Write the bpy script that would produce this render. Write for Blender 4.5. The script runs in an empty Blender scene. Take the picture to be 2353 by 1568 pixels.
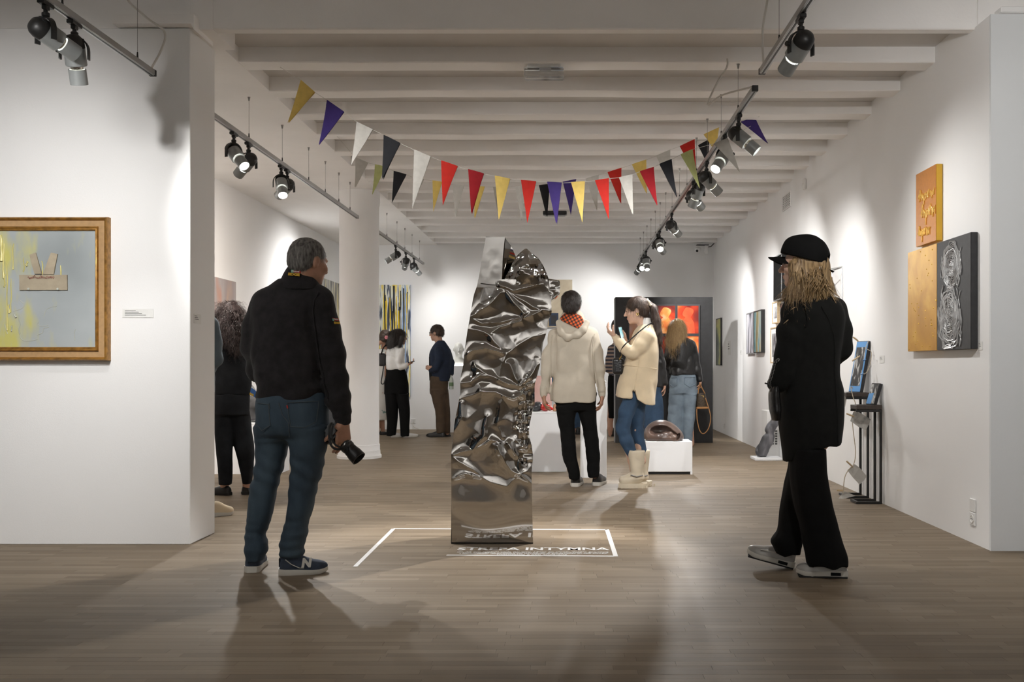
import bpy, bmesh, math, random
import numpy as np
from mathutils import Vector, Matrix

# ------------------------------------------------------------------ camera, world, exposure
SC = bpy.context.scene
COL = SC.collection
FPX, CX, CY, H0 = 2300.0, 1305.0, 840.0, 1.10      # focal length (px of a 2353x1568 frame), vanishing point, eye height
cam_data = bpy.data.cameras.new('camera'); cam = bpy.data.objects.new('camera', cam_data); COL.objects.link(cam)
cam.location = (0, 0, H0); cam.rotation_euler = (math.pi/2, 0, 0)
cam_data.sensor_width = 36.0; cam_data.lens = FPX/2353*36.0
cam_data.shift_x = (1176.5-CX)/2353; cam_data.shift_y = (CY-784)/2353
cam_data.clip_start = .05; cam_data.clip_end = 100
SC.camera = cam
world = bpy.data.worlds.new('world'); SC.world = world; world.use_nodes = True
world.node_tree.nodes['Background'].inputs[0].default_value = (.05, .05, .05, 1)
world.node_tree.nodes['Background'].inputs[1].default_value = .3
SC.view_settings.view_transform = 'Standard'; SC.view_settings.look = 'None'
SC.view_settings.gamma = 1.0; SC.view_settings.use_curve_mapping = False
SC.view_settings.exposure = 0.27
LAMP_POWER = 1.0            # one dial for all spot lamps of the hall
SC.cycles.use_denoising = True
SC.cycles.max_bounces = 10; SC.cycles.diffuse_bounces = 6; SC.cycles.glossy_bounces = 5
SC.cycles.sample_clamp_indirect = 6.0; SC.cycles.blur_glossy = 1.0

random.seed(7); RNG = np.random.default_rng(7)
def at(px, py, d):                                   # photo pixel at a known distance -> point in the hall
    return Vector(((px-CX)/FPX*d, d, H0-(py-CY)/FPX*d))
def dfloor(py): return H0*FPX/(py-CY)

# ------------------------------------------------------------------ materials
def nd(nt, t, **kw):
    n = nt.nodes.new(t)
    for k, v in kw.items(): setattr(n, k, v)
    return n
def mat(name, col, rough=.6, metal=0.0, var=.10, scale=6.0, stretch=(1,1,1), bump=0.0, bscale=80.0, bstretch=None, spec=.5, sheen=0.0, coat=0.0, col2=None, detail=4, emit=None):
    m = bpy.data.materials.new(name); m.use_nodes = True
    nt = m.node_tree; b = nt.nodes['Principled BSDF']
    b.inputs['Roughness'].default_value = rough; b.inputs['Metallic'].default_value = metal
    b.inputs['Specular IOR Level'].default_value = spec
    if sheen: b.inputs['Sheen Weight'].default_value = sheen; b.inputs['Sheen Roughness'].default_value = .6
    if coat: b.inputs['Coat Weight'].default_value = coat; b.inputs['Coat Roughness'].default_value = .15
    tc = nd(nt, 'ShaderNodeTexCoord'); mp = nd(nt, 'ShaderNodeMapping'); mp.inputs['Scale'].default_value = stretch
    nt.links.new(tc.outputs['Object'], mp.inputs['Vector'])
    n = nd(nt, 'ShaderNodeTexNoise'); n.inputs['Scale'].default_value = scale; n.inputs['Detail'].default_value = detail
    nt.links.new(mp.outputs[0], n.inputs['Vector'])
    r = nd(nt, 'ShaderNodeValToRGB')
    c2 = col2 if col2 is not None else tuple(min(1, c*(1+var)) for c in col)
    r.color_ramp.elements[0].position = .32; r.color_ramp.elements[1].position = .68
    r.color_ramp.elements[0].color = (*[c*(1-var) for c in col], 1) if col2 is None else (*col, 1)
    r.color_ramp.elements[1].color = (*c2, 1)
    nt.links.new(n.outputs['Fac'], r.inputs['Fac']); nt.links.new(r.outputs['Color'], b.inputs['Base Color'])
    if bump:
        mp2 = nd(nt, 'ShaderNodeMapping'); mp2.inputs['Scale'].default_value = bstretch or (1,1,1)
        nt.links.new(tc.outputs['Object'], mp2.inputs['Vector'])
        n2 = nd(nt, 'ShaderNodeTexNoise'); n2.inputs['Scale'].default_value = bscale; n2.inputs['Detail'].default_value = 3
        nt.links.new(mp2.outputs[0], n2.inputs['Vector'])
        bp = nd(nt, 'ShaderNodeBump'); bp.inputs['Strength'].default_value = bump; bp.inputs['Distance'].default_value = .01
        nt.links.new(n2.outputs['Fac'], bp.inputs['Height']); nt.links.new(bp.outputs[0], b.inputs['Normal'])
    if emit:
        b.inputs['Emission Color'].default_value = (*emit[0], 1); b.inputs['Emission Strength'].default_value = emit[1]
    return m
def ramp_mat(name, stops, scale=3.0, stretch=(1,1,1), detail=5, rough=.6, distort=0.0, kind='noise', bump=0.0, rot=(0,0,0), interp='LINEAR'):
    """paint with several colours spread by noise or waves"""
    m = bpy.data.materials.new(name); m.use_nodes = True
    nt = m.node_tree; b = nt.nodes['Principled BSDF']; b.inputs['Roughness'].default_value = rough
    tc = nd(nt, 'ShaderNodeTexCoord'); mp = nd(nt, 'ShaderNodeMapping')
    mp.inputs['Scale'].default_value = stretch; mp.inputs['Rotation'].default_value = rot
    nt.links.new(tc.outputs['Object'], mp.inputs['Vector'])
    n = nd(nt, 'ShaderNodeTexNoise'); n.inputs['Scale'].default_value = scale; n.inputs['Detail'].default_value = detail
    n.inputs['Distortion'].default_value = distort
    nt.links.new(mp.outputs[0], n.inputs['Vector'])
    r = nd(nt, 'ShaderNodeValToRGB'); r.color_ramp.interpolation = interp
    el = r.color_ramp.elements
    while len(el) < len(stops): el.new(.5)
    for e, (p, c) in zip(el, stops): e.position = p; e.color = (*c, 1)
    nt.links.new(n.outputs['Fac'], r.inputs['Fac']); nt.links.new(r.outputs['Color'], b.inputs['Base Color'])
    if bump:
        bp = nd(nt, 'ShaderNodeBump'); bp.inputs['Strength'].default_value = bump; bp.inputs['Distance'].default_value = .01
        nt.links.new(n.outputs['Fac'], bp.inputs['Height']); nt.links.new(bp.outputs[0], b.inputs['Normal'])
    return m

M = {}
M['wall'] = mat('wall_paint', (.86,.86,.86), .85, var=.015, scale=1.2, bump=.05, bscale=160)
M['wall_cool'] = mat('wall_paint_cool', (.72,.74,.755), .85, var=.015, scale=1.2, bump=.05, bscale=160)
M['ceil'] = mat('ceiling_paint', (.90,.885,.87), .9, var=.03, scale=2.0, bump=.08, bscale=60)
M['ceil_bay_shade'] = mat('ceiling_bay_shade', (.60,.58,.56), .9, var=.05, scale=2.0)  # darker than the beams: shade of the recesses put into the colour
M['trim'] = mat('trim_paint', (.78,.78,.77), .5, var=.02)
M['plinth'] = mat('plinth_paint', (.80,.81,.83), .6, var=.02, scale=3)
M['black_paint'] = mat('black_panel_paint', (.012,.012,.013), .55, var=.3, scale=14, bump=.1, bscale=120)
M['dark_grey'] = mat('dark_grey_paint', (.035,.036,.04), .6, var=.2)
M['alu'] = mat('track_aluminium', (.42,.42,.42), .35, metal=.85, var=.06)
M['lamp_grey'] = mat('lamp_grey_enamel', (.27,.285,.285), .4, metal=.3, var=.06, scale=20)
M['lamp_black'] = mat('lamp_black_plastic', (.012,.012,.012), .45, var=.2)
M['reflector'] = mat('lamp_reflector', (.8,.78,.7), .2, metal=1, var=.05)
M['lens_on'] = mat('lamp_lens_lit', (.9,.9,.85), .2, var=.01, emit=((1,.97,.90), 14))
M['wire'] = mat('steel_wire', (.28,.27,.26), .4, metal=.8, var=.05)
M['cable'] = mat('white_cable', (.62,.60,.56), .5, var=.05)
M['gold_frame'] = mat('gilt_moulding', (.33,.165,.035), .38, metal=.45, var=.35, scale=30, stretch=(1,1,1))
M['tan_frame'] = mat('tan_frame_flat', (.42,.26,.12), .6, var=.08, scale=40)
M['black_metal'] = mat('black_metal', (.010,.010,.010), .45, var=.2)
M['dark_wood'] = mat('dark_wood', (.045,.033,.026), .5, var=.3, scale=12, stretch=(6,1,1))
M['light_wood'] = mat('light_wood', (.55,.41,.24), .55, var=.12, scale=12, stretch=(1,1,6))
M['white_paper'] = mat('white_paper', (.78,.78,.76), .8, var=.04, scale=20)
M['grey_print'] = mat('grey_print', (.12,.12,.12), .8, var=.2)
M['floor_vinyl'] = mat('white_floor_vinyl', (.86,.86,.86), .45, var=.03, scale=30)
M['steel'] = mat('polished_steel', (.52,.50,.475), .06, metal=1, var=.03, scale=3)
M['steel_edge'] = mat('cut_steel_edge', (.05,.045,.04), .4, metal=.8, var=.3, scale=40)
M['string'] = mat('jute_string', (.50,.43,.33), .9, var=.15, scale=60)

# parquet: every strip its own tone (from the object or from the strip's own attribute)
def plank_mat(name, attr):
    m = bpy.data.materials.new(name); m.use_nodes = True
    nt = m.node_tree; b = nt.nodes['Principled BSDF']
    tc = nd(nt, 'ShaderNodeTexCoord')
    if attr: src = nd(nt, 'ShaderNodeAttribute', attribute_name='tone').outputs['Fac']
    else: src = nd(nt, 'ShaderNodeObjectInfo').outputs['Random']
    geo = nd(nt, 'ShaderNodeNewGeometry')
    mp = nd(nt, 'ShaderNodeMapping'); mp.inputs['Scale'].default_value = (1.5, 26, 1)
    nt.links.new(geo.outputs['Position'], mp.inputs['Vector'])
    off = nd(nt, 'ShaderNodeVectorMath', operation='ADD'); comb = nd(nt, 'ShaderNodeCombineXYZ')
    mul = nd(nt, 'ShaderNodeMath', operation='MULTIPLY'); mul.inputs[1].default_value = 37.0
    nt.links.new(src, mul.inputs[0]); nt.links.new(mul.outputs[0], comb.inputs['X']); nt.links.new(mul.outputs[0], comb.inputs['Z'])
    nt.links.new(mp.outputs[0], off.inputs[0]); nt.links.new(comb.outputs[0], off.inputs[1])
    n = nd(nt, 'ShaderNodeTexNoise'); n.inputs['Scale'].default_value = 2.2; n.inputs['Detail'].default_value = 6; n.inputs['Roughness'].default_value = .6
    nt.links.new(off.outputs[0], n.inputs['Vector'])
    r = nd(nt, 'ShaderNodeValToRGB'); el = r.color_ramp.elements
    el[0].position = 0; el[0].color = (.188,.142,.096,1); el[1].position = 1; el[1].color = (.278,.220,.157,1)
    e = el.new(.45); e.color = (.222,.171,.118,1); e = el.new(.85); e.color = (.248,.194,.136,1)
    nt.links.new(src, r.inputs['Fac'])
    mix = nd(nt, 'ShaderNodeMix', data_type='RGBA', blend_type='MULTIPLY'); mix.inputs['Factor'].default_value = .75
    r2 = nd(nt, 'ShaderNodeValToRGB'); r2.color_ramp.elements[0].position = .25; r2.color_ramp.elements[1].position = .75
    r2.color_ramp.elements[0].color = (.80,.79,.77,1); r2.color_ramp.elements[1].color = (1.06,1.06,1.05,1)
    nt.links.new(n.outputs['Fac'], r2.inputs['Fac'])
    nt.links.new(r.outputs['Color'], mix.inputs['A']); nt.links.new(r2.outputs['Color'], mix.inputs['B'])
    nt.links.new(mix.outputs['Result'], b.inputs['Base Color'])
    rr = nd(nt, 'ShaderNodeMapRange'); rr.inputs['To Min'].default_value = .44; rr.inputs['To Max'].default_value = .60
    nt.links.new(n.outputs['Fac'], rr.inputs['Value']); nt.links.new(rr.outputs[0], b.inputs['Roughness'])
    b.inputs['Specular IOR Level'].default_value = .22
    bp = nd(nt, 'ShaderNodeBump'); bp.inputs['Strength'].default_value = .08; bp.inputs['Distance'].default_value = .004
    nt.links.new(n.outputs['Fac'], bp.inputs['Height']); nt.links.new(bp.outputs[0], b.inputs['Normal'])
    return m
M['plank'] = plank_mat('oak_strip', False); M['plank_far'] = plank_mat('oak_strip_far', True)

# ------------------------------------------------------------------ object helpers
def tag(o, label=None, cat=None, group=None, kind=None):
    if label: o['label'] = label
    if cat: o['category'] = cat
    if group: o['group'] = group
    if kind: o['kind'] = kind
    return o
def thing(name, loc, label, cat, group=None):
    o = bpy.data.objects.new(name, None); COL.objects.link(o); o.location = loc; o.empty_display_size = .1
    return tag(o, label, cat, group)
def link(name, me, m, parent=None, loc=None, mw=None):
    o = bpy.data.objects.new(name, me); COL.objects.link(o)
    if m is not None and not me.materials: me.materials.append(m)
    if parent is not None:
        o.parent = parent
        if mw is None and loc is None:              # mesh written in hall coordinates
            p, t = parent, Vector((0,0,0))
            while p is not None: t += Vector(p.location); p = p.parent
            o.location = -t
    if loc is not None: o.location = loc
    if mw is not None: o.matrix_local = mw
    return o

class MB:
    """collects simple shapes, builds one mesh object"""
    def __init__(s): s.v = []; s.f = []
    def add(s, vs, fs):
        b = len(s.v); s.v += [tuple(v) for v in vs]; s.f += [tuple(b+i for i in f) for f in fs]; return s
    def box(s, lo, hi, mw=None):
        x0,y0,z0 = lo; x1,y1,z1 = hi
        vs = [Vector(p) for p in ((x0,y0,z0),(x1,y0,z0),(x1,y1,z0),(x0,y1,z0),(x0,y0,z1),(x1,y0,z1),(x1,y1,z1),(x0,y1,z1))]
        if mw is not None: vs = [mw @ v for v in vs]
        return s.add(vs, [(3,2,1,0),(4,5,6,7),(0,1,5,4),(1,2,6,5),(2,3,7,6),(3,0,4,7)])
    def hexa(s, vs):
        return s.add(vs, [(3,2,1,0),(4,5,6,7),(0,1,5,4),(1,2,6,5),(2,3,7,6),(3,0,4,7)])
    def prism(s, poly, a, b, mw=None):                # polygon in xy, from z=a to z=b
        n = len(poly)
        vs = [Vector((p[0],p[1],a)) for p in poly] + [Vector((p[0],p[1],b)) for p in poly]
        if mw is not None: vs = [mw @ v for v in vs]
        return s.add(vs, [tuple(reversed(range(n))), tuple(range(n, 2*n))] + [(i,(i+1)%n,n+(i+1)%n,n+i) for i in range(n)])
    def tube(s, pts, r, n=8, caps=True, flat=None):
        pts = [Vector(p) for p in pts]; rs = r if hasattr(r, '__len__') else [r]*len(pts)
        rings = []; up = None
        for i, p in enumerate(pts):
            t = (pts[min(i+1,len(pts)-1)]-pts[max(i-1,0)]).normalized()
            if up is None: up = Vector((0,0,1)) if abs(t.z) < .9 else Vector((1,0,0))
            a = t.cross(up).normalized(); b = a.cross(t).normalized(); up = b
            f = flat or 1.0
            rings.append([p + a*math.cos(2*math.pi*k/n)*rs[i] + b*math.sin(2*math.pi*k/n)*rs[i]*f for k in range(n)])
        vs = [v for ring in rings for v in ring]; fs = []
        for i in range(len(pts)-1):
            for k in range(n):
                fs.append((i*n+k, i*n+(k+1)%n, (i+1)*n+(k+1)%n, (i+1)*n+k))
        if caps:
            fs.append(tuple(reversed(range(n)))); fs.append(tuple(range((len(pts)-1)*n, len(pts)*n)))
        return s.add(vs, fs)
    def lathe(s, prof, n=20, mw=None, caps=True):       # (r, z) profile about the z axis
        vs = []; fs = []
        for r, z in prof:
            for k in range(n): vs.append(Vector((r*math.cos(2*math.pi*k/n), r*math.sin(2*math.pi*k/n), z)))
        if mw is not None: vs = [mw @ v for v in vs]
        for i in range(len(prof)-1):
            for k in range(n): fs.append((i*n+k, i*n+(k+1)%n, (i+1)*n+(k+1)%n, (i+1)*n+k))
        if caps: fs.append(tuple(reversed(range(n)))); fs.append(tuple(range((len(prof)-1)*n, len(prof)*n)))
        return s.add(vs, fs)
    def grid(s, P):                                    # rows of points
        nu, nv = len(P), len(P[0])
        return s.add([p for row in P for p in row], [(i*nv+j, i*nv+j+1, (i+1)*nv+j+1, (i+1)*nv+j) for i in range(nu-1) for j in range(nv-1)])
    def mesh(s, name, bevel=0.0, smooth=None, seg=1):
        me = bpy.data.meshes.new(name); me.from_pydata(s.v, [], s.f)
        if bevel:
            bm = bmesh.new(); bm.from_mesh(me)
            bmesh.ops.bevel(bm, geom=[e for e in bm.edges if len(e.link_faces) == 2 and e.calc_face_angle(0) > .5], offset=bevel, segments=seg, affect='EDGES', clamp_overlap=True)
            bm.to_mesh(me); bm.free()
        if smooth is not None:
            me.polygons.foreach_set('use_smooth', [True]*len(me.polygons)); me.set_sharp_from_angle(angle=math.radians(smooth))
        me.update(); return me
    def build(s, name, m, parent=None, bevel=0.0, smooth=None, loc=None, mw=None, seg=1):
        return link(name, s.mesh(name, bevel, smooth, seg), m, parent, loc, mw)
def frame_to(dirv, up=Vector((0,0,1))):               # matrix whose z axis is dirv
    z = Vector(dirv).normalized(); x = up.cross(z)
    if x.length < 1e-4: x = Vector((1,0,0))
    x.normalize(); y = z.cross(x)
    return Matrix((x, y, z)).transposed()
def text_mesh(txt, size, mw, bold=0.0, extrude=.0006, align='CENTER', sx=1.0, shear=0.0):
    cu = bpy.data.curves.new('txt', 'FONT'); cu.body = txt; cu.size = size; cu.extrude = extrude; cu.offset = bold
    cu.align_x = align; cu.align_y = 'CENTER'; cu.shear = shear; cu.resolution_u = 3
    ob = bpy.data.objects.new('txt', cu); COL.objects.link(ob)
    bpy.context.view_layer.update()
    me = bpy.data.meshes.new_from_object(ob.evaluated_get(bpy.context.evaluated_depsgraph_get()))
    bpy.data.objects.remove(ob); bpy.data.curves.remove(cu)
    me.transform(Matrix.Diagonal((sx,1,1,1))); me.transform(mw)
    return me
def catmull(pts, n=8):
    pts = [Vector(p) for p in pts]; out = []
    for i in range(len(pts)-1):
        p0 = pts[max(i-1,0)]; p1 = pts[i]; p2 = pts[i+1]; p3 = pts[min(i+2,len(pts)-1)]
        for k in range(n):
            t = k/n
            out.append(.5*((2*p1)+(p2-p0)*t+(2*p0-5*p1+4*p2-p3)*t*t+(3*p1-p0-3*p2+p3)*t**3))
    out.append(pts[-1]); return out
# ================================================================== THE ROOM
ZB = 3.17            # underside of the beams and of the flat ceiling
ZC = 3.275           # ceiling between the beams
ZF = 3.62            # ceiling of the front hall
XL, XR, YB = -3.90, 2.505, 17.2
YP, YE = 6.14, 5.95  # front of the left partition, front of the right wall's end
WX = 6.5; Y0 = -4.5

# ---- floor of oak strips
fl = MB().box((-WX-.2, Y0-.2, -.12), (WX+.2, YB+.3, -.0105)).build('floor', M['dark_wood']); tag(fl, kind='structure')
W = .052
near = []; far_v = []; far_f = []; far_t = []
rnd = random.Random(3)
def strip_mesh(w, l):
    b = .0003
    mb = MB(); x0, x1, y0, y1 = .0001, l-.0001, .0001, w-.0001
    mb.add([(x0,y0,-.011),(x1,y0,-.011),(x1,y1,-.011),(x0,y1,-.011),(x0+b,y0+b,0),(x1-b,y0+b,0),(x1-b,y1-b,0),(x0+b,y1-b,0)],
           [(4,5,6,7),(0,1,5,4),(1,2,6,5),(2,3,7,6),(3,0,4,7)])
    me = mb.mesh('plank'); me.materials.append(M['plank']); return me
LENS = [.30,.36,.42,.48]; SM = {l: strip_mesh(W, l) for l in LENS}
y = 3.25; row = 0
cand = []
while y < YB:
    x = -WX if y < 6.1 else -4.1
    xmax = WX if y < 6.1 else 2.7
    x -= rnd.random()*.4
    while x < xmax:
        l = rnd.choice(LENS); cand.append((x, y, l, rnd.random())); x += l
    y += W; row += 1
def inview(x, y, l):
    a = (x-0)*FPX/(y+W)+CX; b = (x+l)*FPX/(y+W)+CX
    return b > 0 and a < 2353
n_near = 0
for x, y, l, t in cand:
    dz = -.0003*t
    if n_near < 300 and y > 3.40 and inview(x, y, l):
        n_near += 1
        o = bpy.data.objects.new('plank', SM[l]); COL.objects.link(o); o.parent = fl; o.location = (x, y, dz)
    else:
        b = len(far_v); e = .0003
        x0, x1, y0, y1 = x+.0001, x+l-.0001, y+.0001, y+W-.0001
        far_v += [(x0,y0,-.011),(x1,y0,-.011),(x1,y1,-.011),(x0,y1,-.011),(x0+e,y0+e,dz),(x1-e,y0+e,dz),(x1-e,y1-e,dz),(x0+e,y1-e,dz)]
        far_f += [(b+4,b+5,b+6,b+7),(b,b+1,b+5,b+4),(b+1,b+2,b+6,b+5),(b+2,b+3,b+7,b+6),(b+3,b,b+4,b+7)]
        far_t += [t]*5
me = bpy.data.meshes.new('plank_field'); me.from_pydata(far_v, [], far_f)
a = me.attributes.new('tone', 'FLOAT', 'FACE'); a.data.foreach_set('value', far_t)
o = link('plank_field', me, M['plank_far'], fl); o['kind'] = 'stuff'
o = MB().box((-WX, Y0, -.0105), (WX, 3.25, 0)).build('plank_field', M['plank_far'], fl); o['kind'] = 'stuff'
me = o.data; a = me.attributes.new('tone', 'FLOAT', 'FACE'); a.data.foreach_set('value', [.5]*len(me.polygons))

# ---- walls
def struct(name, mb, m, bevel=0.0, smooth=None):
    return tag(mb.build(name, m, bevel=bevel, smooth=smooth), kind='structure')
struct('wall_left', MB().box((XL-.2, 6.57, 0), (XL, YB+.2, ZB+.3)), M['wall'])
struct('wall_back', MB().box((XL, YB, 0), (XR+.2, YB+.2, ZB+.3)), M['wall'])
struct('wall_right', MB().box((XR, YE+.002, 0), (XR+.25, 6.2, ZB+.012)).box((XR, 6.2, 0), (XR+.25, YB, ZC+.3)), M['wall'])
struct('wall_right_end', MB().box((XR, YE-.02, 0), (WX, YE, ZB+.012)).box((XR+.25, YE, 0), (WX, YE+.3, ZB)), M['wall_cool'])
struct('wall_partition', MB().box((-WX, YP, 0), (-2.318, 6.57, ZB)), M['wall'], bevel=.004)
struct('wall_front', MB().box((-WX, Y0-.2, 0), (WX, Y0, ZF+.2)), M['wall'])
struct('wall_front_left', MB().box((-WX-.2, Y0, 0), (-WX, 6.6, ZF+.2)), M['wall'])
struct('wall_front_right', MB().box((WX, Y0, 0), (WX+.2, 6.6, ZF+.2)), M['wall'])
# upper parts above the partition and the right wall's end
struct('wall_upper_left', MB().box((-WX, 6.42, ZB), (-2.33, 6.57, ZF)).box((-2.33, 6.165, ZB), (-2.185, 6.57, ZF)), M['ceil'])
struct('wall_upper_right', MB().box((XR+.02, 6.16, ZB+.01), (WX, 6.4, ZF)), M['ceil'])
tr = struct('trim_1', MB().box((-2.76, 6.07, ZB+.004), (-2.285, 6.42, ZB+.062)).hexa([(-2.285,6.07,ZB+.0),(-2.27,6.07,ZB-.03),(-2.27,6.4,ZB-.03),(-2.285,6.4,ZB),(-2.285,6.07,ZB+.06),(-2.27,6.07,ZB+.062),(-2.27,6.4,ZB+.062),(-2.285,6.4,ZB+.06)]), M['ceil'])
struct('trim_2', MB().box((XR+.05, 5.9, ZB+.012), (XR+.5, 6.0, ZB+.05)).box((XR+.30, 5.82, ZB+.05), (XR+.38, 5.95, ZF)), M['wall'], bevel=.006)

# ---- ceiling with its beams
ce = struct('ceiling', MB().box((-2.25, 6.21, ZC), (XR+.1, YB, ZC+.35)), M['ceil_bay_shade'])
MB().box((XL-.1, 6.57, ZB), (-2.25, YB, ZC+.36)).build('flat_ceiling', M['ceil'], ce)
MB().box((-WX, Y0, ZF), (WX, 6.57, ZF+.2)).build('flat_ceiling', M['ceil'], ce)
g = MB().box((-2.19, 6.16, ZB), (XR+.02, 6.25, ZF)).build('girder', M['ceil'], ce, bevel=.008)
d = 6.83; k = 0
while d < 17.0:
    mb = MB()
    # slightly uneven plastered edges
    n = 24; xs = [-2.26+(XR+2.28)*i/n for i in range(n+1)]
    P = []
    for i, x in enumerate(xs):
        j = .006*math.sin(x*1.7+k*2.1)+.004*math.sin(x*5.1+k)
        P.append([(x, d+j*.5, ZC+.02), (x, d+j*.4, ZB+.006+j*.6), (x, d+.006, ZB+j*.6), (x, d+.19, ZB+j*.5), (x, d+.196+j*.3, ZB+.006), (x, d+.196, ZC+.02)])
    mb.grid(P); mb.add(P[0], [tuple(range(6))]); mb.add(P[-1], [tuple(reversed(range(6)))])
    mb.build('beam', M['ceil'], ce, smooth=25); d += .712; k += 1

# ---- round column
mb = MB().lathe([(.246,0),(.246,.075),(.243,.08),(.243,.16),(.236,.165),(.233,.6),(.233,2.93),(.235,2.99),(.243,3.02),(.243,ZB-.002)], 48, Matrix.Translation((-2.487, 11.93, 0)))
co = tag(mb.build('column', M['wall'], smooth=35), 'round white column with a low base ring behind the man in fleece', 'column', kind='structure')
MB().lathe([(.262,0),(.262,.03),(.250,.045),(.247,.09),(.24,.095)], 48, Matrix.Translation((-2.487, 11.93, 0))).build('base_ring', M['trim'], co, smooth=35)

# ---- fittings on walls and ceiling
def wall_r(px, py, out=0.0):                     # a point on the right-hand wall seen at this pixel
    X = XR-out; d = X*FPX/(px-CX); return Vector((X, d, H0-(py-CY)/FPX*d))
def socket(loc, normal, label):
    R = frame_to(normal).to_4x4(); t = thing('power_socket', loc, label, 'socket')
    MB().box((-.04,-.04,0),(.04,.04,.009)).build('cover_plate', M['trim'], t, bevel=.003, mw=R)
    MB().lathe([(.026,.0092),(.026,.013),(.020,.013),(.019,.004),(.0,.004)], 20, caps=False).build('outlet', M['white_paper'], t, smooth=30, mw=R)
    for s in (-1,1): MB().lathe([(.003,.0095),(.003,.0115),(.0,.0115)], 8, Matrix.Translation((s*.0095,0,0)), caps=False).build('pin_hole', M['black_metal'], t, mw=R)
    return t
s1 = socket(wall_r(2237,1193)+Vector((-.001,0,0)), (-1,0,0), 'white double socket low on the right wall below the gold canvases')
MB().box((-.04,.045,0),(.04,.125,.009)).build('cover_plate', M['trim'], s1, bevel=.003, mw=frame_to((-1,0,0)).to_4x4())
socket(wall_r(1664,980)+Vector((-.001,0,0)), (-1,0,0), 'small white socket on the right wall near the far corner')
s3 = socket(at(950,968,YB-.001), (0,-1,0), 'white socket with a cable low on the back wall')
MB().tube(catmull([(0,-.015,-.01),(0,-.05,-.06),(.04,-.06,-.11),(.12,-.05,-.14)],6), .006, 6).build('cable', M['cable'], s3, loc=(0,0,0))
v0 = wall_r(1801,451); v1 = wall_r(1818,478)
t = thing('air_vent', (XR, v1.y, v1.z), 'white slatted air vent high on the right wall', 'vent')
z0, z1 = 2.90, 3.045; y0, y1 = v1.y, v0.y
MB().box((XR-.006,y0,z0),(XR-.001,y1,z1)).build('backing', M['grey_print'], t)
MB().box((XR-.014,y0-.015,z0-.015),(XR-.001,y1+.015,z0)).box((XR-.014,y0-.015,z1),(XR-.001,y1+.015,z1+.015)).box((XR-.014,y0-.015,z0),(XR-.001,y0,z1)).box((XR-.014,y1,z0),(XR-.001,y1+.015,z1)).build('vent_frame', M['trim'], t)
for i in range(7): MB().box((XR-.013,y0,z0+.008+i*.02),(XR-.006,y1,z0+.016+i*.02)).build('slat', M['trim'], t)
for i in range(4): MB().box((XR-.0135,y0+(i+1)*(y1-y0)/5-.004,z0),(XR-.0065,y0+(i+1)*(y1-y0)/5+.004,z1)).build('slat', M['trim'], t)
p = wall_r(1852,423); t = thing('motion_detector', p, 'small white motion detector high on the right wall', 'detector')
MB().prism([(-.035,-.06),(.035,-.06),(.035,.04),(.02,.06),(-.02,.06),(-.035,.04)], 0, .03).build('case', M['trim'], t, bevel=.008, mw=frame_to((-1,0,0)).to_4x4())
MB().lathe([(.022,.03),(.020,.038),(.01,.043),(0,.044)], 14, Matrix.Translation((0,-.015,0)), caps=False).build('sensor_dome', M['white_paper'], t, smooth=40, mw=frame_to((-1,0,0)).to_4x4())
# security camera in the far corner
p = at(1612,570,16.9); t = thing('security_camera', (p.x, p.y, ZB-.06), 'white dome security camera under the ceiling in the far right corner', 'camera')
MB().box((-.09,-.05,.015),(.12,.05,.027)).build('mount_plate', M['dark_grey'], t, bevel=.004, loc=(0,0,0))
MB().box((-.02,-.02,.025),(.02,.02,.06)).build('bracket', M['trim'], t, loc=(0,0,0))
MB().lathe([(.0,.055),(.03,.05),(.048,.03),(.055,.0),(.048,-.03),(.03,-.05),(0,-.055)], 20, Matrix.Translation((-.06,-.01,-.06)) @ frame_to((-.4,-.8,-.4)).to_4x4(), caps=False).build('ball', M['trim'], t, smooth=60, loc=(0,0,0))
MB().lathe([(.022,.045),(.022,.057),(.0,.06)], 16, Matrix.Translation((-.06,-.01,-.06)) @ frame_to((-.4,-.8,-.4)).to_4x4(), caps=False).build('lens', M['lamp_black'], t, smooth=30, loc=(0,0,0))
MB().box((.05,-.03,-.115),(.11,.03,.015)).build('junction_box', M['trim'], t, bevel=.008, loc=(0,0,0))
MB().tube(catmull([(.1,0,-.01),(.16,.0,0),(.2,.02,.04),(.22,.05,.055)],6), .008, 6).build('cable', M['dark_grey'], t, loc=(0,0,0))
# emergency luminaires
M['acrylic'] = mat('clear_acrylic', (.85,.86,.86), .12, var=.02)
M['acrylic'].node_tree.nodes['Principled BSDF'].inputs['Transmission Weight'].default_value = .75
t = thing('emergency_light', (at(1250,150,6.92).x, 6.92, ZB), 'clear acrylic emergency luminaire under the second ceiling beam', 'emergency light')
MB().box((-.115,-.045,-.022),(.115,.045,-.001)).build('base_plate', M['trim'], t, bevel=.003, loc=(0,0,0))
MB().box((-.137,-.06,-.085),(.137,.06,-.022)).build('diffuser', M['acrylic'], t, bevel=.006, loc=(0,0,0))
MB().box((-.03,-.035,-.04),(.05,.03,-.024)).build('lamp_board', M['alu'], t, loc=(0,0,0))
t = thing('emergency_light', (at(1275,500,13.45).x, 13.45, ZB), 'slim black emergency luminaire on a far ceiling beam behind the pennants', 'emergency light')
MB().box((-.16,-.06,-.05),(.16,.06,-.001)).build('housing', M['lamp_black'], t, bevel=.008, loc=(0,0,0))
MB().box((-.14,-.045,-.062),(.14,.045,-.05)).build('diffuser', M['lamp_grey'], t, bevel=.004, loc=(0,0,0))
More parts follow.
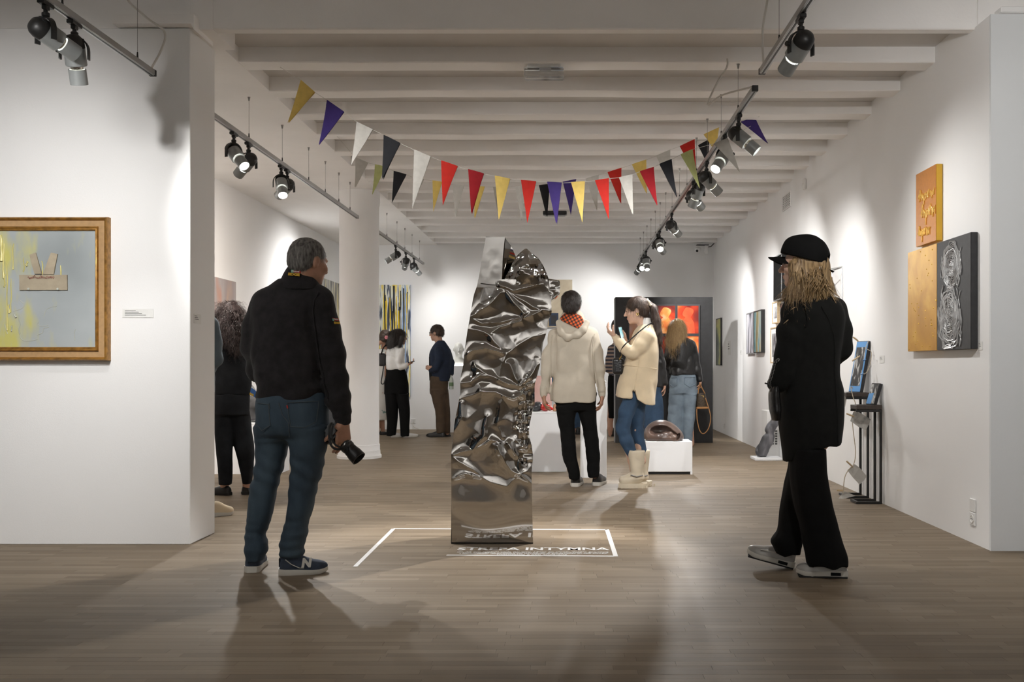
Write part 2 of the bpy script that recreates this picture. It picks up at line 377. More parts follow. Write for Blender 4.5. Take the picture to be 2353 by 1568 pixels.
# ================================================================== TRACKS AND SPOTLIGHTS
ZT = 2.815                                  # underside of the rails
def track(x, y0, y1, label, wires, zt=ZT, cable=None, zc=ZB, joints=()):
    t = thing('lighting_track', (x, (y0+y1)/2, zt), label, 'track')
    MB().box((x-.0175,y0,zt+.002),(x+.0175,y1,zt+.034)).box((x-.012,y0,zt),(x-.006,y1,zt+.002)).box((x+.006,y0,zt),(x+.012,y1,zt+.002)).build('rail', M['alu'], t)
    MB().box((x-.0045,y0+.01,zt-.0015),(x+.0045,y1-.01,zt+.0025)).build('slot', M['lamp_black'], t)
    for y in (y0, y1): MB().box((x-.019,y-.012,zt-.001),(x+.019,y+.012,zt+.036)).build('end_cap', M['lamp_black'] if cable else M['alu'], t, bevel=.002)
    for y in joints: MB().box((x-.0182,y-.03,zt+.01),(x+.0182,y+.03,zt+.035)).build('joint', M['alu'], t, bevel=.001)
    for y in wires:
        MB().tube([(x,y,zt+.06),(x,y,zc-.02)], .0016, 5).build('suspension_wire', M['wire'], t)
        MB().tube([(x,y,zt+.03),(x,y,zt+.075)], [.007,.004], 8).build('wire_clamp', M['lamp_black'], t)
        MB().tube([(x,y,zc-.03),(x,y,zc-.006),(x,y,zc)], [.005,.009,.012], 8).build('ceiling_anchor', M['wire'], t)
    if cable: MB().tube(catmull(cable, 8), .0065, 8).build('supply_cable', M['cable'], t, smooth=60)
    return t
track(-2.46, -2.4, 5.93, 'grey lighting track in the upper left foreground before the white partition', [-2.0,0.2,2.4,3.9,4.87,5.72], zc=ZF, cable=[(-2.46,5.90,ZT+.03),(-2.42,5.96,ZT+.17),(-2.40,5.95,ZT+.27),(-2.50,5.9,ZT+.35),(-2.6,5.85,ZT+.48),(-2.60,5.8,ZF)])
track(-2.46, 6.62, 11.68, 'long grey lighting track on the left ending at the round column', [6.75,7.72,8.62,9.5,10.15,10.75,11.3], joints=(9.7,))
track(-2.46, 11.95, 17.0, 'grey lighting track hanging far back left beyond the column', [12.6,13.6,14.4,15.1,15.8,16.6])
track(1.15, -2.4, 5.93, 'grey lighting track overhead in the right foreground', [-2.0,.3,2.5,4.2,5.45], zt=ZT+.01, zc=ZF, cable=[(1.15,5.88,ZT+.03),(1.14,5.86,ZT+.25),(1.18,5.9,ZT+.5),(1.15,5.9,ZF)])
track(1.17, 6.26, 16.35, 'longest lighting track running away on the right side of the hall', [6.88,7.64,8.4,9.1,9.83,10.5,11.25,11.97,12.7,13.4,14.1,14.8,15.5,16.2], cable=[(1.17,6.27,ZT+.035),(1.0,6.5,ZT+.04),(.93,6.66,ZT+.02),(1.0,6.72,ZT+.18),(1.07,6.75,ZB-.06),(1.075,6.75,ZB)], joints=(9.9,13.1))

# shared meshes of the spotlight head (z axis = beam direction)
N = 24
LM = {}
LM['adapter'] = MB().box((-.017,-.05,-.022),(.017,.05,-.002)).box((-.012,-.018,-.04),(.012,.018,-.02)).mesh('adapter', bevel=.003)
LM['stem'] = MB().lathe([(.012,-.075),(.018,-.070),(.018,-.055),(.010,-.05),(.010,-.035)], 12).mesh('stem', smooth=40)
arch = [(.064*math.cos(a), 0, .064*math.sin(a)) for a in [math.pi*i/14 for i in range(15)]]
arch = [(.064,0,-.045),(.064,0,-.02)] + arch + [(-.064,0,-.02),(-.064,0,-.045)]
mb = MB()
for i in range(len(arch)-1):                       # flat strap bent to a yoke
    a, b = Vector(arch[i]), Vector(arch[i+1]); 
    na = Vector((a.x,0,max(a.z,0))).normalized()*.007; nb = Vector((b.x,0,max(b.z,0))).normalized()*.007
    w = Vector((0,.013,0))
    mb.hexa([a-w, a+w, b+w, b-w, a+na-w, a+na+w, b+nb+w, b+nb-w])
LM['yoke'] = mb.mesh('yoke')
LM['knob'] = MB().lathe([(.013,0),(.013,.014),(.010,.018)], 10).mesh('knob', smooth=30)
LM['back_cap'] = MB().lathe([(.012,-.078),(.030,-.073),(.044,-.058),(.0505,-.035),(.0515,-.012)], N).mesh('back_cap', smooth=40)
LM['body'] = MB().lathe([(.0505,-.013),(.0505,.070),(.047,.074),(.040,.075)], N).mesh('body', smooth=40)
LM['reflector'] = MB().lathe([(.030,.072),(.030,.092)], N).mesh('reflector', smooth=40)
LM['barrel'] = MB().lathe([(.036,.090),(.042,.090),(.042,.165),(.0385,.165),(.037,.120)], N, caps=False).mesh('barrel', smooth=40)
LM['lens'] = MB().lathe([(.0375,.122),(.030,.126),(.0,.128)], N, caps=False).mesh('lens', smooth=60)
LM['vents'] = MB()
for i in range(9):
    a = math.radians(-64+16*i)
    LM['vents'].box((-.0022,.046,-.055),(.0022,.0505,-.030), Matrix.Rotation(a,4,'Z'))
LM['vents'] = LM['vents'].mesh('vent_slots')
for k, m in (('adapter','lamp_black'),('stem','lamp_black'),('yoke','lamp_black'),('knob','lamp_black'),('back_cap','lamp_black'),('body','lamp_grey'),('reflector','reflector'),('barrel','lamp_grey'),('lens','lens_on'),('vents','dark_grey')):
    LM[k].materials.append(M[m])
LAMP_COL = (1.0,.982,.955)
def spotlight(x, y, target, power, label, angle=46, blend=.7, zt=ZT, soft=.035, color=LAMP_COL, nolamp=False):
    t = thing('spotlight', (x, y, zt), label, 'spotlight')
    pivot = Vector((0,0,-.145)); dv = Vector(target)-(Vector((x,y,zt))+pivot); dv.normalize()
    hx = Vector((dv.x, dv.y, 0)); hx = hx.normalized() if hx.length > 1e-3 else Vector((0,1,0))
    side = Vector((-hx.y, hx.x, 0))                                       # yoke axis
    Y = Matrix((side, hx, Vector((0,0,1)))).transposed()                   # columns: x=side y=fwd z=up
    Y.invert(); Y = Matrix((side, -hx if False else Vector((0,0,1)).cross(side), Vector((0,0,1)))).transposed()
    link('adapter', LM['adapter'], None, t, mw=Matrix.Identity(4))
    link('stem', LM['stem'], None, t, mw=Matrix.Identity(4))
    link('yoke', LM['yoke'], None, t, mw=Matrix.Translation(pivot) @ Y.to_4x4())
    zz = dv; xx = side; yy = zz.cross(xx).normalized()
    Hd = Matrix((xx, yy, zz)).transposed().to_4x4(); Hm = Matrix.Translation(pivot) @ Hd
    body = link('body', LM['body'], None, t, mw=Hm)
    for k in ('back_cap','vents','reflector','barrel','lens'): link({'vents':'vent_slots'}.get(k,k), LM[k], None, t, mw=Hm)
    link('knob', LM['knob'], None, t, mw=Matrix.Translation(pivot + side*.07) @ frame_to(side).to_4x4())
    li = bpy.data.lights.new('spot_beam', 'SPOT'); li.energy = power*LAMP_POWER; li.color = color
    li.spot_size = math.radians(angle); li.spot_blend = blend; li.shadow_soft_size = soft
    lo = bpy.data.objects.new('spot_beam', li); COL.objects.link(lo); lo.parent = t
    lo.matrix_local = Matrix.Translation(pivot + dv*.172) @ frame_to(-dv).to_4x4()
    return t
TL, TR, TF = -2.46, 1.17, 1.15
WASH = dict(angle=118, blend=1.0)            # wide wall-washing beams
# left foreground track
spotlight(TL, 4.715, (0.1,8.8,.7), 175, 'grey spotlight tilted right at the very top left of the picture', 70)
spotlight(TL, 4.99, (-2.6,6.1,.2), 22, 'grey spotlight hanging straight down, second on the upper left foreground track', 60)
# the same track goes on towards the viewer: lamps for the partition and added fill lamps behind the camera
spotlight(TL, 3.55, (-3.4,6.14,1.5), 155, 'spotlight behind the viewer on the left track, nearest to the framed painting', 82, 1.0)
spotlight(TL, 2.7, (-2.6,6.14,.9), 100, 'spotlight behind the viewer on the left track, farther from the framed painting', 74, 1.0)
spotlight(TL, -1.2, (-3.6,-4.5,3.0), 240, 'added fill spotlight far behind the viewer on the left track, washing the left rear wall', angle=96, blend=1.0)  # this and the next are added, unseen: rear wall bounce as front fill
spotlight(TL, -1.6, (-1.2,-4.5,3.0), 240, 'added fill spotlight far behind the viewer on the left track, washing the middle rear wall', angle=96, blend=1.0)
# left track in the hall
spotlight(TL, 7.37, (-0.2,5.9,0), 190, 'lit spotlight nearest to the white partition on the left track', 58, .6)
spotlight(TL, 7.71, (-3.9,8.9,1.6), 200, 'unlit-looking spotlight beside the lit one near the partition on the left track', color=(1,.92,.84), angle=104, blend=1.0)
spotlight(TL, 8.59, (-1.6,6.6,0), 150, 'lit spotlight shining forward, third on the left track', 56, .6)
spotlight(TL, 8.77, (-3.9,10.2,1.8), 310, 'spotlight turned away to the left wall, fourth on the left track', color=(1,.90,.80), angle=92, blend=1.0)
spotlight(TL, 14.3, (-3.9,14.0,1.7), 200, 'first spotlight of three on the track beyond the column', **WASH)
spotlight(TL, 15.2, (-3.1,17.2,1.4), 40, 'middle spotlight of three on the track beyond the column', **WASH)
spotlight(TL, 16.0, (-1.5,17.2,1.4), 44, 'last spotlight of three on the track beyond the column', **WASH)
# right foreground track
spotlight(TF, 4.94, (.1,7.6,.8), 215, 'large grey spotlight hanging from the right foreground track', 66, .6, zt=ZT+.01)
spotlight(TF, 3.3, (3.6,5.95,1.3), 150, 'spotlight behind the viewer on the right foreground track', zt=ZT+.01, **WASH)
spotlight(TF, -1.2, (3.6,-4.5,3.0), 240, 'added fill spotlight far behind the viewer on the right track, washing the right rear wall', zt=ZT+.01, angle=96, blend=1.0)  # added out of view with the next one, to fill from the camera side
spotlight(TF, -1.6, (1.0,-4.5,3.0), 240, 'added fill spotlight far behind the viewer on the right track, washing the middle rear wall', zt=ZT+.01, angle=96, blend=1.0)
# long right track
spotlight(TR, 6.86, (2.505,6.5,1.45), 47, 'lit spotlight nearest to the viewer on the long right track, turned to the wall', 115, 1.0)
spotlight(TR, 7.49, (-.35,5.9,.4), 330, 'brightest spotlight shining towards the viewer on the long right track', 52, .5)
spotlight(TR, 8.45, (2.505,9.0,1.4), 80, 'spotlight just behind the brightest one on the long right track', 96, 1.0)
spotlight(TR, 8.97, (.3,10.2,.3), 165, 'silver spotlight pointing down behind the pale green pennant', 100, .8)
spotlight(TR, 9.35, (2.505,10.9,1.5), 120, 'spotlight turned to the wall below the pale green pennant tip', 90, 1.0)
spotlight(TR, 11.3, (2.505,12.7,1.5), 130, 'single spotlight halfway along the long right track', 80, 1.0)
spotlight(TR, 12.8, (1.2,9.6,.2), 165, 'spotlight pointing down in the pair near the far end of the right track', 100, .8)
spotlight(TR, 13.1, (2.505,14.6,1.5), 150, 'spotlight turned to the wall in the pair near the far end of the right track', 80, 1.0)
spotlight(TR, 15.0, (1.3,14.2,1.2), 145, 'dark spotlight next to the last bright one on the right track', 100, 1.0)
spotlight(TR, 15.5, (.2,11.5,.2), 145, 'last bright spotlight at the far end of the right track', 100, .8)
spotlight(TR, 15.95, (.3,17.2,1.6), 75, 'spotlight at the far tip of the right track turned to the back wall', **WASH)
# ================================================================== BUNTING
PC = {'yellow': (.72,.52,.14), 'violet': (.045,.025,.16), 'white': (.56,.54,.50), 'black': (.016,.017,.021), 'red': (.52,.02,.012), 'dark red': (.30,.006,.012), 'green': (.50,.53,.22)}
for k, c in PC.items():
    m = mat('felt_'+k.replace(' ','_'), c, .9, var=.06, scale=30, bump=.1, bscale=300)
    b = m.node_tree.nodes['Principled BSDF']; b.inputs['Transmission Weight'].default_value = 0
    M['felt_'+k] = m
def bunting(label, pens, ends, group=None):
    """pens: (colour, px left, px right, py left, py right, tip px, tip py, distance)"""
    t = thing('bunting', (0, ends[0][2], 2.7), label, 'bunting')
    line = [at(*ends[0])]
    for i, (c, xl, xr, yl, yr, tx, ty, d) in enumerate(pens):
        a, b, tip = at(xl,yl,d), at(xr,yr,d), at(tx,ty,d)
        line += [a+Vector((0,0,-.002)), b+Vector((0,0,-.002))]
        rr = random.Random(i*7+int(d*10)); sw = (rr.random()-.5)*.05
        # doubled felt folded over the cord: front and back leaf with a curl
        nn = 8; th = .003
        F_, B_ = [], []
        for j in range(nn+1):
            s = j/nn; l = a.lerp(tip, s); r = b.lerp(tip, s)
            bow = sw*s*s + .012*math.sin(s*3+i)*s
            rowf, rowb = [], []
            for q in range(4):
                p = l.lerp(r, q/3); cv = .006*math.sin(q/3*math.pi)*(1-s)
                rowf.append(p+Vector((0, bow-th-cv-(.004 if s < .14 else 0), 0)))
                rowb.append(p+Vector((rr.random()*.001+.006*s*s*(1 if i%3==0 else -.3), bow+th+cv*.4+(.004 if s<.14 else 0)+.01*s*s*(i%2), 0)))
            F_.append(rowf); B_.append(rowb)
        mb = MB(); mb.grid(F_); mb.grid(B_)
        mb.grid([F_[0], B_[0]])
        n1 = (nn+1)*4
        mb.build('pennant', M['felt_'+c], t, smooth=40)
        # seam band that holds the cord
        l0, l1 = a.lerp(tip,.005), a.lerp(tip,.13); r0, r1 = b.lerp(tip,.005), b.lerp(tip,.13)
        o = Vector((0,-.0095,0))
        pz = t.children[-1]
        MB().grid([[l0+o,l0.lerp(r0,.5)+o*1.4,r0+o],[l1+o*.8,l1.lerp(r1,.5)+o*1.3,r1+o*.8]]).build('fold_band', M['felt_'+c], t)
    line.append(at(*ends[1]))
    MB().tube(line, .0016, 5).build('cord', M['cable'], t)
    return t
D1 = 6.95
near = [('yellow',692,724,184,212,660,282), ('violet',752,791,230,257,734,334), ('white',820,857,280,298,808,380), ('black',882,920,310,329,879,414), ('white',952,990,344,360,948,480),
        ('red',1014,1052,369,382,1016,470), ('dark red',1076,1112,389,399,1082,491), ('yellow',1137,1172,404,411,1146,506), ('red',1197,1232,414,417,1212,512), ('violet',1257,1291,418,420,1278,516),
        ('yellow',1312,1344,419,417,1338,512), ('red',1367,1399,415,410,1399,504), ('white',1422,1453,408,401,1454,492), ('dark red',1470,1502,394,384,1510,473), ('black',1515,1543,377,366,1555,456),
        ('green',1564,1591,355,343,1607,432), ('white',1640,1672,330,318,1700,395)]
bunting('nearer string of coloured felt pennants swagged across the hall', [(*p, D1) for p in near], [(640,152,D1), (1725,290,D1)])
D2 = 8.9
far = [('white',817,846,362,374,816,432), ('green',862,886,378,383,856,448), ('black',905,934,393,401,900,467), ('white',950,974,408,412,947,470), ('yellow',994,1016,415,418,996,487), ('white',1040,1066,424,427,1046,498), ('yellow',1090,1114,428,429,1090,502),
       ('white',1133,1160,430,430,1146,503), ('white',1184,1208,429,428,1198,507), ('black',1238,1264,426,423,1256,498), ('violet',1293,1324,418,412,1312,494), ('white',1345,1376,411,402,1372,484), ('red',1396,1428,396,386,1426,468),
       ('yellow',1452,1485,378,367,1486,446), ('white',1508,1540,358,344,1540,430), ('red',1562,1596,336,320,1600,410), ('black',1604,1630,334,320,1626,380), ('yellow',1617,1652,309,293,1645,350), ('violet',1702,1734,280,270,1764,330)]
bunting('farther string of coloured felt pennants hanging behind the nearer one', [(*p, D2 if i < 16 else D2-.15*(i-15)) for i, p in enumerate(far)], [(775,314,D2), (1745,268,8.3)])
# ================================================================== SOFT SHAPES: distance fields -> smooth meshes
def A3(p): return np.array((p[0], p[1], p[2]), dtype=np.float64)
def vnoise(p, seed=0):
    p = np.asarray(p, dtype=np.float64); i = np.floor(p).astype(np.int64); f = p-i; f = f*f*(3-2*f)
    def hsh(a, b, c):
        n = (a*374761393 + b*668265263 + c*2147483647 + seed*974634777) & 0x7fffffff
        n = ((n ^ (n >> 13))*1274126177) & 0x7fffffff
        return ((n ^ (n >> 16)) & 0xffff)/65535.0
    r = 0
    for dx in (0,1):
        for dy in (0,1):
            for dz in (0,1):
                w = (f[:,0] if dx else 1-f[:,0])*(f[:,1] if dy else 1-f[:,1])*(f[:,2] if dz else 1-f[:,2])
                r = r + w*hsh(i[:,0]+dx, i[:,1]+dy, i[:,2]+dz)
    return r
def herm(zs, col):                                    # smooth interpolation of loft columns
    zs = np.asarray(zs, float); c = np.asarray(col, float)
    m = np.zeros_like(c); dl = np.diff(c)/np.diff(zs)
    m[1:-1] = np.where(dl[:-1]*dl[1:] > 0, 2*dl[:-1]*dl[1:]/(dl[:-1]+dl[1:]+1e-12), 0); m[0] = dl[0]; m[-1] = dl[-1]
    def f(z):
        z = np.clip(z, zs[0], zs[-1]); k = np.clip(np.searchsorted(zs, z)-1, 0, len(zs)-2)
        h = zs[k+1]-zs[k]; t = (z-zs[k])/h
        return (2*t**3-3*t*t+1)*c[k]+(t**3-2*t*t+t)*h*m[k]+(-2*t**3+3*t*t)*c[k+1]+(t**3-t*t)*h*m[k+1]
    return f
class SD:
    def __init__(s): s.ops = []
    def _a(s, mode, lo, hi, fn, k): s.ops.append((mode, np.asarray(lo), np.asarray(hi), fn, k)); return s
    def cone(s, a, b, r1, r2, k=.02, mode='u', flat=None):
        a, b = A3(a), A3(b); ab = b-a; L = max(ab@ab, 1e-12); R = max(r1, r2)
        def fn(X, Y, Z):
            px, py, pz = X-a[0], Y-a[1], Z-a[2]
            t = np.clip((px*ab[0]+py*ab[1]+pz*ab[2])/L, 0, 1)
            qx, qy, qz = px-t*ab[0], py-t*ab[1], pz-t*ab[2]
            if flat is not None:
                n, fs = flat; dn = (qx*n[0]+qy*n[1]+qz*n[2])*(fs-1)
                qx, qy, qz = qx+dn*n[0], qy+dn*n[1], qz+dn*n[2]
            return np.sqrt(qx*qx+qy*qy+qz*qz)-(r1+(r2-r1)*t)
        return s._a(mode, np.minimum(a,b)-R, np.maximum(a,b)+R, fn, k)
    def tube(s, pts, k=.02, mode='u', flat=None):
        for p, q in zip(pts[:-1], pts[1:]): s.cone(p[:3], q[:3], p[3], q[3], k, mode, flat)
        return s
    def ell(s, c, r, Mx=None, k=.02, mode='u'):
        c = A3(c); r = np.asarray(r, float); Mx = np.eye(3) if Mx is None else np.asarray(Mx)
        ext = np.abs(Mx) @ r if True else r
        def fn(X, Y, Z):
            px, py, pz = X-c[0], Y-c[1], Z-c[2]
            u = (px*Mx[0,0]+py*Mx[1,0]+pz*Mx[2,0])/r[0]; v = (px*Mx[0,1]+py*Mx[1,1]+pz*Mx[2,1])/r[1]; w = (px*Mx[0,2]+py*Mx[1,2]+pz*Mx[2,2])/r[2]
            k0 = np.sqrt(u*u+v*v+w*w)
            k1 = np.sqrt((u/r[0])**2+(v/r[1])**2+(w/r[2])**2)+1e-9
            return k0*(k0-1)/k1
        return s._a(mode, c-ext, c+ext, fn, k)
    def box(s, c, h, Mx=None, rnd=.01, k=.01, mode='u'):
        c = A3(c); h = np.asarray(h, float); Mx = np.eye(3) if Mx is None else np.asarray(Mx); ext = np.abs(Mx) @ h
        def fn(X, Y, Z):
            px, py, pz = X-c[0], Y-c[1], Z-c[2]
            q = [np.abs(px*Mx[0,i]+py*Mx[1,i]+pz*Mx[2,i])-h[i]+rnd for i in range(3)]
            return np.sqrt(sum(np.maximum(a,0)**2 for a in q))+np.minimum(np.maximum(np.maximum(q[0],q[1]),q[2]),0)-rnd
        return s._a(mode, c-ext, c+ext, fn, k)
    def loft(s, rows, k=.02, mode='u', pw=2.3, yaw=0.0):
        """rows: (z, cx, cy, rx, ry); a stack of ellipses"""
        R = sorted(rows); zs = [r[0] for r in R]; C = [herm(zs, [r[i] for r in R]) for i in (1,2,3,4)]
        mx = max(max(r[3], r[4]) for r in R); ca, sa = math.cos(yaw), math.sin(yaw)
        lo = [min(r[1] for r in R)-mx, min(r[2] for r in R)-mx, zs[0]]; hi = [max(r[1] for r in R)+mx, max(r[2] for r in R)+mx, zs[-1]]
        def fn(X, Y, Z):
            z = Z[0,0,:]; cx, cy, rx, ry = [np.asarray(f(z)) for f in C]
            dx, dy = X-cx[None,None,:], Y-cy[None,None,:]
            if yaw: dx, dy = dx*ca+dy*sa, -dx*sa+dy*ca
            q = (np.abs(dx/rx[None,None,:])**pw+np.abs(dy/ry[None,None,:])**pw)**(1/pw)
            dd = (q-1)*np.minimum(rx, ry)[None,None,:]
            return np.maximum(dd, np.maximum(zs[0]-Z, Z-zs[-1]))
        return s._a(mode, lo, hi, fn, k)
    def plane(s, p, n):                                # cut away the side the normal points to
        p, n = A3(p), A3(n); n = n/np.linalg.norm(n)
        return s._a('i', None, None, lambda X, Y, Z: (X-p[0])*n[0]+(Y-p[1])*n[1]+(Z-p[2])*n[2], 0)
    def mesh(s, h=.01, disp=None, name='soft'):
        us = [o for o in s.ops if o[0] == 'u']
        lo = np.min([np.minimum(o[1],o[2]) for o in us], axis=0)-3*h; hi = np.max([np.maximum(o[1],o[2]) for o in us], axis=0)+3*h
        n = np.ceil((hi-lo)/h).astype(int)+1
        ax = [lo[i]+h*np.arange(n[i]) for i in range(3)]
        D = np.full(n, 1.0, dtype=np.float32)
        for mode, l, u, fn, k in s.ops:
            if l is None or l.dtype == object: sl = [slice(0, n[i]) for i in range(3)]
            else:
                m = k+3*h
                sl = [slice(max(0, int((l[i]-m-lo[i])/h)), min(n[i], int((u[i]+m-lo[i])/h)+2)) for i in range(3)]
            if any(q.stop <= q.start for q in sl): continue
            X = ax[0][sl[0]][:,None,None]; Y = ax[1][sl[1]][None,:,None]; Z = ax[2][sl[2]][None,None,:]
            d = fn(X, Y, Z); d = np.broadcast_to(d, [q.stop-q.start for q in sl]); a = D[tuple(sl)]
            if mode == 'u':
                if k > 0:
                    hh = np.maximum(k-np.abs(a-d), 0)/k; D[tuple(sl)] = np.minimum(a, d)-hh*hh*k*.25
                else: D[tuple(sl)] = np.minimum(a, d)
            elif mode == 's':
                if k > 0:
                    hh = np.maximum(k-np.abs(a+d), 0)/k; D[tuple(sl)] = np.maximum(a, -d)+hh*hh*k*.25
                else: D[tuple(sl)] = np.maximum(a, -d)
            else: D[tuple(sl)] = np.maximum(a, d)
        if disp is not None:
            mk = np.abs(D) < max(.05, 4*h); ii = np.argwhere(mk)
            P = lo+ii*h; D[mk] = D[mk]+disp(P).astype(np.float32)
        return net(D, lo, h)
def net(D, lo, h):
    S = D < 0; nx, ny, nz = S.shape
    cnt = np.zeros((nx-1,ny-1,nz-1), np.int8); cs = []
    for i in (0,1):
        for j in (0,1):
            for k in (0,1):
                c = (slice(i,nx-1+i), slice(j,ny-1+j), slice(k,nz-1+k)); cs.append((i,j,k)); cnt += S[c]
    act = (cnt > 0) & (cnt < 8); idx = np.argwhere(act); ID = -np.ones(act.shape, np.int64); ID[act] = np.arange(len(idx))
    V = np.zeros((len(idx),3)); W = np.zeros(len(idx))
    val = {c: D[idx[:,0]+c[0], idx[:,1]+c[1], idx[:,2]+c[2]].astype(np.float64) for c in cs}
    for a in cs:
        for ax in range(3):
            if a[ax] == 0:
                b = list(a); b[ax] = 1; b = tuple(b); va, vb = val[a], val[b]; m = (va < 0) != (vb < 0)
                t = np.where(m, va/np.where(m, va-vb, 1), 0)
                p = np.tile(np.array(a, float), (len(idx),1)); p[:,ax] += t
                V[m] += p[m]; W[m] += 1
    V = lo+(idx+V/W[:,None])*h
    faces = []
    for ax in range(3):
        o1, o2 = (ax+1)%3, (ax+2)%3
        sl0 = [slice(None)]*3; sl1 = [slice(None)]*3; sl0[ax] = slice(0,-1); sl1[ax] = slice(1,None)
        e = S[tuple(sl0)] != S[tuple(sl1)]; q = np.argwhere(e)
        q = q[(q[:,o1] > 0) & (q[:,o2] > 0) & (q[:,o1] < S.shape[o1]-1) & (q[:,o2] < S.shape[o2]-1)]
        if not len(q): continue
        def g(a, b):
            r = q.copy(); r[:,o1] -= a; r[:,o2] -= b; return ID[r[:,0], r[:,1], r[:,2]]
        f = np.stack([g(1,1), g(0,1), g(0,0), g(1,0)], 1)
        fl_ = S[q[:,0], q[:,1], q[:,2]]; f[~fl_] = f[~fl_][:, ::-1]
        faces.append(f)
    return V, np.concatenate(faces)
def np_mesh(name, parts, smooth=True):
    """join (V, quads) parts into one mesh"""
    V = []; Fs = []; b = 0
    for v, f in parts: V.append(np.asarray(v)); Fs.append(np.asarray(f)+b); b += len(v)
    V = np.concatenate(V); Fq = np.concatenate(Fs).astype(np.int32)
    me = bpy.data.meshes.new(name); me.vertices.add(len(V)); me.vertices.foreach_set('co', V.astype(np.float32).ravel())
    me.loops.add(Fq.size); me.loops.foreach_set('vertex_index', Fq.ravel())
    me.polygons.add(len(Fq)); me.polygons.foreach_set('loop_start', np.arange(0, Fq.size, 4, dtype=np.int32))
    me.update(calc_edges=True); me.validate()
    me.polygons.foreach_set('use_smooth', np.ones(len(me.polygons), bool))
    return me
# ================================================================== THE CRUMPLED STEEL SCULPTURE
DS = 6.17
def sx(px): return (px-CX)/FPX*DS
def sz(py): return H0-(py-CY)/FPX*DS
left_o = [(1250,1037),(1146,1038),(1048,1038),(1015,1042),(975,1046),(928,1055),(897,1060),(879,1060),(837,1067),(801,1071),(757,1078),(731,1083),(681,1092),(657,1100),(640,1103)]
right_o = [(1250,1225),(1160,1223),(1085,1222),(1048,1225),(1026,1222),(992,1216),(953,1222),(922,1229),(891,1229),(860,1236),(825,1244),(792,1248),(766,1256),(742,1260),(719,1268),(693,1267),(672,1262),(655,1250),(640,1240)]
lf = herm([sz(p) for p, _ in left_o], [sx(x) for _, x in left_o]); rf = herm([sz(p) for p, _ in right_o], [sx(x) for _, x in right_o])
# creases: pyramids pushed into the sheet (px, py, depth m, reach px, turn); where they meet stay sharp folds
pyr = [(1100,700,.030,52,.3),(1150,690,.020,60,1.0),(1215,672,.030,55,.2),(1188,742,.050,52,.7),(1125,742,.040,48,1.3),(1245,735,.035,34,.4),(1100,790,.030,60,.9),(1160,800,.030,52,.1),(1222,775,.052,60,.5),
       (1085,845,.034,44,.2),(1130,850,.044,52,1.1),(1190,835,.034,60,.6),(1235,845,.030,36,1.2),(1155,895,.026,50,.4),(1210,890,.034,44,.9),(1080,925,.034,46,.7),(1122,960,.050,56,.15),(1185,935,.036,48,1.4),(1160,1000,.046,48,.8),(1080,1005,.026,56,1.2),
       (1125,1045,.030,58,.5),(1180,1055,.040,42,.25),(1060,1110,.050,46,.9),(1110,1100,.030,60,.35),(1203,1120,.040,30,.6)]
PX = np.array([sx(b[0]) for b in pyr]); PZ = np.array([sz(b[1]) for b in pyr]); PD = np.array([b[2] for b in pyr]); PR = np.array([b[3]*DS/FPX for b in pyr]); PT = np.array([b[4] for b in pyr])
ridges = [[(1152,660),(1180,669),(1215,662),(1262,650)],[(1152,660),(1195,690),(1240,714),(1264,717)],[(1083,729),(1095,724),(1120,708),(1152,676)],[(1083,731),(1110,743),(1146,742),(1178,734)],[(1165,676),(1186,704),(1204,722),(1200,740),(1180,743)],
          [(1180,735),(1207,733),(1242,718)],[(1256,766),(1226,774),(1192,794),(1168,812),(1152,848),(1148,874)],[(1078,814),(1090,808),(1120,802),(1160,811)],[(1062,882),(1085,876),(1103,860),(1128,864),(1148,872)],[(1148,872),(1166,882),(1196,889),(1228,880)],
          [(1058,918),(1075,910),(1105,900),(1140,902),(1158,907)],[(1158,907),(1150,940),(1143,980),(1156,1003)],[(1158,907),(1180,916),(1202,904)],[(1042,1044),(1090,1031),(1130,1010),(1150,1016)],[(1145,1022),(1158,1058),(1176,1080),(1197,1091)],[(1170,1018),(1190,1050),(1197,1091)],
          [(1042,1050),(1085,1080),(1130,1109),(1165,1118),(1197,1091)],[(1197,1091),(1222,1112)],[(1078,757),(1100,760),(1128,770),(1160,811)],[(1240,838),(1217,868),(1196,889)],[(1120,955),(1112,1000),(1088,1030)],[(1128,770),(1150,752),(1180,743)],[(1050,985),(1065,960),(1062,925)],[(1095,845),(1128,864)],[(1170,835),(1196,889)],[(1040,1100),(1070,1090),(1105,1096)]]
RS = np.array([[sx(a[0]),sz(a[1]),sx(b[0]),sz(b[1])] for r in ridges for a, b in zip(r[:-1], r[1:])])
RA = np.array([(.016,.012,.020,.014,.018)[i % 5] for i, r in enumerate(ridges) for _ in r[1:]]); RW = np.array([(.034,.026,.042,.030)[i % 4] for i, r in enumerate(ridges) for _ in r[1:]])
def ridge_h(x, z):
    ax, az, bx, bz = RS.T; dx, dz = bx-ax, bz-az; L2 = dx*dx+dz*dz
    t = np.clip(((x[:,None]-ax)*dx+(z[:,None]-az)*dz)/L2, 0, 1)
    d = np.sqrt((x[:,None]-ax-t*dx)**2+(z[:,None]-az-t*dz)**2)
    return np.max(RA*np.exp(-np.sqrt(d*d+1e-6)/RW), 1)
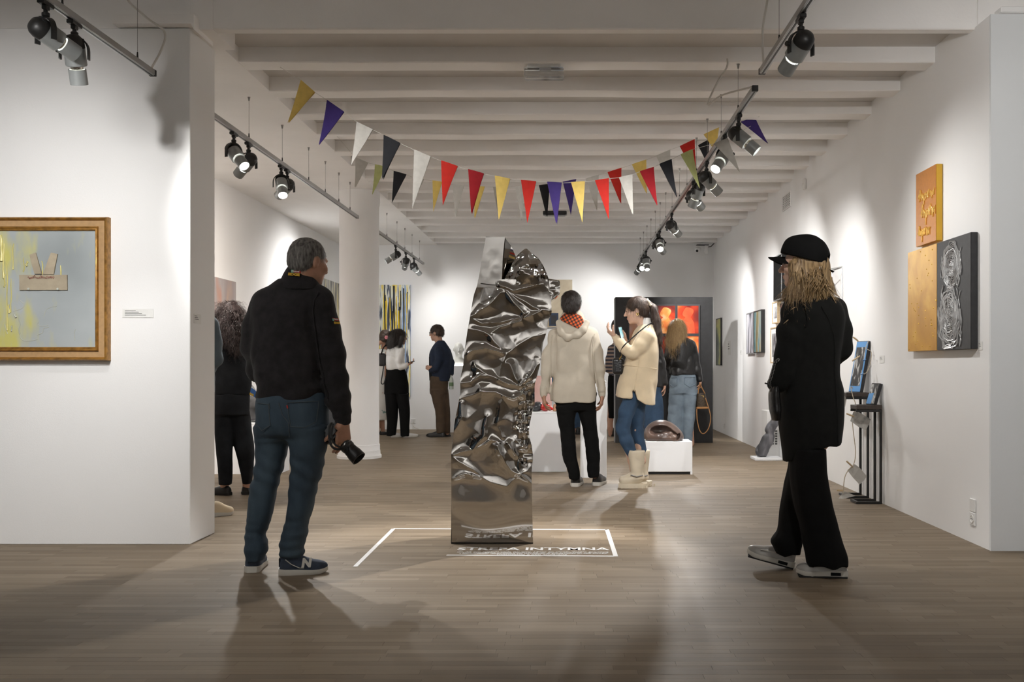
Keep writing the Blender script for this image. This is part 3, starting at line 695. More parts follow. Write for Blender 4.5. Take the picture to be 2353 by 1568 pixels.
def crumple(x, z, seed=0):
    """depth pushed inwards at (x,z): overlapping many-sided dents whose borders are sharp folds"""
    p = np.stack([x*7, z*7, np.full_like(x, seed*3.1)], 1)
    wx = x+(vnoise(p, 1)-.5)*.03; wz = z+(vnoise(p, 2)-.5)*.03
    wx2 = x+(vnoise(p*2.2, 4)-.5)*.014; wz2 = z+(vnoise(p*2.2, 5)-.5)*.014
    dx = wx[:,None]-PX; dz = wz[:,None]-PZ; nn = np.full(dx.shape, -1.0)
    for k, (sc, of) in enumerate(((1,0),(1.15,2.2),(.85,3.9),(1.3,5.2))):
        nn = np.maximum(nn, sc*(dx*np.cos(PT*2+of)+dz*np.sin(PT*2+of)))
    rd = np.sqrt(dx*dx+dz*dz)
    dep = np.max(PD*(1-np.maximum(nn, .55*rd)/PR*.8-.35*(rd/PR)**2), 1)
    dep = np.maximum(dep, -.012)
    fine = (vnoise(np.stack([x*34, z*34, x*0+5], 1), 3)-.5); ridged = np.abs(fine)
    fade = np.clip((z-.26)/.16, 0, 1)
    edge = np.clip((x-(rf(z)-.11))/.05, 0, 1)*np.clip((z-.45)/.1, 0, 1)*np.clip((1.02-z)/.1, 0, 1)
    soft = .012*(vnoise(np.stack([x*6, z*5, x*0], 1), 9)-.5)
    crink = .0007*np.abs(vnoise(np.stack([x*45+z*20, z*30, x*0+2], 1), 6)-.5)
    low = .010*(vnoise(np.stack([x*4, z*3, x*0], 1), 19)-.5)
    return (dep*.30+soft+crink-1.15*ridge_h(wx2, wz2)+.012)*fade + .05*ridged*edge + low
NZ, NXF, NSD = 330, 110, 24
zb, zt_ = .004, sz(646)
zs = np.linspace(zb, zt_, NZ)
rings = []
for z in zs:
    xl, xr = float(lf(z)), float(rf(z)); dep = .30-.05*z
    y0 = DS-.10*(z/1.6)                      # leans forward slightly
    fx = np.linspace(xl, xr, NXF)
    u = (fx-xl)/(xr-xl)
    cr = crumple(fx, np.full(NXF, z))
    ed = np.clip(np.minimum(u, 1-u)/.10, 0, 1)**.7
    fy = y0+cr*(.35+.65*ed)-.015*np.sin(u*math.pi)*np.clip((z-.2)/.3, 0, 1)
    fr = np.stack([fx, fy, np.full(NXF, z)], 1)
    def sidewall(xa, ya, xb, yb, n, sg, sd):
        t = np.linspace(0, 1, n+2)[1:-1]; x = xa+(xb-xa)*t; y = ya+(yb-ya)*t
        q = np.stack([y*6, np.full(n, z*6), np.full(n, sd)], 1); w = np.clip((z-.3)/.3, 0, 1)
        x = x+sg*(np.abs(vnoise(q, 4)-.5)*.09-.01)*w*np.sin(t*math.pi)
        return np.stack([x, y, np.full(n, z)], 1)
    bl = np.array([xl-.022+.02*z, y0+dep]); br = np.array([xr-.03, y0+dep])
    rs = sidewall(xr, fr[-1,1], br[0], br[1], NSD, -1, 2.0)
    bk = np.stack([np.linspace(br[0], bl[0], 30), np.full(30, y0+dep)-.03*np.abs(vnoise(np.stack([np.linspace(br[0],bl[0],30)*7, np.full(30,z*7), np.zeros(30)],1),6)-.5), np.full(30, z)], 1)
    ls = sidewall(bl[0], bl[1], xl, fr[0,1], NSD, 1, 7.0)
    rings.append(np.concatenate([fr, rs, bk, ls]))
R_ = np.array(rings); nr = R_.shape[1]
# wavy hem at the foot
for i in range(6): R_[i,:,1] += 0
mb = MB(); mb.v = [tuple(p) for p in R_.reshape(-1,3)]
mb.f = [(i*nr+j, i*nr+(j+1)%nr, (i+1)*nr+(j+1)%nr, (i+1)*nr+j) for i in range(NZ-1) for j in range(nr)]
mb.f.append(tuple(range((NZ-1)*nr, NZ*nr))); mb.f.append(tuple(reversed(range(nr))))
sc_root = thing('steel_sculpture', (sx(1130), DS+.12, 0), 'tall crumpled mirror-polished steel sculpture standing on the oak floor', 'sculpture')
mb.build('body', M['steel'], sc_root, smooth=38)
def sheet(name, outline, dep, y0, seed, amp, parent=sc_root, tilt=0.0, res=34, m=None, bulge=0.0):
    """a folded sheet: quad grid between a left and a right outline, with thickness dep"""
    lo_ = herm([sz(p) for p, a, b in outline], [sx(a) for p, a, b in outline]); ro_ = herm([sz(p) for p, a, b in outline], [sx(b) for p, a, b in outline])
    zz = np.linspace(sz(outline[0][0]), sz(outline[-1][0]), res); rows = []
    for z in zz:
        x = np.linspace(float(lo_(z)), float(ro_(z)), res); u = np.linspace(0, 1, res)
        q = np.stack([x*16, np.full(res, z*16), np.full(res, seed)], 1); q2 = q*2.3
        n = np.abs(vnoise(q, int(seed)+11)-.5)*2+.5*np.abs(vnoise(q2, int(seed)+12)-.5)
        v = (z-zz[0])/(zz[-1]-zz[0])
        y = y0+tilt*(z-zz[0])+amp*n*(np.sin(u*math.pi)**.5)-bulge*np.sin(u*math.pi)*math.sin(v*math.pi)**.6
        f = np.stack([x, y, np.full(res, z)], 1); b = np.stack([x[::-1]*.97+.03*x.mean(), np.full(res, y0+dep), np.full(res, z)], 1)
        rows.append(np.concatenate([f, b]))
    R = np.array(rows); k = R.shape[1]; mb = MB(); mb.v = [tuple(p) for p in R.reshape(-1,3)]
    mb.f = [(i*k+j, i*k+(j+1)%k, (i+1)*k+(j+1)%k, (i+1)*k+j) for i in range(res-1) for j in range(k)]
    mb.f.append(tuple(range((res-1)*k, res*k))); mb.f.append(tuple(reversed(range(k))))
    return mb.build(name, m or M['steel'], parent, smooth=32)
sheet('upright_fold', [(664,1099,1154),(640,1104,1156),(600,1111,1158),(551,1120,1163)], .20, DS-.105, 1, .0012, tilt=-.06)
MB().hexa([(sx(1150),DS-0.095,sz(664)),(sx(1156),DS-0.070,sz(655)),(sx(1160),DS+0.050,sz(655)),(sx(1150),DS+0.050,sz(664)),(sx(1163),DS-0.097,sz(552)),(sx(1176),DS-0.050,sz(568)),(sx(1186),DS+0.080,sz(592)),(sx(1163),DS+0.090,sz(552))]).build('inner_fold', M['steel'], sc_root)
MB().tube([(sx(1120),DS-0.106,sz(550.5)),(sx(1140),DS-0.105,sz(551.5)),(sx(1163),DS-0.104,sz(552)),(sx(1160),DS-0.102,sz(590)),(sx(1154),DS-0.104,sz(640)),(sx(1151),DS-0.106,sz(659)),(sx(1130),DS-0.108,sz(658)),(sx(1108),DS-0.108,sz(655))], .0028, 5).build('cut_edge', M['steel_edge'], sc_root)
sheet('crest', [(668,1150,1264),(648,1158,1262),(625,1172,1254),(600,1184,1240),(585,1196,1222),(575.5,1208,1212)], .22, DS-.09, 4, .035, bulge=.05)
sheet('flap', [(692,1258,1268),(684,1250,1279),(672,1235,1287),(658,1232,1287.5),(648,1236,1286),(643,1240,1262)], .12, DS-.07, 8, .02, tilt=-.02)
MB().tube([(sx(1037),DS-.006,.004),(sx(1090),DS-.011,.003),(sx(1150),DS-.011,.003),(sx(1225),DS-.002,.004)], .003, 5).build('cut_edge', M['steel_edge'], sc_root)
MB().tube([(sx(1037),DS-.004,.004),(sx(1037.5),DS-.004,.12),(sx(1038),DS-.002,.27)], .0022, 5).build('cut_edge', M['steel_edge'], sc_root)

# ---- white vinyl on the floor: zone lines and lettering
def onf(px, py): d = dfloor(py); return Vector(((px-CX)/FPX*d, d, 0))
zone = thing('floor_lettering', onf(1225,1262), 'white vinyl zone outline and lettering on the floor before the steel sculpture', 'floor lettering')
def strip(name, a, b, w0, w1=None):
    a, b = Vector(a), Vector(b); t = (b-a).normalized(); n = Vector((-t.y, t.x, 0)); w1 = w1 or w0
    MB().hexa([a-n*w0, b-n*w1, b+n*w1, a+n*w0, *[p+Vector((0,0,.0012)) for p in (a-n*w0, b-n*w1, b+n*w1, a+n*w0)]]).build(name, M['floor_vinyl'], zone)
strip('line', onf(904,1216), onf(816,1303), .0125)
strip('line', onf(904,1215.6), onf(1396,1218), .0125)
strip('line', onf(1394.5,1217.5), onf(1415,1279.5), .0135)
strip('line', onf(1026,1276.6), onf(1411,1279), .0125)
dl = dfloor(1262.5); xl_, xr_ = onf(1052,1262).x, onf(1400,1262).x
R0 = Matrix.Translation((0,0,.0004))
me = text_mesh('STREFA INTYMNA', .122, Matrix.Identity(4), bold=.0028, extrude=.0005)
xs_ = [v.co.x for v in me.vertices]; w = max(xs_)-min(xs_)
me.transform(Matrix.Translation((-(max(xs_)+min(xs_))/2,0,0))); me.transform(Matrix.Diagonal(((xr_-xl_)/w,1,1,1))); me.transform(Matrix.Translation(((xl_+xr_)/2, dl, .0007)))
link('title', me, M['floor_vinyl'], zone)
lines = ['do 45 cm wokół ciała (w tym 15cm to strefa ściśle intymna', '- jest uważana przez człowieka za jego osobistą własność', 'i chroniona; dopuszcza jej naruszenie wyłącznie przez osoby', 'uczuciowo z nim związane']
for ln, yy, x0, x1 in zip(lines, (1269.3,1271.3,1273.2,1275.1), (1050,1054,1056,1142), (1398,1398,1396,1303)):
    d = dfloor(yy); a, b = onf(x0,yy).x, onf(x1,yy).x
    me = text_mesh(ln, .027, Matrix.Identity(4), bold=.0004, extrude=.0004, shear=.2)
    xs_ = [v.co.x for v in me.vertices]; w = max(xs_)-min(xs_)
    me.transform(Matrix.Translation((-(max(xs_)+min(xs_))/2,0,0))); me.transform(Matrix.Diagonal(((b-a)/w,1,1,1))); me.transform(Matrix.Translation(((a+b)/2, d, .0006)))
    link('text_line', me, M['floor_vinyl'], zone)

# ================================================================== PLINTHS AND FAR EXHIBITS
def plinth(name, x0, x1, y0, y1, h, label, m='plinth', recess=False):
    t = thing(name, ((x0+x1)/2, (y0+y1)/2, 0), label, 'plinth')
    if recess:
        MB().box((x0+.02,y0+.03,0),(x1-.02,y1-.02,.03)).build('recess', M['black_paint'], t)
        MB().box((x0,y0,.028),(x1,y1,h)).build('body', M[m], t, bevel=.003)
        MB().box((x1-.02,y0,0),(x1,y1,.03)).build('foot', M[m], t)
    else:
        MB().box((x0,y0,0),(x1,y1,h-.02)).build('body', M[m], t, bevel=.003)
        MB().box((x0-.001,y0-.001,h-.0195),(x1+.001,y1+.001,h)).build('top_panel', M[m], t, bevel=.002)
    return t
def X(px, d): return (px-CX)/FPX*d
plinth('plinth', X(1484,10.08), X(1591,10.08), 10.08, 10.42, .332, 'low white plinth carrying the brown ceramic shell', recess=True)
plinth('plinth', X(1334,9.77), X(1394,9.77), 9.77, 10.0, .95, 'narrow white plinth behind the legs of the man in the beige jacket')
plinth('plinth', X(1140,10.33), X(1302,10.33), 10.33, 10.8, .62, 'wide white plinth carrying the red and black gloves')
plinth('plinth', X(480,10.1), X(640,10.1), 10.1, 10.5, .52, 'low white plinth behind the curly-haired woman')
plinth('plinth', X(1030,16.4), X(1080,16.4), 16.4, 16.75, 1.09, 'tall pale plinth under the pale bust', m='plinth')
plinth('plinth', X(700,14.9), X(776,14.9), 14.9, 15.3, .80, 'black plinth half hidden behind the man in fleece', m='dark_grey')
# dark block sculpture on the low plinth
M['charcoal'] = ramp_mat('charcoal_clay', [(.3,(.03,.03,.032)),(.7,(.075,.075,.08))], 9, rough=.7, bump=.3)
sd = SD().box((X(575,10.25),10.28,.662), (.13,.13,.125), None, .03, .02)
sd.ell((X(600,10.25),10.2,.70), (.09,.1,.09), None, .03).ell((X(560,10.2),10.15,.60), (.05,.05,.06), None, .02, 's')
o = link('clay_block', np_mesh('clay_block', [sd.mesh(.01, lambda P: (vnoise(P*22,3)-.5)*.02)]), M['charcoal'])
tag(o, 'dark grey clay block on the low plinth beside the curly-haired woman', 'sculpture')
# brown hollow ceramic
M['ceramic'] = ramp_mat('brown_ceramic', [(.3,(.050,.035,.030)),(.5,(.105,.072,.062)),(.72,(.16,.10,.075))], 5, rough=.32, distort=.6, bump=.06)
dC = 10.24; cx_, cz_ = X(1526,dC), .332
sd = SD()
for x0, z0, r, y in ((-.125,.075,.078,0),(-.07,.11,.092,.0),(0,.105,.10,0),(.07,.08,.085,0),(.13,.05,.055,0)): sd.ell((cx_+x0, dC, cz_+z0), (r, .12, r), None, .05)
sd.ell((cx_+.0, dC-.01, cz_+.03), (.19,.13,.05), None, .05)
sd.ell((cx_-.045, dC-.13, cz_+.105), (.115,.10,.055), None, .02, 's').ell((cx_+.045, dC-.13, cz_+.085), (.10,.08,.035), [[.9,0,.43],[0,1,0],[-.43,0,.9]], .015, 's')
sd.tube([(cx_-.15,dC-.085,cz_+.03,.028),(cx_-.07,dC-.10,cz_+.045,.03),(cx_+.0,dC-.10,cz_+.065,.022),(cx_+.05,dC-.11,cz_+.075,.016),(cx_+.10,dC-.12,cz_+.04,.018),(cx_+.115,dC-.11,cz_+.012,.02)], .03)
sd.ell((cx_+.132, dC-.11, cz_+.045), (.017,.06,.038), [[.9,0,.43],[0,1,0],[-.43,0,.9]], .01, 's')
sd.plane((0,0,cz_+.002), (0,0,-1))
o = link('ceramic_shell', np_mesh('ceramic_shell', [sd.mesh(.006)]), M['ceramic']); tag(o, 'brown glazed hollow ceramic shell on the low white plinth', 'sculpture')
# red and black glove-like glossy forms
M['gloss_red'] = mat('gloss_red', (.50,.012,.008), .18, var=.15, coat=.6); M['gloss_black'] = mat('gloss_black', (.025,.028,.032), .3, var=.3, coat=.4)
dG = 10.45; g0 = thing('glossy_form', (X(1246,dG), dG, .62), 'glossy red and black bulging form on the wide white plinth', 'sculpture')
sd = SD().ell((X(1236,dG),dG,.672), (.062,.07,.05), None, .03).ell((X(1228,dG),dG,.655),(.05,.06,.035),None,.03).plane((0,0,.6215),(0,0,-1)); link('dark_bulge', np_mesh('dark_bulge', [sd.mesh(.007)]), M['gloss_black'], g0)
sd = SD().ell((X(1253,dG),dG-.03,.665), (.055,.06,.043), None, .03).tube([(X(1248,dG),dG-.06,.70,.012),(X(1258,dG),dG-.07,.675,.016),(X(1268,dG),dG-.06,.65,.018)],.02).plane((0,0,.6215),(0,0,-1)); link('red_bulge', np_mesh('red_bulge', [sd.mesh(.007)]), M['gloss_red'], g0)
M['copper_brown'] = mat('copper_brown', (.30,.15,.08), .45, var=.25, scale=14)
o = MB().hexa([(X(1270,dG),dG-.05,.6215),(X(1297,dG),dG-.02,.6215),(X(1297,dG),dG+.06,.6215),(X(1270,dG),dG+.04,.6215),(X(1272,dG),dG-.03,.70),(X(1297,dG),dG,.675),(X(1297,dG),dG+.05,.675),(X(1272,dG),dG+.03,.70)]).build('copper_wedge', M['copper_brown'], bevel=.008); tag(o, 'copper-brown wedge lying beside the red and black form', 'sculpture')
M['pink_glass'] = ramp_mat('pink_print', [(.3,(.45,.25,.22)),(.7,(.62,.45,.42))], 4, rough=.2)
o = MB().box((X(1216,10.62),10.62,.6215),(X(1268,10.62),10.66,.99)).build('pink_panel', M['pink_glass'], bevel=.004); tag(o, 'pinkish upright panel behind the red and black form', 'artwork')

# black partition with photographs
bp0, bp1 = X(1414,14.2), X(1638,14.2)
t = thing('black_partition', ((bp0+bp1)/2, 14.35, 0), 'free-standing black partition hung with red photographs at the back', 'partition')
MB().box((bp0,14.2,0),(bp1,14.55,2.07)).build('panel', M['black_paint'], t, bevel=.004)
M['partition_side'] = mat('partition_side', (.30,.30,.31), .6, var=.1)
MB().box((bp0-.004,14.215,0),(bp0,14.55,2.065)).build('side_board', M['partition_side'], t)
def photo_mat(name, seed, hot=1.0):
    return ramp_mat(name, [(.28,(.012,.012,.016)),(.42,(.16,.012,.008)),(.52,(.62*hot,.05,.01)),(.60,(.85*hot,.22,.05)),(.72,(.9,.62,.40))], 2.2+seed*.17, stretch=(1.0,1.0,.8), rot=(0,.3*seed,seed*1.3), detail=2.5, rough=.25, distort=.8)
pics = [(1508,1551,703,767,'photograph of a glowing red head above the blonde woman'), (1557,1605,703,767,'photograph of a fiery red figure at the upper right of the black partition'), (1446,1472,738,790,'small photograph with a dark figure at the left of the black partition'),
        (1508,1551,773,838,'dark red photograph left in the lower row of the black partition'), (1557,1605,773,838,'grey and red photograph right in the lower row of the black partition')]
for i, (a, b, c, d_, lab) in enumerate(pics):
    dp = 14.18; x0, x1 = X(a,dp), X(b,dp); z1, z0 = H0-(c-CY)/FPX*dp, H0-(d_-CY)/FPX*dp
    t = thing('photograph', ((x0+x1)/2, dp+.02, z0), lab, 'photograph')
    mm = photo_mat('photo_%d' % i, i+1) if i != 2 else ramp_mat('photo_dusk', [(.35,(.05,.025,.02)),(.5,(.45,.20,.10)),(.62,(.45,.45,.55))], 1.8, rough=.3, detail=2)
    MB().box((x0,dp,z0),(x1,dp+.012,z1)).build('print', mm, t)
    MB().box((x0-.02,dp-.004,z0-.02),(x0,dp+.02,z1+.02)).box((x1,dp-.004,z0-.02),(x1+.02,dp+.02,z1+.02)).box((x0,dp-.004,z0-.02),(x1,dp+.02,z0)).box((x0,dp-.004,z1),(x1,dp+.02,z1+.02)).build('frame', M['dark_grey'], t)
    if i in (0,1):                               # bright shape of the figure
        sh = MB(); cxp, czp = (x0+x1)/2, (z0+z1)/2
        pol = [(cxp+.075*math.cos(q)+.01*math.sin(3*q), czp+.10+.075*math.sin(q)) for q in [k*math.pi/9 for k in range(18)]]
        M['hot%d' % i] = ramp_mat('photo_flame_%d' % i, [(.3,(.75,.10,.02)),(.5,(.95,.35,.08)),(.75,(1,.80,.55))] if i == 0 else [(.3,(.35,.03,.01)),(.6,(.75,.10,.03)),(.8,(.85,.25,.12))], 6, rough=.3)
        sh.add([(p_[0],dp-.0005,p_[1]) for p_ in pol], [tuple(reversed(range(18)))])
        bod = [(cxp-.095,z0+.004),(cxp+.10,z0+.004),(cxp+.085,czp-.04),(cxp+.035,czp+.04),(cxp-.035,czp+.04),(cxp-.085,czp-.03)]
        sh.add([(p_[0],dp-.0004,p_[1]) for p_ in bod], [tuple(range(6))])
        sh.build('bright_figure', M['hot%d' % i], t)

# bust on the far plinth, lit from below
M['bust'] = mat('frosted_glass', (.62,.62,.58), .35, var=.12, scale=9)
bx, by, bz = X(1054,16.55), 16.55, 1.09
sd = SD().ell((bx,by,bz+.285), (.078,.09,.105), None, .03).ell((bx+.012,by-.035,bz+.235),(.055,.06,.08),None,.03).cone((bx,by+.01,bz+.20),(bx,by+.02,bz+.08),.052,.06,.03).ell((bx,by+.02,bz+.05),(.135,.075,.085),None,.04)
sd.cone((bx+.014,by-.105,bz+.275),(bx+.016,by-.118,bz+.245),.01,.014,.015).ell((bx-.022,by-.10,bz+.285),(.018,.014,.010),None,.01,'s').ell((bx+.045,by-.09,bz+.285),(.018,.014,.010),None,.01,'s').ell((bx+.015,by-.098,bz+.20),(.024,.012,.008),None,.01).ell((bx-.08,by,bz+.27),(.012,.02,.03),None,.01).ell((bx+.08,by,bz+.27),(.012,.02,.03),None,.01)
sd.plane((0,0,bz+.03),(0,0,-1))
bt = thing('bust', (bx,by,bz), 'pale glass bust glowing from below on the tall far plinth', 'bust')
link('head', np_mesh('head', [sd.mesh(.009)]), M['bust'], bt)
M['glow_base'] = mat('lit_glass_base', (.9,.9,.9), .4, var=.02, emit=((1,.98,.94),2.2))
MB().lathe([(.12,0),(.125,.01),(.125,.028),(.12,.032)], 24).build('lit_base', M['glow_base'], bt, smooth=40, loc=(0,0,.001))

# paintings on the back and left walls
def streaks(name, stops, sc, rot=(0,0,0), st=(9,9,.7), dist=.25): return ramp_mat(name, stops, sc, stretch=st, detail=4, rough=.45, distort=dist, rot=rot, interp='LINEAR')
M['drip'] = streaks('drip_painting', [(.30,(.012,.016,.03)),(.40,(.05,.07,.12)),(.45,(.70,.72,.70)),(.52,(.80,.78,.55)),(.57,(.78,.55,.03)),(.63,(.85,.75,.25)),(.70,(.40,.50,.70))], 2.4)
def canvas_back(name, px0, px1, py0, py1, m, label, d=YB, th=.04, edge=None):
    x0, x1 = X(px0,d-th), X(px1,d-th); z1, z0 = H0-(py0-CY)/FPX*(d-th), H0-(py1-CY)/FPX*(d-th)
    t = thing(name, ((x0+x1)/2, d-th/2, z0), label, 'painting')
    MB().box((x0,d-th,z0),(x1,d-.001,z1)).build('stretcher', edge or M['white_paper'], t)
    MB().box((x0,d-th-.002,z0),(x1,d-th,z1)).build('paint_layer', m, t)
    return t, x0, x1, z0, z1
t, x0, x1, z0, z1 = canvas_back('painting', 795, 943, 655, 912, M['drip'], 'tall yellow, black and blue dripped painting on the back wall', edge=mat('blue_canvas_edge', (.12,.20,.42), .6))
rr = random.Random(5)
for i in range(46):                                # raised drips of paint
    x = x0+.03+rr.random()*(x1-x0-.06); zt = z1-rr.random()**2*.5; L = .15+rr.random()*.9; w = .006+rr.random()*.012
    c = rr.choice(['navy','navy','navy','lemon','pale','lemon','sky'])
    key = 'drip_'+c
    if key not in M: M[key] = mat(key, {'navy':(.012,.018,.035),'lemon':(.80,.56,.02),'pale':(.82,.84,.80),'sky':(.35,.48,.72)}[c], .35, var=.2)
    if c == 'sky': x = x1-.03-rr.random()*.12; L += .5
    zb_ = max(z0+.02, zt-L)
    MB().tube([(x,YB-.042,zt),(x+.008*rr.random(),YB-.044,(zt+zb_)/2),(x+.012*rr.random(),YB-.043,zb_)], [w*.9,w,w*.35], 6).build('drip', M[key], t)
M['cream_paint'] = ramp_mat('cream_painting', [(.3,(.42,.33,.22)),(.5,(.62,.55,.42)),(.7,(.70,.68,.62))], 2.0, rough=.5)
t, x0, x1, z0, z1 = canvas_back('painting', 1160, 1315, 643, 752, M['cream_paint'], 'cream painting on the back wall behind the steel sculpture and the standing man')
M['navy_paint'] = mat('navy_paint', (.03,.05,.09), .5, var=.2)
MB().box((X(1262,17.15),17.152,z0+.02),(X(1283,17.15),17.158,z0+.24)).build('dark_patch', M['navy_paint'], t)
MB().box((X(1266,17.15),17.150,z0+.05),(X(1279,17.15),17.153,z0+.2)).build('inner_patch', M['dark_grey'], t)
def canvas_left(name, d0, d1, z0, z1, m, label, th=.035):
    t = thing(name, (XL+th/2, (d0+d1)/2, z0), label, 'painting')
    MB().box((XL+.001,d0,z0),(XL+th,d1,z1)).build('stretcher', M['white_paper'], t)
    MB().box((XL+th,d0,z0),(XL+th+.002,d1,z1)).build('paint_layer', m, t); return t
M['peach'] = ramp_mat('peach_painting', [(.3,(.50,.33,.22)),(.45,(.33,.27,.26)),(.6,(.40,.36,.36)),(.72,(.50,.22,.12))], 2.6, stretch=(1,1,.5), detail=3, rough=.5, distort=.5)
canvas_left('painting', 10.3, 11.65, 1.15, 2.07, M['peach'], 'peach and grey painting on the left wall beside the partition')
M['drip2'] = streaks('striped_painting', [(.33,(.02,.025,.035)),(.45,(.30,.30,.30)),(.55,(.75,.74,.68)),(.66,(.62,.50,.12)),(.75,(.06,.07,.09))], 2.6)
canvas_left('painting', 15.85, 16.95, 1.0, 2.48, M['drip2'], 'striped yellow and dark painting on the left wall next to the column')

# ================================================================== LEFT PARTITION: FRAMED COLLAGE
dF = YP-.001
fx0, fx1, fz1, fz0 = X(-110,6.10), X(248,6.10), H0-(499-CY)/FPX*6.10, H0-(829-CY)/FPX*6.10
t = thing('framed_collage', ((fx0+fx1)/2, 6.12, fz0), 'large gilt-framed grey collage with yellow drips on the left partition', 'painting')
def moulding(name, prof, m):
    """profile (inset, height) swept round the frame with mitred corners"""
    mb = MB(); P = []
    for i, h in prof:
        P.append([(fx0+i,dF-h,fz0+i),(fx1-i,dF-h,fz0+i),(fx1-i,dF-h,fz1-i),(fx0+i,dF-h,fz1-i),(fx0+i,dF-h,fz0+i)])
    mb.grid([list(r) for r in zip(*P)]); return mb.build(name, m, t, smooth=50)
moulding('outer_moulding', [(0,0),(0,.035),(.003,.055),(.008,.06),(.014,.056),(.017,.046),(.021,.042),(.021,.036)], M['gold_frame'])
moulding('flat_border', [(.0205,.030),(.021,.038),(.058,.036),(.060,.034)], M['tan_frame'])
moulding('inner_moulding', [(.058,.03),(.058,.044),(.062,.048),(.067,.046),(.070,.038),(.074,.040),(.078,.038),(.082,.030),(.083,.02)], M['gold_frame'])
cx0, cx1, cz0, cz1 = fx0+.08, fx1-.08, fz0+.08, fz1-.08
m = ramp_mat('grey_collage_paint', [(.30,(.27,.30,.31)),(.5,(.36,.395,.41)),(.7,(.45,.485,.50))], 1.6, stretch=(1,1,1), detail=3, rough=.42, bump=.12)
nt = m.node_tree; b = nt.nodes['Principled BSDF']                                  # yellow pigment soaked in at the left, as painted
old = b.inputs['Base Color'].links[0].from_socket
tc = nd(nt, 'ShaderNodeTexCoord'); mp = nd(nt, 'ShaderNodeMapping'); mp.inputs['Scale'].default_value = (5,1,1.6)
nt.links.new(tc.outputs['Object'], mp.inputs['Vector']); nz = nd(nt, 'ShaderNodeTexNoise'); nz.inputs['Scale'].default_value = 2.2; nz.inputs['Detail'].default_value = 5
nt.links.new(mp.outputs[0], nz.inputs['Vector'])
sp = nd(nt, 'ShaderNodeSeparateXYZ'); nt.links.new(tc.outputs['Object'], sp.inputs[0])
mr = nd(nt, 'ShaderNodeMapRange'); mr.inputs['From Min'].default_value = X(95,6.1); mr.inputs['From Max'].default_value = X(-10,6.1); mr.inputs['To Min'].default_value = -.1; mr.inputs['To Max'].default_value = .22
nt.links.new(sp.outputs['X'], mr.inputs['Value']); ad = nd(nt, 'ShaderNodeMath', operation='ADD'); nt.links.new(nz.outputs['Fac'], ad.inputs[0]); nt.links.new(mr.outputs[0], ad.inputs[1])
rp = nd(nt, 'ShaderNodeValToRGB'); rp.color_ramp.elements[0].position = .50; rp.color_ramp.elements[1].position = .78; nt.links.new(ad.outputs[0], rp.inputs['Fac'])
mx = nd(nt, 'ShaderNodeMix', data_type='RGBA'); nt.links.new(rp.outputs['Color'], mx.inputs['Factor']); nt.links.new(old, mx.inputs['A']); mx.inputs['B'].default_value = (.56,.53,.17,1)
nt.links.new(mx.outputs['Result'], b.inputs['Base Color'])
MB().box((cx0,dF-.022,cz0),(cx1,dF-.012,cz1)).build('canvas', m, t)
M['pale_yellow'] = mat('pale_yellow_paint', (.66,.60,.24), .25, var=.15); M['clear_gel'] = mat('pale_gel', (.50,.52,.47), .15, var=.1, coat=.5)
def dripline(px, pya, pyb, w, m, wob=2):
    pts = [at(px+rr.uniform(-wob,wob), pya+(pyb-pya)*i/4, 6.115) for i in range(5)]
    MB().tube([(p.x, 6.115, p.z) for p in pts], [w*.6,w,w*.8,w*.9,w*1.3], 6).build('paint_drip', M[m], t, smooth=60)
for a in ((16,600,760,.004,'pale_yellow'),(25,640,718,.003,'pale_yellow'),(11,630,660,.004,'pale_yellow'),(8,560,640,.006,'pale_yellow'),(30,560,620,.004,'pale_yellow'),(55,592,625,.003,'pale_yellow'),(97,600,640,.004,'pale_yellow'),(138,610,660,.005,'pale_yellow'),(20,700,720,.005,'pale_yellow'),(45,725,768,.003,'clear_gel'),(28,748,762,.004,'clear_gel'),(36,722,730,.006,'clear_gel'),(172,757,783,.002,'clear_gel'),(62,600,612,.006,'pale_yellow'),(3,540,600,.010,'pale_yellow')): dripline(*a)
for pts in (((45,765),(48,778),(58,784),(74,783),(86,780)),((88,740),(86,746),(95,750),(110,748)),((100,728),(106,712),(118,706),(130,704)),((10,745),(14,758),(17,768)),((30,715),(48,710),(55,700),(45,690)),((85,770),(97,765),(100,755),(112,752))):
    MB().tube(catmull([(X(p,6.115),6.1165,H0-(q-CY)/FPX*6.115) for p, q in pts],5), .0022, 5).build('paint_ridge', M['clear_gel'], t, smooth=60)
M['linen'] = mat('beige_linen', (.40,.34,.25), .9, var=.10, scale=14, bump=.25, bscale=26)
def cloth(name, quad, wr=.003):
    a, b, c, d_ = [Vector((X(p,6.112),6.112,H0-(q-CY)/FPX*6.112)) for p, q in quad]; n = 12; P = []; B_ = []
    for i in range(n+1):
        r1 = []; r2 = []
        for j in range(n+1):
            p = a.lerp(b, j/n).lerp(d_.lerp(c, j/n), i/n); k = vnoise(np.array([[p.x*30, p.z*30, len(name)]]))[0]
            r1.append(p+Vector((0,-.004-k*wr*2,0))); r2.append(p+Vector((0,.002,0)))
        P.append(r1); B_.append(r2)
    mb = MB().grid(P).grid(B_); mb.grid([P[0],B_[0]]).grid([P[-1],B_[-1]]).grid([[r[0] for r in P],[r[0] for r in B_]]).grid([[r[-1] for r in P],[r[-1] for r in B_]])
    return mb.build(name, M['linen'], t, smooth=60)
cloth('cloth_band', ((45,632),(155,632),(155.5,667),(46,667)))
cloth('cloth_strap', ((69,586),(83,581),(97,630),(80,630))); cloth('cloth_strap', ((118,581),(133,584),(124,631),(100,631)))
M['red_thread'] = mat('red_thread', (.22,.012,.015), .8, var=.2)
pts = []
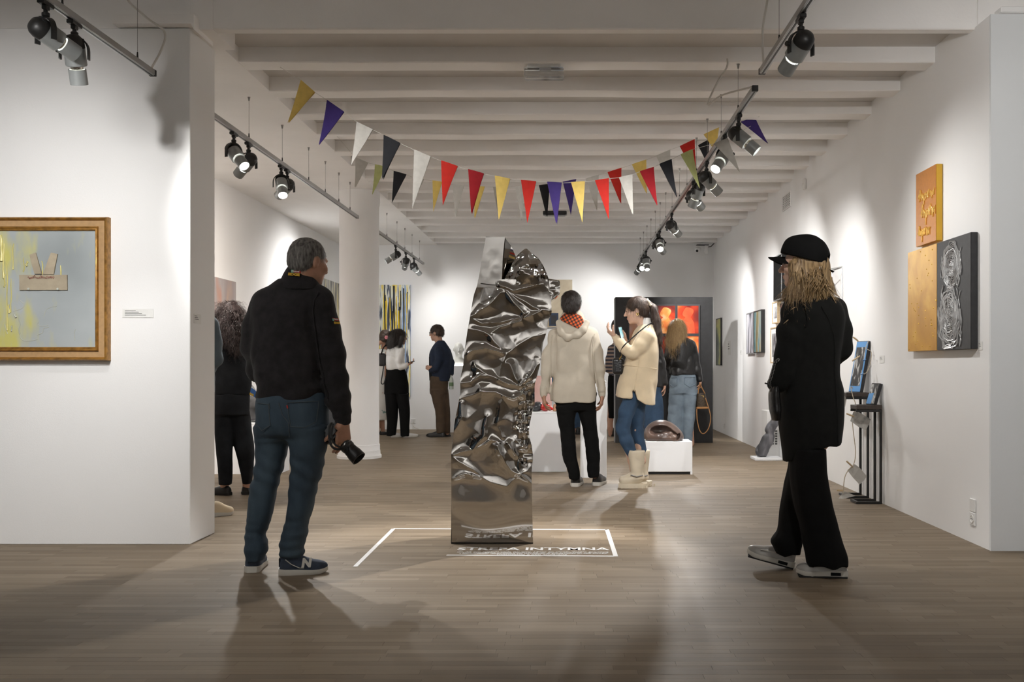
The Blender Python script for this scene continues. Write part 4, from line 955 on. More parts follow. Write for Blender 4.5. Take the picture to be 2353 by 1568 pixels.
for i in range(120):
    u = i/119; px = 64+60*u; py = 638.5+2.2*math.sin(i*1.05)*(.5+.5*abs(math.sin(u*9)))-(3.5 if i % 29 in (0,1,2) else 0)+1.2*math.sin(u*20)
    pts.append((X(px+1.3*math.cos(i*1.05),6.1),6.099,H0-(py-CY)/FPX*6.1))
MB().tube(pts, .0008, 4).build('stitched_signature', M['red_thread'], t)
for px in (65,132): MB().lathe([(.006,0),(.008,.003),(.006,.006),(.0,.006)], 12, Matrix.Translation((X(px,6.1),6.104,H0-(664-CY)/FPX*6.1)) @ frame_to((0,-1,0)).to_4x4(), caps=False).build('button', M['clear_gel'], t, smooth=40)
def card_label(loc, right, normal, w, h, label, nlines=4):
    R = Matrix((Vector(right), Vector((0,0,1)), Vector(normal))).transposed().to_4x4()
    t = thing('wall_label', loc, label, 'label')
    MB().box((-w/2,-h/2,.0005),(w/2,h/2,.002)).build('card', M['white_paper'], t, mw=R)
    for i in range(nlines):
        L = (.35,.45,.55,.68)[i % 4]*w; z = h*.28-i*h*.17
        MB().box((-w*.42,z-h*.028,.002),(-w*.42+L,z+h*.028,.0023)).build('print_line', M['grey_print'], t, mw=R)
    return t
card_label((X(317,6.138),6.139,H0-(720-CY)/FPX*6.138), (1,0,0), (0,-1,0), .19, .055, 'white exhibit label right of the gilt frame')
card_label((-2.3175,6.26,H0-(733-CY)/FPX*6.26), (0,1,0), (1,0,0), .12, .06, 'small exhibit label on the narrow end face of the partition', 3)
card_label(wall_r(2027,826)+Vector((-.001,0,0)), (0,-1,0), (-1,0,0), .12, .06, 'small exhibit label on the right wall beside the leaning blue picture', 3)
card_label(wall_r(2254,795)+Vector((-.001,0,0)), (0,-1,0), (-1,0,0), .06, .05, 'small exhibit label right of the black relief canvas', 3)
card_label(wall_r(1676,800)+Vector((-.001,0,0)), (0,-1,0), (-1,0,0), .25, .22, 'pale info card on the right wall near the far corner', 3)
card_label(wall_r(1703,810)+Vector((-.001,0,0)), (0,-1,0), (-1,0,0), .10, .07, 'small exhibit label left of the two framed prints', 3)

# ================================================================== RIGHT WALL
M['gold'] = ramp_mat('gold_leaf_paint', [(.25,(.40,.18,.008)),(.5,(.56,.28,.015)),(.72,(.74,.44,.06))], 3.5, rough=.5, detail=5, distort=.4, bump=.25)
M['gold'].node_tree.nodes['Principled BSDF'].inputs['Metallic'].default_value = .2
M['gold_copper'] = mat('copper_gold_paint', (.46,.165,.008), .5, metal=.2, var=.06, scale=40, bump=.1, bscale=300)
M['gold_edge'] = mat('gold_edge_paint', (.62,.36,.03), .35, metal=.35, var=.06)
M['gold_thread'] = mat('glossy_gold_letters', (.85,.52,.12), .2, metal=.15, var=.1)
M['black_canvas'] = mat('black_canvas', (.022,.022,.024), .6, var=.2, scale=30, bump=.1, bscale=400)
M['silver_ridge'] = mat('graphite_ridge', (.36,.36,.36), .38, metal=.3, var=.25, scale=20)
XF = 2.4605
def canvas_right(name, y0, y1, z0, z1, face, edge, label, xf=XF):
    t = thing(name, ((xf+XR)/2, (y0+y1)/2, z0), label, 'painting')
    MB().box((xf,y0,z0),(XR-.002,y1,z1)).build('stretcher', edge, t, bevel=.003)
    MB().box((xf-.002,y0+.002,z0+.002),(xf,y1-.002,z1-.002)).build('paint_layer', face, t); return t
t = canvas_right('gold_canvas', 6.684, 7.07, 1.934, 2.448, M['gold_copper'], M['gold_edge'], 'small orange-gold canvas with raised writing hung above the other two')
def scribble(y0, y1, z, h, seed, tall):
    r2 = random.Random(seed); pts = []; n = 46
    for i in range(n):
        u = i/(n-1); y = y1+(y0-y1)*u; a = i*2.0
        zz = z+h*.5*math.sin(a)*(1+.4*math.sin(i*.7+seed))+(tall*h if i in (4,5,30,31) else 0)-(tall*h if i in (14,15,38) else 0)
        pts.append((XF-.004, y+.006*math.cos(a), zz))
    MB().tube(catmull(pts,3), .0030, 6).build('raised_writing', M['gold_thread'], t, smooth=70)
scribble(6.71, 7.01, 2.265, .045, 1, .9); scribble(6.70, 6.96, 2.145, .05, 2, 1.1); scribble(6.80, 7.02, 2.02, .045, 3, .8)
t = canvas_right('gold_canvas', 6.672, 7.24, 1.2, 1.915, M['gold'], M['gold_edge'], 'large mottled gold canvas on the right wall')
for i in range(40):
    y, z = 6.69+rr.random()*.53, 1.21+rr.random()*.69; MB().lathe([(.004+.003*rr.random(),0),(.003,.003),(0,.004)], 6, Matrix.Translation((XF-.0015,y,z)) @ frame_to((-1,0,0)).to_4x4(), caps=False).build('gold_flake', M['gold_edge'], t)
t = canvas_right('black_canvas', 6.11, 6.668, 1.2, 1.915, M['black_canvas'], M['black_canvas'], 'black canvas with a silver fingerprint-like relief on the right wall')
def ridge(pts, w): MB().tube([(XF-.003, y, z) for y, z in pts], w, 5).build('relief_ridge', M['silver_ridge'], t, smooth=70)
yc = 6.42
for whorl, (zc_, hz, hy, n) in enumerate(((1.72,.18,.165,20),(1.42,.24,.20,26))):
    for i in range(1, n):
        s = i/n; ph = rr.random()*6; pts = []
        full = s < .8
        for j in range(30):
            a = (2*math.pi*j/29+ph) if full else (math.pi*(-.1+1.2*j/29) if whorl == 0 else math.pi*(.95+1.15*j/29))
            wob = 1+.05*math.sin(5*a+ph)+.03*math.sin(11*a+2*ph)
            y = yc+.03*whorl+hy*s*math.cos(a)*wob+.01*math.sin(9*a); z = zc_+hz*s*math.sin(a)*wob
            if 1.205 < z < 1.91: pts.append((y, z))
        if len(pts) > 4: ridge(pts, .0032+.0015*rr.random())
for i in range(26):
    y = yc+rr.uniform(-.18,.2); z = rr.uniform(1.25,1.85); pts = [(y+.012*math.sin(j*1.1+i)+.003*j, z-.018*j) for j in range(9)]; pts = [p for p in pts if p[1] > 1.21 and abs(p[0]-yc) < .22]
    if len(pts) > 3: ridge(pts, .003+.002*rr.random())

def frame_right(name, pxa, pxb, z0, z1, depth, fw, fm, face, label, mount=None):
    """pxa: far edge, pxb: near edge of the front"""
    xf = XR-depth; ya, yb = xf*FPX/(pxa-CX), xf*FPX/(pxb-CX)
    y0, y1 = min(ya,yb), max(ya,yb); t = thing(name, (xf+depth/2,(y0+y1)/2,z0), label, 'framed picture')
    MB().box((xf,y0,z0),(XR-.002,y0+fw,z1)).box((xf,y1-fw,z0),(XR-.002,y1,z1)).box((xf,y0+fw,z0),(XR-.002,y1-fw,z0+fw)).box((xf,y0+fw,z1-fw),(XR-.002,y1-fw,z1)).build('frame', fm, t)
    back = XR-.012 if depth > .06 else xf+.008
    MB().box((back,y0+fw,z0+fw),(back+.006,y1-fw,z1-fw)).build('mount_board', mount or M['white_paper'], t)
    q = (y1-y0)*.2 if mount is None else 0
    MB().box((back-.002,y0+fw+q,z0+fw+q*.8),(back,y1-fw-q,z1-fw-q*.8)).build('print', face, t)
    return t
M['print_a'] = ramp_mat('violet_print', [(.3,(.75,.75,.78)),(.5,(.60,.60,.68)),(.6,(.12,.12,.15)),(.7,(.05,.05,.06))], 3.2, stretch=(1,2.2,.6), detail=3, rough=.3, distort=.5)
M['print_b'] = ramp_mat('teal_print', [(.3,(.10,.28,.32)),(.46,(.22,.42,.46)),(.55,(.55,.55,.45)),(.63,(.30,.24,.03)),(.75,(.12,.09,.12))], 3.0, stretch=(1,2.4,.6), detail=2.5, rough=.3, distort=.6)
M['print_c'] = ramp_mat('green_print', [(.3,(.02,.03,.02)),(.48,(.08,.10,.06)),(.58,(.45,.47,.08)),(.7,(.30,.20,.14))], 2.5, detail=3, rough=.4)
M['print_d'] = ramp_mat('orange_print', [(.35,(.05,.05,.07)),(.5,(.35,.12,.06)),(.6,(.55,.18,.08)),(.7,(.5,.5,.52))], 3.0, detail=3, rough=.35)
M['print_e'] = ramp_mat('ink_print', [(.4,(.05,.05,.06)),(.55,(.35,.36,.38)),(.7,(.62,.62,.62))], 7, detail=4, rough=.5)
frame_right('framed_print', 1645, 1655.5, 1.10, 1.875, .03, .012, M['black_metal'], M['print_c'], 'narrow-looking green and dark picture on the right wall by the black partition', M['dark_grey'])
frame_right('framed_print', 1714.5, 1731, 1.255, 1.82, .03, .014, M['partition_side'], M['print_a'], 'violet-grey framed print, left of the two hung side by side', M['white_paper'])
frame_right('framed_print', 1731.5, 1749, 1.262, 1.812, .05, .012, M['black_metal'], M['print_b'], 'teal framed print, right of the two hung side by side', M['white_paper'])
frame_right('deep_frame', 1777, 1795.5, 1.845, 2.36, .11, .012, M['black_metal'], M['print_e'], 'deep black box frame left of the cap brim')
frame_right('deep_frame', 1796, 1816, 1.845, 2.36, .11, .012, M['black_metal'], M['print_e'], 'deep black box frame partly behind the woman in the cap')
frame_right('wood_frame', 1774, 1786, 1.60, 1.855, .05, .012, M['light_wood'], M['print_e'], 'small pale wood frame below the deep black frames')
frame_right('wood_frame', 1770, 1785, 1.126, 1.555, .05, .014, M['light_wood'], M['print_e'], 'tall pale wood frame under the small pale wood one')
frame_right('white_frame', 1792, 1814, 1.02, 1.82, .03, .010, M['partition_side'], M['print_d'], 'orange and dark picture mostly hidden by the black coat', M['white_paper'])
# wire object behind the woman's hair
t = thing('wire_frame', (2.42,9.3,1.70), 'open chrome wire box on the wall behind the cap strap', 'wall object')
A = {}
M['chrome'] = mat('chrome_wire', (.55,.55,.56), .15, metal=1, var=.05)
ya, yb, xa, xb, za, zb2 = 9.12, 9.48, 2.36, 2.5, 1.66, 2.0
for p, q in (((xb,ya,za),(xb,ya,zb2)),((xb,yb,za),(xb,yb,zb2)),((xb,ya,zb2),(xb,yb,zb2)),((xb,ya,za),(xb,yb,za)),((xa,ya,za),(xa,ya,zb2-.03)),((xa,ya,zb2-.03),(xb,ya,zb2)),((xa,ya,za),(xb,ya,za)),((xa,yb,zb2-.1),(xb,yb,zb2)),((xa,yb,za),(xa,yb,zb2-.1)),((xa,ya,zb2-.03),(xa,yb,zb2-.1)),((xa,ya,za),(xa,yb,za))):
    MB().tube([p,q], .005, 6).build('rod', M['chrome'], t)

# ---- consoles with leaning pictures
def console(x0, x1, y0, y1, h, label):
    t = thing('console_table', ((x0+x1)/2,(y0+y1)/2,0), label, 'table'); w = .018
    MB().box((x0,y0,h-.035),(x1,y1,h)).build('table_top', M['dark_wood'], t, bevel=.003)
    for (ya, yb) in ((y0,y0+w),(y1-w,y1)):
        MB().box((x1-w,ya,.02),(x1,yb,h-.035)).build('leg', M['black_metal'], t)
        MB().box((x0,ya,0),(x1,yb,.02)).build('base_bar', M['black_metal'], t)
        MB().box((x0,ya,h-.055),(x1-w,yb,h-.036)).build('top_bar', M['black_metal'], t)
    MB().box((x0,y0+w,0),(x0+w,y1-w,.02)).build('base_bar', M['black_metal'], t)
    return t
console(2.285, 2.49, 7.93, 8.10, .785, 'lower black metal console table standing against the right wall')
console(2.30, 2.49, 8.27, 8.50, .875, 'taller black metal console table, farther one against the right wall')
M['sky_blue'] = mat('sky_blue_paint', (.10,.30,.62), .5, var=.06)
M['bw_print'] = ramp_mat('black_white_print', [(.36,(.015,.015,.016)),(.48,(.05,.05,.05)),(.54,(.62,.62,.60)),(.62,(.05,.05,.05)),(.75,(.7,.7,.68))], 7, stretch=(2.5,2.5,.7), detail=4, rough=.5, distort=1.0)
def leaning(bl, br, tl, tr_, th, label, inset, blue):
    bl, br, tl = Vector(bl), Vector(br), Vector(tl); tr_ = tl+(br-bl); n = (br-bl).cross(tl-bl).normalized()
    if n.x > 0: n = -n
    t = thing('leaning_picture', (bl+br)/2, label, 'picture')
    MB().hexa([bl,br,br-n*th,bl-n*th,tl,tr_,tr_-n*th,tl-n*th]).build('stretcher', M['black_canvas'], t)
    e = n*.002
    def q(u,v): return bl.lerp(br,u).lerp(tl.lerp(tr_,u),v)
    MB().hexa([q(.01,.01)+e*.5,q(.99,.01)+e*.5,q(.99,.01),q(.01,.01),q(.01,.99)+e*.5,q(.99,.99)+e*.5,q(.99,.99),q(.01,.99)]).build('painted_ground', M['sky_blue'] if blue else M['black_canvas'], t)
    u0,u1,v0,v1 = inset
    MB().hexa([q(u0,v0)+e,q(u1,v0)+e,q(u1,v0)+e*.5,q(u0,v0)+e*.5,q(u0,v1)+e,q(u1,v1)+e,q(u1,v1)+e*.5,q(u0,v1)+e*.5]).build('print', M['bw_print'], t)
    if blue:
        for v in (.35,.62): MB().tube([q(.85,v)+e*3, q(1.08,v+.02)+e*3], .004, 5).build('blue_mark', M['sky_blue'], t)
    else:
        MB().hexa([q(.02,.03)+e*1.4,q(.6,.03)+e*1.4,q(.6,.03)+e,q(.02,.03)+e,q(.02,.5)+e*1.4,q(.6,.55)+e*1.4,q(.6,.55)+e,q(.02,.5)+e]).build('blue_patch', M['sky_blue'], t)
    return t
leaning((2.372,8.46,.877),(2.415,8.28,.877),(2.445,8.46,1.302),(2.472,8.28,1.302), .03, 'blue canvas with a black and white print leaning on the taller console', (.08,.88,.12,.88), True)
leaning((2.40,8.06,.787),(2.43,7.95,.787),(2.45,8.06,.957),(2.472,7.95,.957), .025, 'small dark picture with a blue patch leaning on the lower console', (.05,.95,.05,.95), False)
ST = [(1960,893,8.25),(1955,890,8.24),(1960,912,8.22),(1966,932,8.2),(1959,960,8.2),(1960,985,8.2),(1963,1010,8.2),(1966,1040,8.2),(1962,1066,8.2),(1950,1080,8.15),(1941,1098,8.12),(1938,1125,8.12),(1937,1139,8.12)]
t = thing('card_string', at(1937,1145,8.12), 'jute string with clipped paper cards hanging from the taller console', 'string')
MB().tube(catmull([at(*p) for p in ST],6), .0035, 6).build('string', M['string'], t, smooth=60)
MB().tube(catmull([at(2000,800,8.3),at(2013,786,8.25),at(2017,800,8.2),at(2021,825,8.2),at(2020,842,8.2),at(2012,828,8.22)],6), .003, 5).build('string', M['string'], t, smooth=60)
MB().tube(catmull([at(1995,785,8.25),at(1990,800,8.2),at(2002,810,8.2),at(2000,835,8.2),at(1992,855,8.2),at(1985,860,8.25)],6), .003, 5).build('string', M['string'], t, smooth=60)
M['marble_card'] = ramp_mat('marbled_card', [(.35,(.30,.30,.29)),(.5,(.55,.54,.52)),(.65,(.66,.65,.62))], 20, rough=.8)
M['plain_card'] = mat('plain_card', (.58,.56,.52), .85, var=.05)
def card(quad, m, d=8.18):
    ps = [at(p,q,d+o) for p,q,o in quad]; n = len(ps); b = Vector((0,.003,0))
    MB().add(ps+[p+b for p in ps], [tuple(range(n)), tuple(reversed(range(n,2*n)))]+[(i,(i+1)%n,n+(i+1)%n,n+i) for i in range(n)]).build('card', M[m], t)
card([(1961,947,0),(1968,945,.01),(1983,953,.02),(2001,964,.03),(1997,975,.03),(1990,989,.02),(1972,981,.01),(1954,968,0),(1957,958,0)], 'marble_card')
card([(1964,1067,0),(1975,1075,.02),(1992,1095,.05),(1985,1105,.05),(1975,1114,.03),(1960,1098,.01),(1947,1081,0)], 'plain_card')
card([(1927,1146,0),(1932,1139,.02),(1941,1130,.03),(1952,1134,.08),(1966,1140,.12),(1950,1144,.06),(1938,1147,.0)], 'plain_card', 8.08)
card([(1938,912,0),(1947,908,.02),(1942,936,0)], 'plain_card', 8.3)
for a, b in (((1945,951),(1963,958)),((1945,1060),(1960,1074)),((1923,1127),(1939,1128)),((1958,830),(1976,818)),((1960,775),(1972,784))):
    p, q = at(*a,8.16), at(*b,8.16); MB().tube([p,p.lerp(q,.5)+Vector((0,-.004,0)),q], [.006,.007,.005], 4).build('clothes_peg', M['light_wood'], t)

# ---- dark wing-like form on a white tray and the white heater behind it
t = plinth('tray', X(1733,11.6), XR-.03, 11.55, 11.85, .03, 'low white tray on the floor by the right wall'); t['category'] = 'tray'
tx = X(1760,11.7)
M['smoky'] = ramp_mat('smoky_foil', [(.3,(.03,.03,.035)),(.5,(.075,.075,.085)),(.7,(.19,.185,.20))], 10, stretch=(1,1,.4), rough=.45, distort=.8, bump=.4)
sd = SD().loft([(.032,tx-.05,11.7,.055,.05),(.10,tx-.045,11.7,.085,.06),(.19,tx+.0,11.7,.085,.055),(.27,tx+.03,11.7,.075,.05),(.31,tx+.045,11.7,.05,.045),(.33,tx+.045,11.7,.062,.045),(.40,tx+.07,11.7,.075,.045),(.46,tx+.09,11.7,.05,.035),(.49,tx+.10,11.7,.03,.02)], .02)
o = link('wing_form', np_mesh('wing_form', [sd.mesh(.008, lambda P: (np.abs(vnoise(P*np.array([18,18,9]),3)-.5))*.035)]), M['smoky']); tag(o, 'dark smoky wing-like form standing on the low white tray', 'sculpture')
t = thing('heater_box', (2.47,11.95,0), 'white heater box with a grille behind the smoky wing form', 'heater')
MB().box((2.36,11.86,0),(XR-.002,12.2,.56)).build('case', M['trim'], t, bevel=.004)
for i in range(6):
    for j in range(3): MB().box((2.375+j*.04,11.857,.16+i*.03),(2.40+j*.04,11.861,.18+i*.03)).build('grille_slot', M['grey_print'], t)
# ================================================================== PEOPLE: tools
M['skin'] = mat('skin', (.52,.30,.21), .5, var=.10, scale=18, bump=.05, bscale=200)
M['skin_tan'] = mat('skin_tan', (.40,.21,.135), .5, var=.12, scale=18)
M['skin_fair'] = mat('skin_fair', (.62,.40,.30), .5, var=.08, scale=18)
M['fleece'] = mat('black_fleece', (.019,.0175,.0185), .95, var=.25, scale=25, bump=.25, bscale=260, sheen=.06, spec=.2)
M['denim_dark'] = mat('dark_denim', (.022,.040,.062), .85, scale=5, col2=(.052,.083,.112), stretch=(1.5,1.5,.6), bump=.2, bscale=320)
M['denim_mid'] = mat('mid_denim', (.030,.066,.125), .85, var=.30, scale=8, bump=.15, bscale=320)
M['denim_light'] = mat('light_denim', (.24,.31,.38), .85, var=.18, scale=8, bump=.15, bscale=320)
M['wool_black'] = mat('black_wool', (.0065,.0066,.0060), .92, var=.2, scale=22, bump=.1, bscale=300, sheen=.03, spec=.2)
M['cotton_black'] = mat('black_cotton', (.0045,.0045,.0045), .9, var=.2, scale=14, bump=.1, bscale=220, spec=.2)
M['cotton_char'] = mat('charcoal_cotton', (.013,.0145,.017), .9, var=.25, scale=14, bump=.1, bscale=220, spec=.2)
M['stone'] = mat('stone_canvas', (.50,.45,.37), .85, var=.05, scale=10, bump=.1, bscale=280)
M['sand'] = mat('sand_wool', (.66,.54,.37), .9, var=.06, scale=12, bump=.12, bscale=260, sheen=.2)
M['cream_boot'] = mat('cream_leather', (.66,.58,.45), .55, var=.06, scale=10)
M['leather'] = mat('black_leather', (.010,.010,.011), .32, var=.2, scale=14, bump=.2, bscale=60)
M['white_satin'] = mat('white_satin', (.78,.77,.75), .4, var=.04, scale=8)
M['navy'] = mat('navy_wool', (.012,.021,.045), .9, var=.2, scale=14, bump=.1, bscale=240)
M['brown_cotton'] = mat('brown_cotton', (.070,.045,.027), .9, var=.18, scale=10)
M['slate'] = mat('slate_blue_cotton', (.075,.10,.12), .8, var=.15, scale=10)
M['sky_cotton'] = mat('sky_cotton', (.25,.42,.60), .8, var=.1)
M['hair_grey'] = mat('grey_hair', (.040,.035,.031), .55, scale=60, stretch=(1.5,1.5,.4), col2=(.24,.225,.205))
M['hair_blond'] = mat('dark_blond_hair', (.13,.075,.032), .42, scale=26, stretch=(5,5,.5), col2=(.50,.34,.17), bump=.5, bscale=70, bstretch=(3,3,.25))
M['hair_gold'] = mat('blond_hair', (.30,.18,.07), .42, scale=26, stretch=(5,5,.4), col2=(.62,.44,.22), bump=.4, bscale=70, bstretch=(3,3,.25))
M['hair_dark'] = mat('dark_hair', (.010,.007,.006), .4, scale=40, stretch=(4,4,.5), col2=(.035,.024,.018), bump=.4, bscale=80, bstretch=(3,3,.3))
M['hair_brown'] = mat('brown_hair', (.020,.011,.007), .42, scale=40, stretch=(4,4,.5), col2=(.065,.036,.022), bump=.4, bscale=80, bstretch=(3,3,.3))
M['hair_curl'] = mat('curly_hair', (.014,.009,.009), .45, scale=60, col2=(.085,.058,.055))
M['rubber_white'] = mat('white_rubber', (.60,.58,.53), .6, var=.06)
M['rubber_black'] = mat('black_rubber', (.012,.012,.012), .7, var=.2)
M['suede_blue'] = mat('blue_grey_suede', (.035,.048,.075), .85, var=.2, scale=30)
M['silver_leather'] = mat('silver_grey_leather', (.36,.35,.33), .4, metal=.25, var=.12, scale=14)
M['shoe_black'] = mat('black_shoe_leather', (.010,.010,.010), .35, var=.2)
M['eye'] = mat('eye_dark', (.02,.015,.012), .2, var=.1)
M['lip'] = mat('lip_tone', (.42,.16,.13), .45, var=.1)
M['brass'] = mat('brass', (.6,.42,.15), .3, metal=1, var=.1)
def checks(name, c1, c2, c3, sc, rot):
    m = bpy.data.materials.new(name); m.use_nodes = True; nt = m.node_tree; b = nt.nodes['Principled BSDF']; b.inputs['Roughness'].default_value = .9
    tc = nd(nt, 'ShaderNodeTexCoord'); mp = nd(nt, 'ShaderNodeMapping'); mp.inputs['Scale'].default_value = (sc,sc,sc); mp.inputs['Rotation'].default_value = rot
    nt.links.new(tc.outputs['Object'], mp.inputs[0]); sp = nd(nt, 'ShaderNodeSeparateXYZ'); nt.links.new(mp.outputs[0], sp.inputs[0])
    outs = []
    for ax in ('X','Z'):
        f = nd(nt, 'ShaderNodeMath', operation='FRACT'); nt.links.new(sp.outputs[ax], f.inputs[0])
        g = nd(nt, 'ShaderNodeMath', operation='GREATER_THAN'); g.inputs[1].default_value = .55; nt.links.new(f.outputs[0], g.inputs[0]); outs.append(g)
    ad = nd(nt, 'ShaderNodeMath', operation='ADD'); nt.links.new(outs[0].outputs[0], ad.inputs[0]); nt.links.new(outs[1].outputs[0], ad.inputs[1])
    dv = nd(nt, 'ShaderNodeMath', operation='MULTIPLY'); dv.inputs[1].default_value = .5; nt.links.new(ad.outputs[0], dv.inputs[0])
    r = nd(nt, 'ShaderNodeValToRGB'); r.color_ramp.interpolation = 'CONSTANT'; el = r.color_ramp.elements; el[0].color = (*c1,1); el[1].position = .75; el[1].color = (*c3,1); e = el.new(.25); e.color = (*c2,1)
    nt.links.new(dv.outputs[0], r.inputs[0]); nt.links.new(r.outputs[0], b.inputs['Base Color']); return m
M['plaid'] = checks('orange_plaid', (.62,.10,.02), (.16,.035,.012), (.015,.012,.012), 36, (0,.5,0))
def stripes(name, c1, c2, sc):
    m = bpy.data.materials.new(name); m.use_nodes = True; nt = m.node_tree; b = nt.nodes['Principled BSDF']; b.inputs['Roughness'].default_value = .9
    tc = nd(nt, 'ShaderNodeTexCoord'); sp = nd(nt, 'ShaderNodeSeparateXYZ'); nt.links.new(tc.outputs['Object'], sp.inputs[0])
    mu = nd(nt, 'ShaderNodeMath', operation='MULTIPLY'); mu.inputs[1].default_value = sc; nt.links.new(sp.outputs['Z'], mu.inputs[0])
    f = nd(nt, 'ShaderNodeMath', operation='FRACT'); nt.links.new(mu.outputs[0], f.inputs[0])
    r = nd(nt, 'ShaderNodeValToRGB'); r.color_ramp.interpolation = 'CONSTANT'; r.color_ramp.elements[0].color = (*c1,1); r.color_ramp.elements[1].position = .5; r.color_ramp.elements[1].color = (*c2,1)
    nt.links.new(f.outputs[0], r.inputs[0]); nt.links.new(r.outputs[0], b.inputs['Base Color']); return m
M['striped'] = stripes('striped_knit', (.05,.05,.07), (.36,.27,.22), 18)
M['floral'] = ramp_mat('floral_cotton', [(.30,(.45,.10,.08)),(.36,(.70,.67,.62)),(.62,(.72,.70,.66)),(.68,(.10,.25,.22)),(.74,(.55,.30,.12))], 9, detail=2, rough=.85)

def folds(amp, sc=(7,7,5), seed=1, amp2=.0, sc2=(18,18,10)):
    sc, sc2 = np.array(sc), np.array(sc2)
    def f(P):
        n = vnoise(P*sc, seed); r = amp*(1-2*np.abs(2*n-1))*.6
        if amp2: r = r+amp2*(np.abs(2*vnoise(P*sc2, seed+5)-1)-.5)
        return r
    return f
def frame_m(yaw, pitch=0.0, roll=0.0):
    t = math.radians(yaw); p = math.radians(pitch)
    f = np.array((math.sin(t), math.cos(t), 0)); r = np.array((math.cos(t), -math.sin(t), 0)); u = np.array((0,0,1.0))
    f2 = f*math.cos(p)-u*math.sin(p); u2 = u*math.cos(p)+f*math.sin(p)
    q = math.radians(roll); r3 = r*math.cos(q)-u2*math.sin(q); u3 = u2*math.cos(q)+r*math.sin(q)
    return np.stack([r3, f2, u3], 1)
class Fig:
    def __init__(s, label, px, d):
        s.label = label; s.d = d; s.X0 = (px-CX)/FPX*d; s.loc = (s.X0, d, 0); s.parts = []; s.kids = []; s.mh = None
    def P(s, px, py, dy=0.0, r=None):
        dd = s.d+dy; p = [(px-CX)/FPX*dd-s.X0, dy, H0-(py-CY)/FPX*dd]
        return tuple(p) if r is None else (*p, r)
    def rows(s, lst, dy=0.0):
        out = []
        for q in lst:
            py, xl, xr, ry = q[:4]; y = dy+(q[4] if len(q) > 4 else 0)
            a, b = s.P(xl,py,y), s.P(xr,py,y); out.append((a[2], (a[0]+b[0])/2, y, (b[0]-a[0])/2, ry))
        return out
    def T(s, pts): return [s.P(p[0], p[1], p[2], p[3]) for p in pts]
    def skin(s, sd, h, disp=None): s.parts.append(sd.mesh(h, disp)); return s
    def kid(s, name, vf, m, label=None, parent=None): s.kids.append((name, vf, m, label, parent)); return vf
    def soft(s, name, sd, m, h=.009, disp=None, label=None, parent=None):
        return s.kid(name, sd.mesh(h, disp), m, label, parent)
    def head(s, c, yaw, pitch=0.0, sc=1.0, h=.0055, neck=None, roll=0.0, woman=False, nr=.056):
        Mx = frame_m(yaw, pitch, roll); c = np.array(c); s.hc, s.hM, s.hs = c, Mx, sc
        w = .95 if woman else 1.0
        H = s.H; sd = SD()
        e = lambda p, r, k=.02, mode='u': sd.ell(H(p), np.array(r)*sc, Mx, k*sc, mode)
        e((0,-.012,.03), (.077*w,.098,.088)); e((0,.035,-.03), (.061*w,.060,.085), .03); e((0,.042,-.072), (.047*w,.050,.040), .03); e((0,.080,-.099), (.021,.018,.017), .02)
        e((0,.082,.022), (.048,.017,.011), .02); sd.cone(H((0,.096,.008)), H((0,.119,-.026)), .008*sc, .0125*sc, .014*sc); e((.012,.106,-.031), (.008,.010,.007), .008); e((-.012,.106,-.031), (.008,.010,.007), .008)
        for q in (-1,1):
            e((q*.032,.103,.004), (.017,.012,.011), .012, 's'); e((q*.045,.07,-.025), (.020,.022,.018), .025)
            e((q*.076*w,-.010,-.008), (.011,.020,.032), .008); e((q*.086*w,-.004,-.006), (.006,.010,.018), .006, 's')
            e((q*.031,.084,.004), (.013,.012,.011), .004)
        e((0,.094,-.056), (.022,.013,.006), .008); e((0,.093,-.068), (.019,.013,.007), .008)
        if neck is not None: sd.cone(H((0,-.018,-.06)), neck, nr*sc*w, nr*sc*w*1.12, .03)
        s.skin(sd, h)
        lp = SD(); lp.ell(H((0,.0965,-.0565)), np.array((.021,.0125,.0055))*sc, Mx, .003).ell(H((0,.0955,-.0675)), np.array((.018,.0125,.0065))*sc, Mx, .003)
        s.kid('lips', lp.mesh(max(.003, h*.6)), M['lip'])
        ey = SD()
        for q in (-1,1): ey.ell(H((q*.031,.0865,.0045)), np.array((.0115,.0115,.0065))*sc, Mx, 0)
        s.kid('eyes', ey.mesh(max(.003, h*.6)), M['eye'])
        br = SD()
        for q in (-1,1): br.cone(H((q*.016,.0985,.021)), H((q*.047,.086,.024)), .0036*sc, .0026*sc, 0)
        s.kid('eyebrows', br.mesh(max(.003, h*.6)), M['hair_brown'])
        return s
    def H(s, p): return s.hc+s.hM @ (np.array(p, float)*s.hs)
    def hair_cap(s, grow=1.0, low=-.045, front=.062, top=.0):
        """scalp hair as a field: skull shell cut free of the face"""
        sd = SD(); Mx, sc = s.hM, s.hs
        sd.ell(s.H((0,-.016,.034+top)), np.array((.084,.105,.094))*sc*grow, Mx, .02)
        sd.ell(s.H((0,-.055,-.01)), np.array((.074,.062,.075))*sc*grow, Mx, .03)
        sd.ell(s.H((0,.105,-.05)), np.array((.078,.085,.105))*sc, Mx, .015, 's')
        for q in (-1,1): sd.ell(s.H((q*.085,.004,-.02)), np.array((.02,.030,.036))*sc, Mx, .008, 's')
        f, u = s.hM[:,1], s.hM[:,2]
        sd.plane(s.H((0,-.05,low)), -u+.35*f)
        return sd
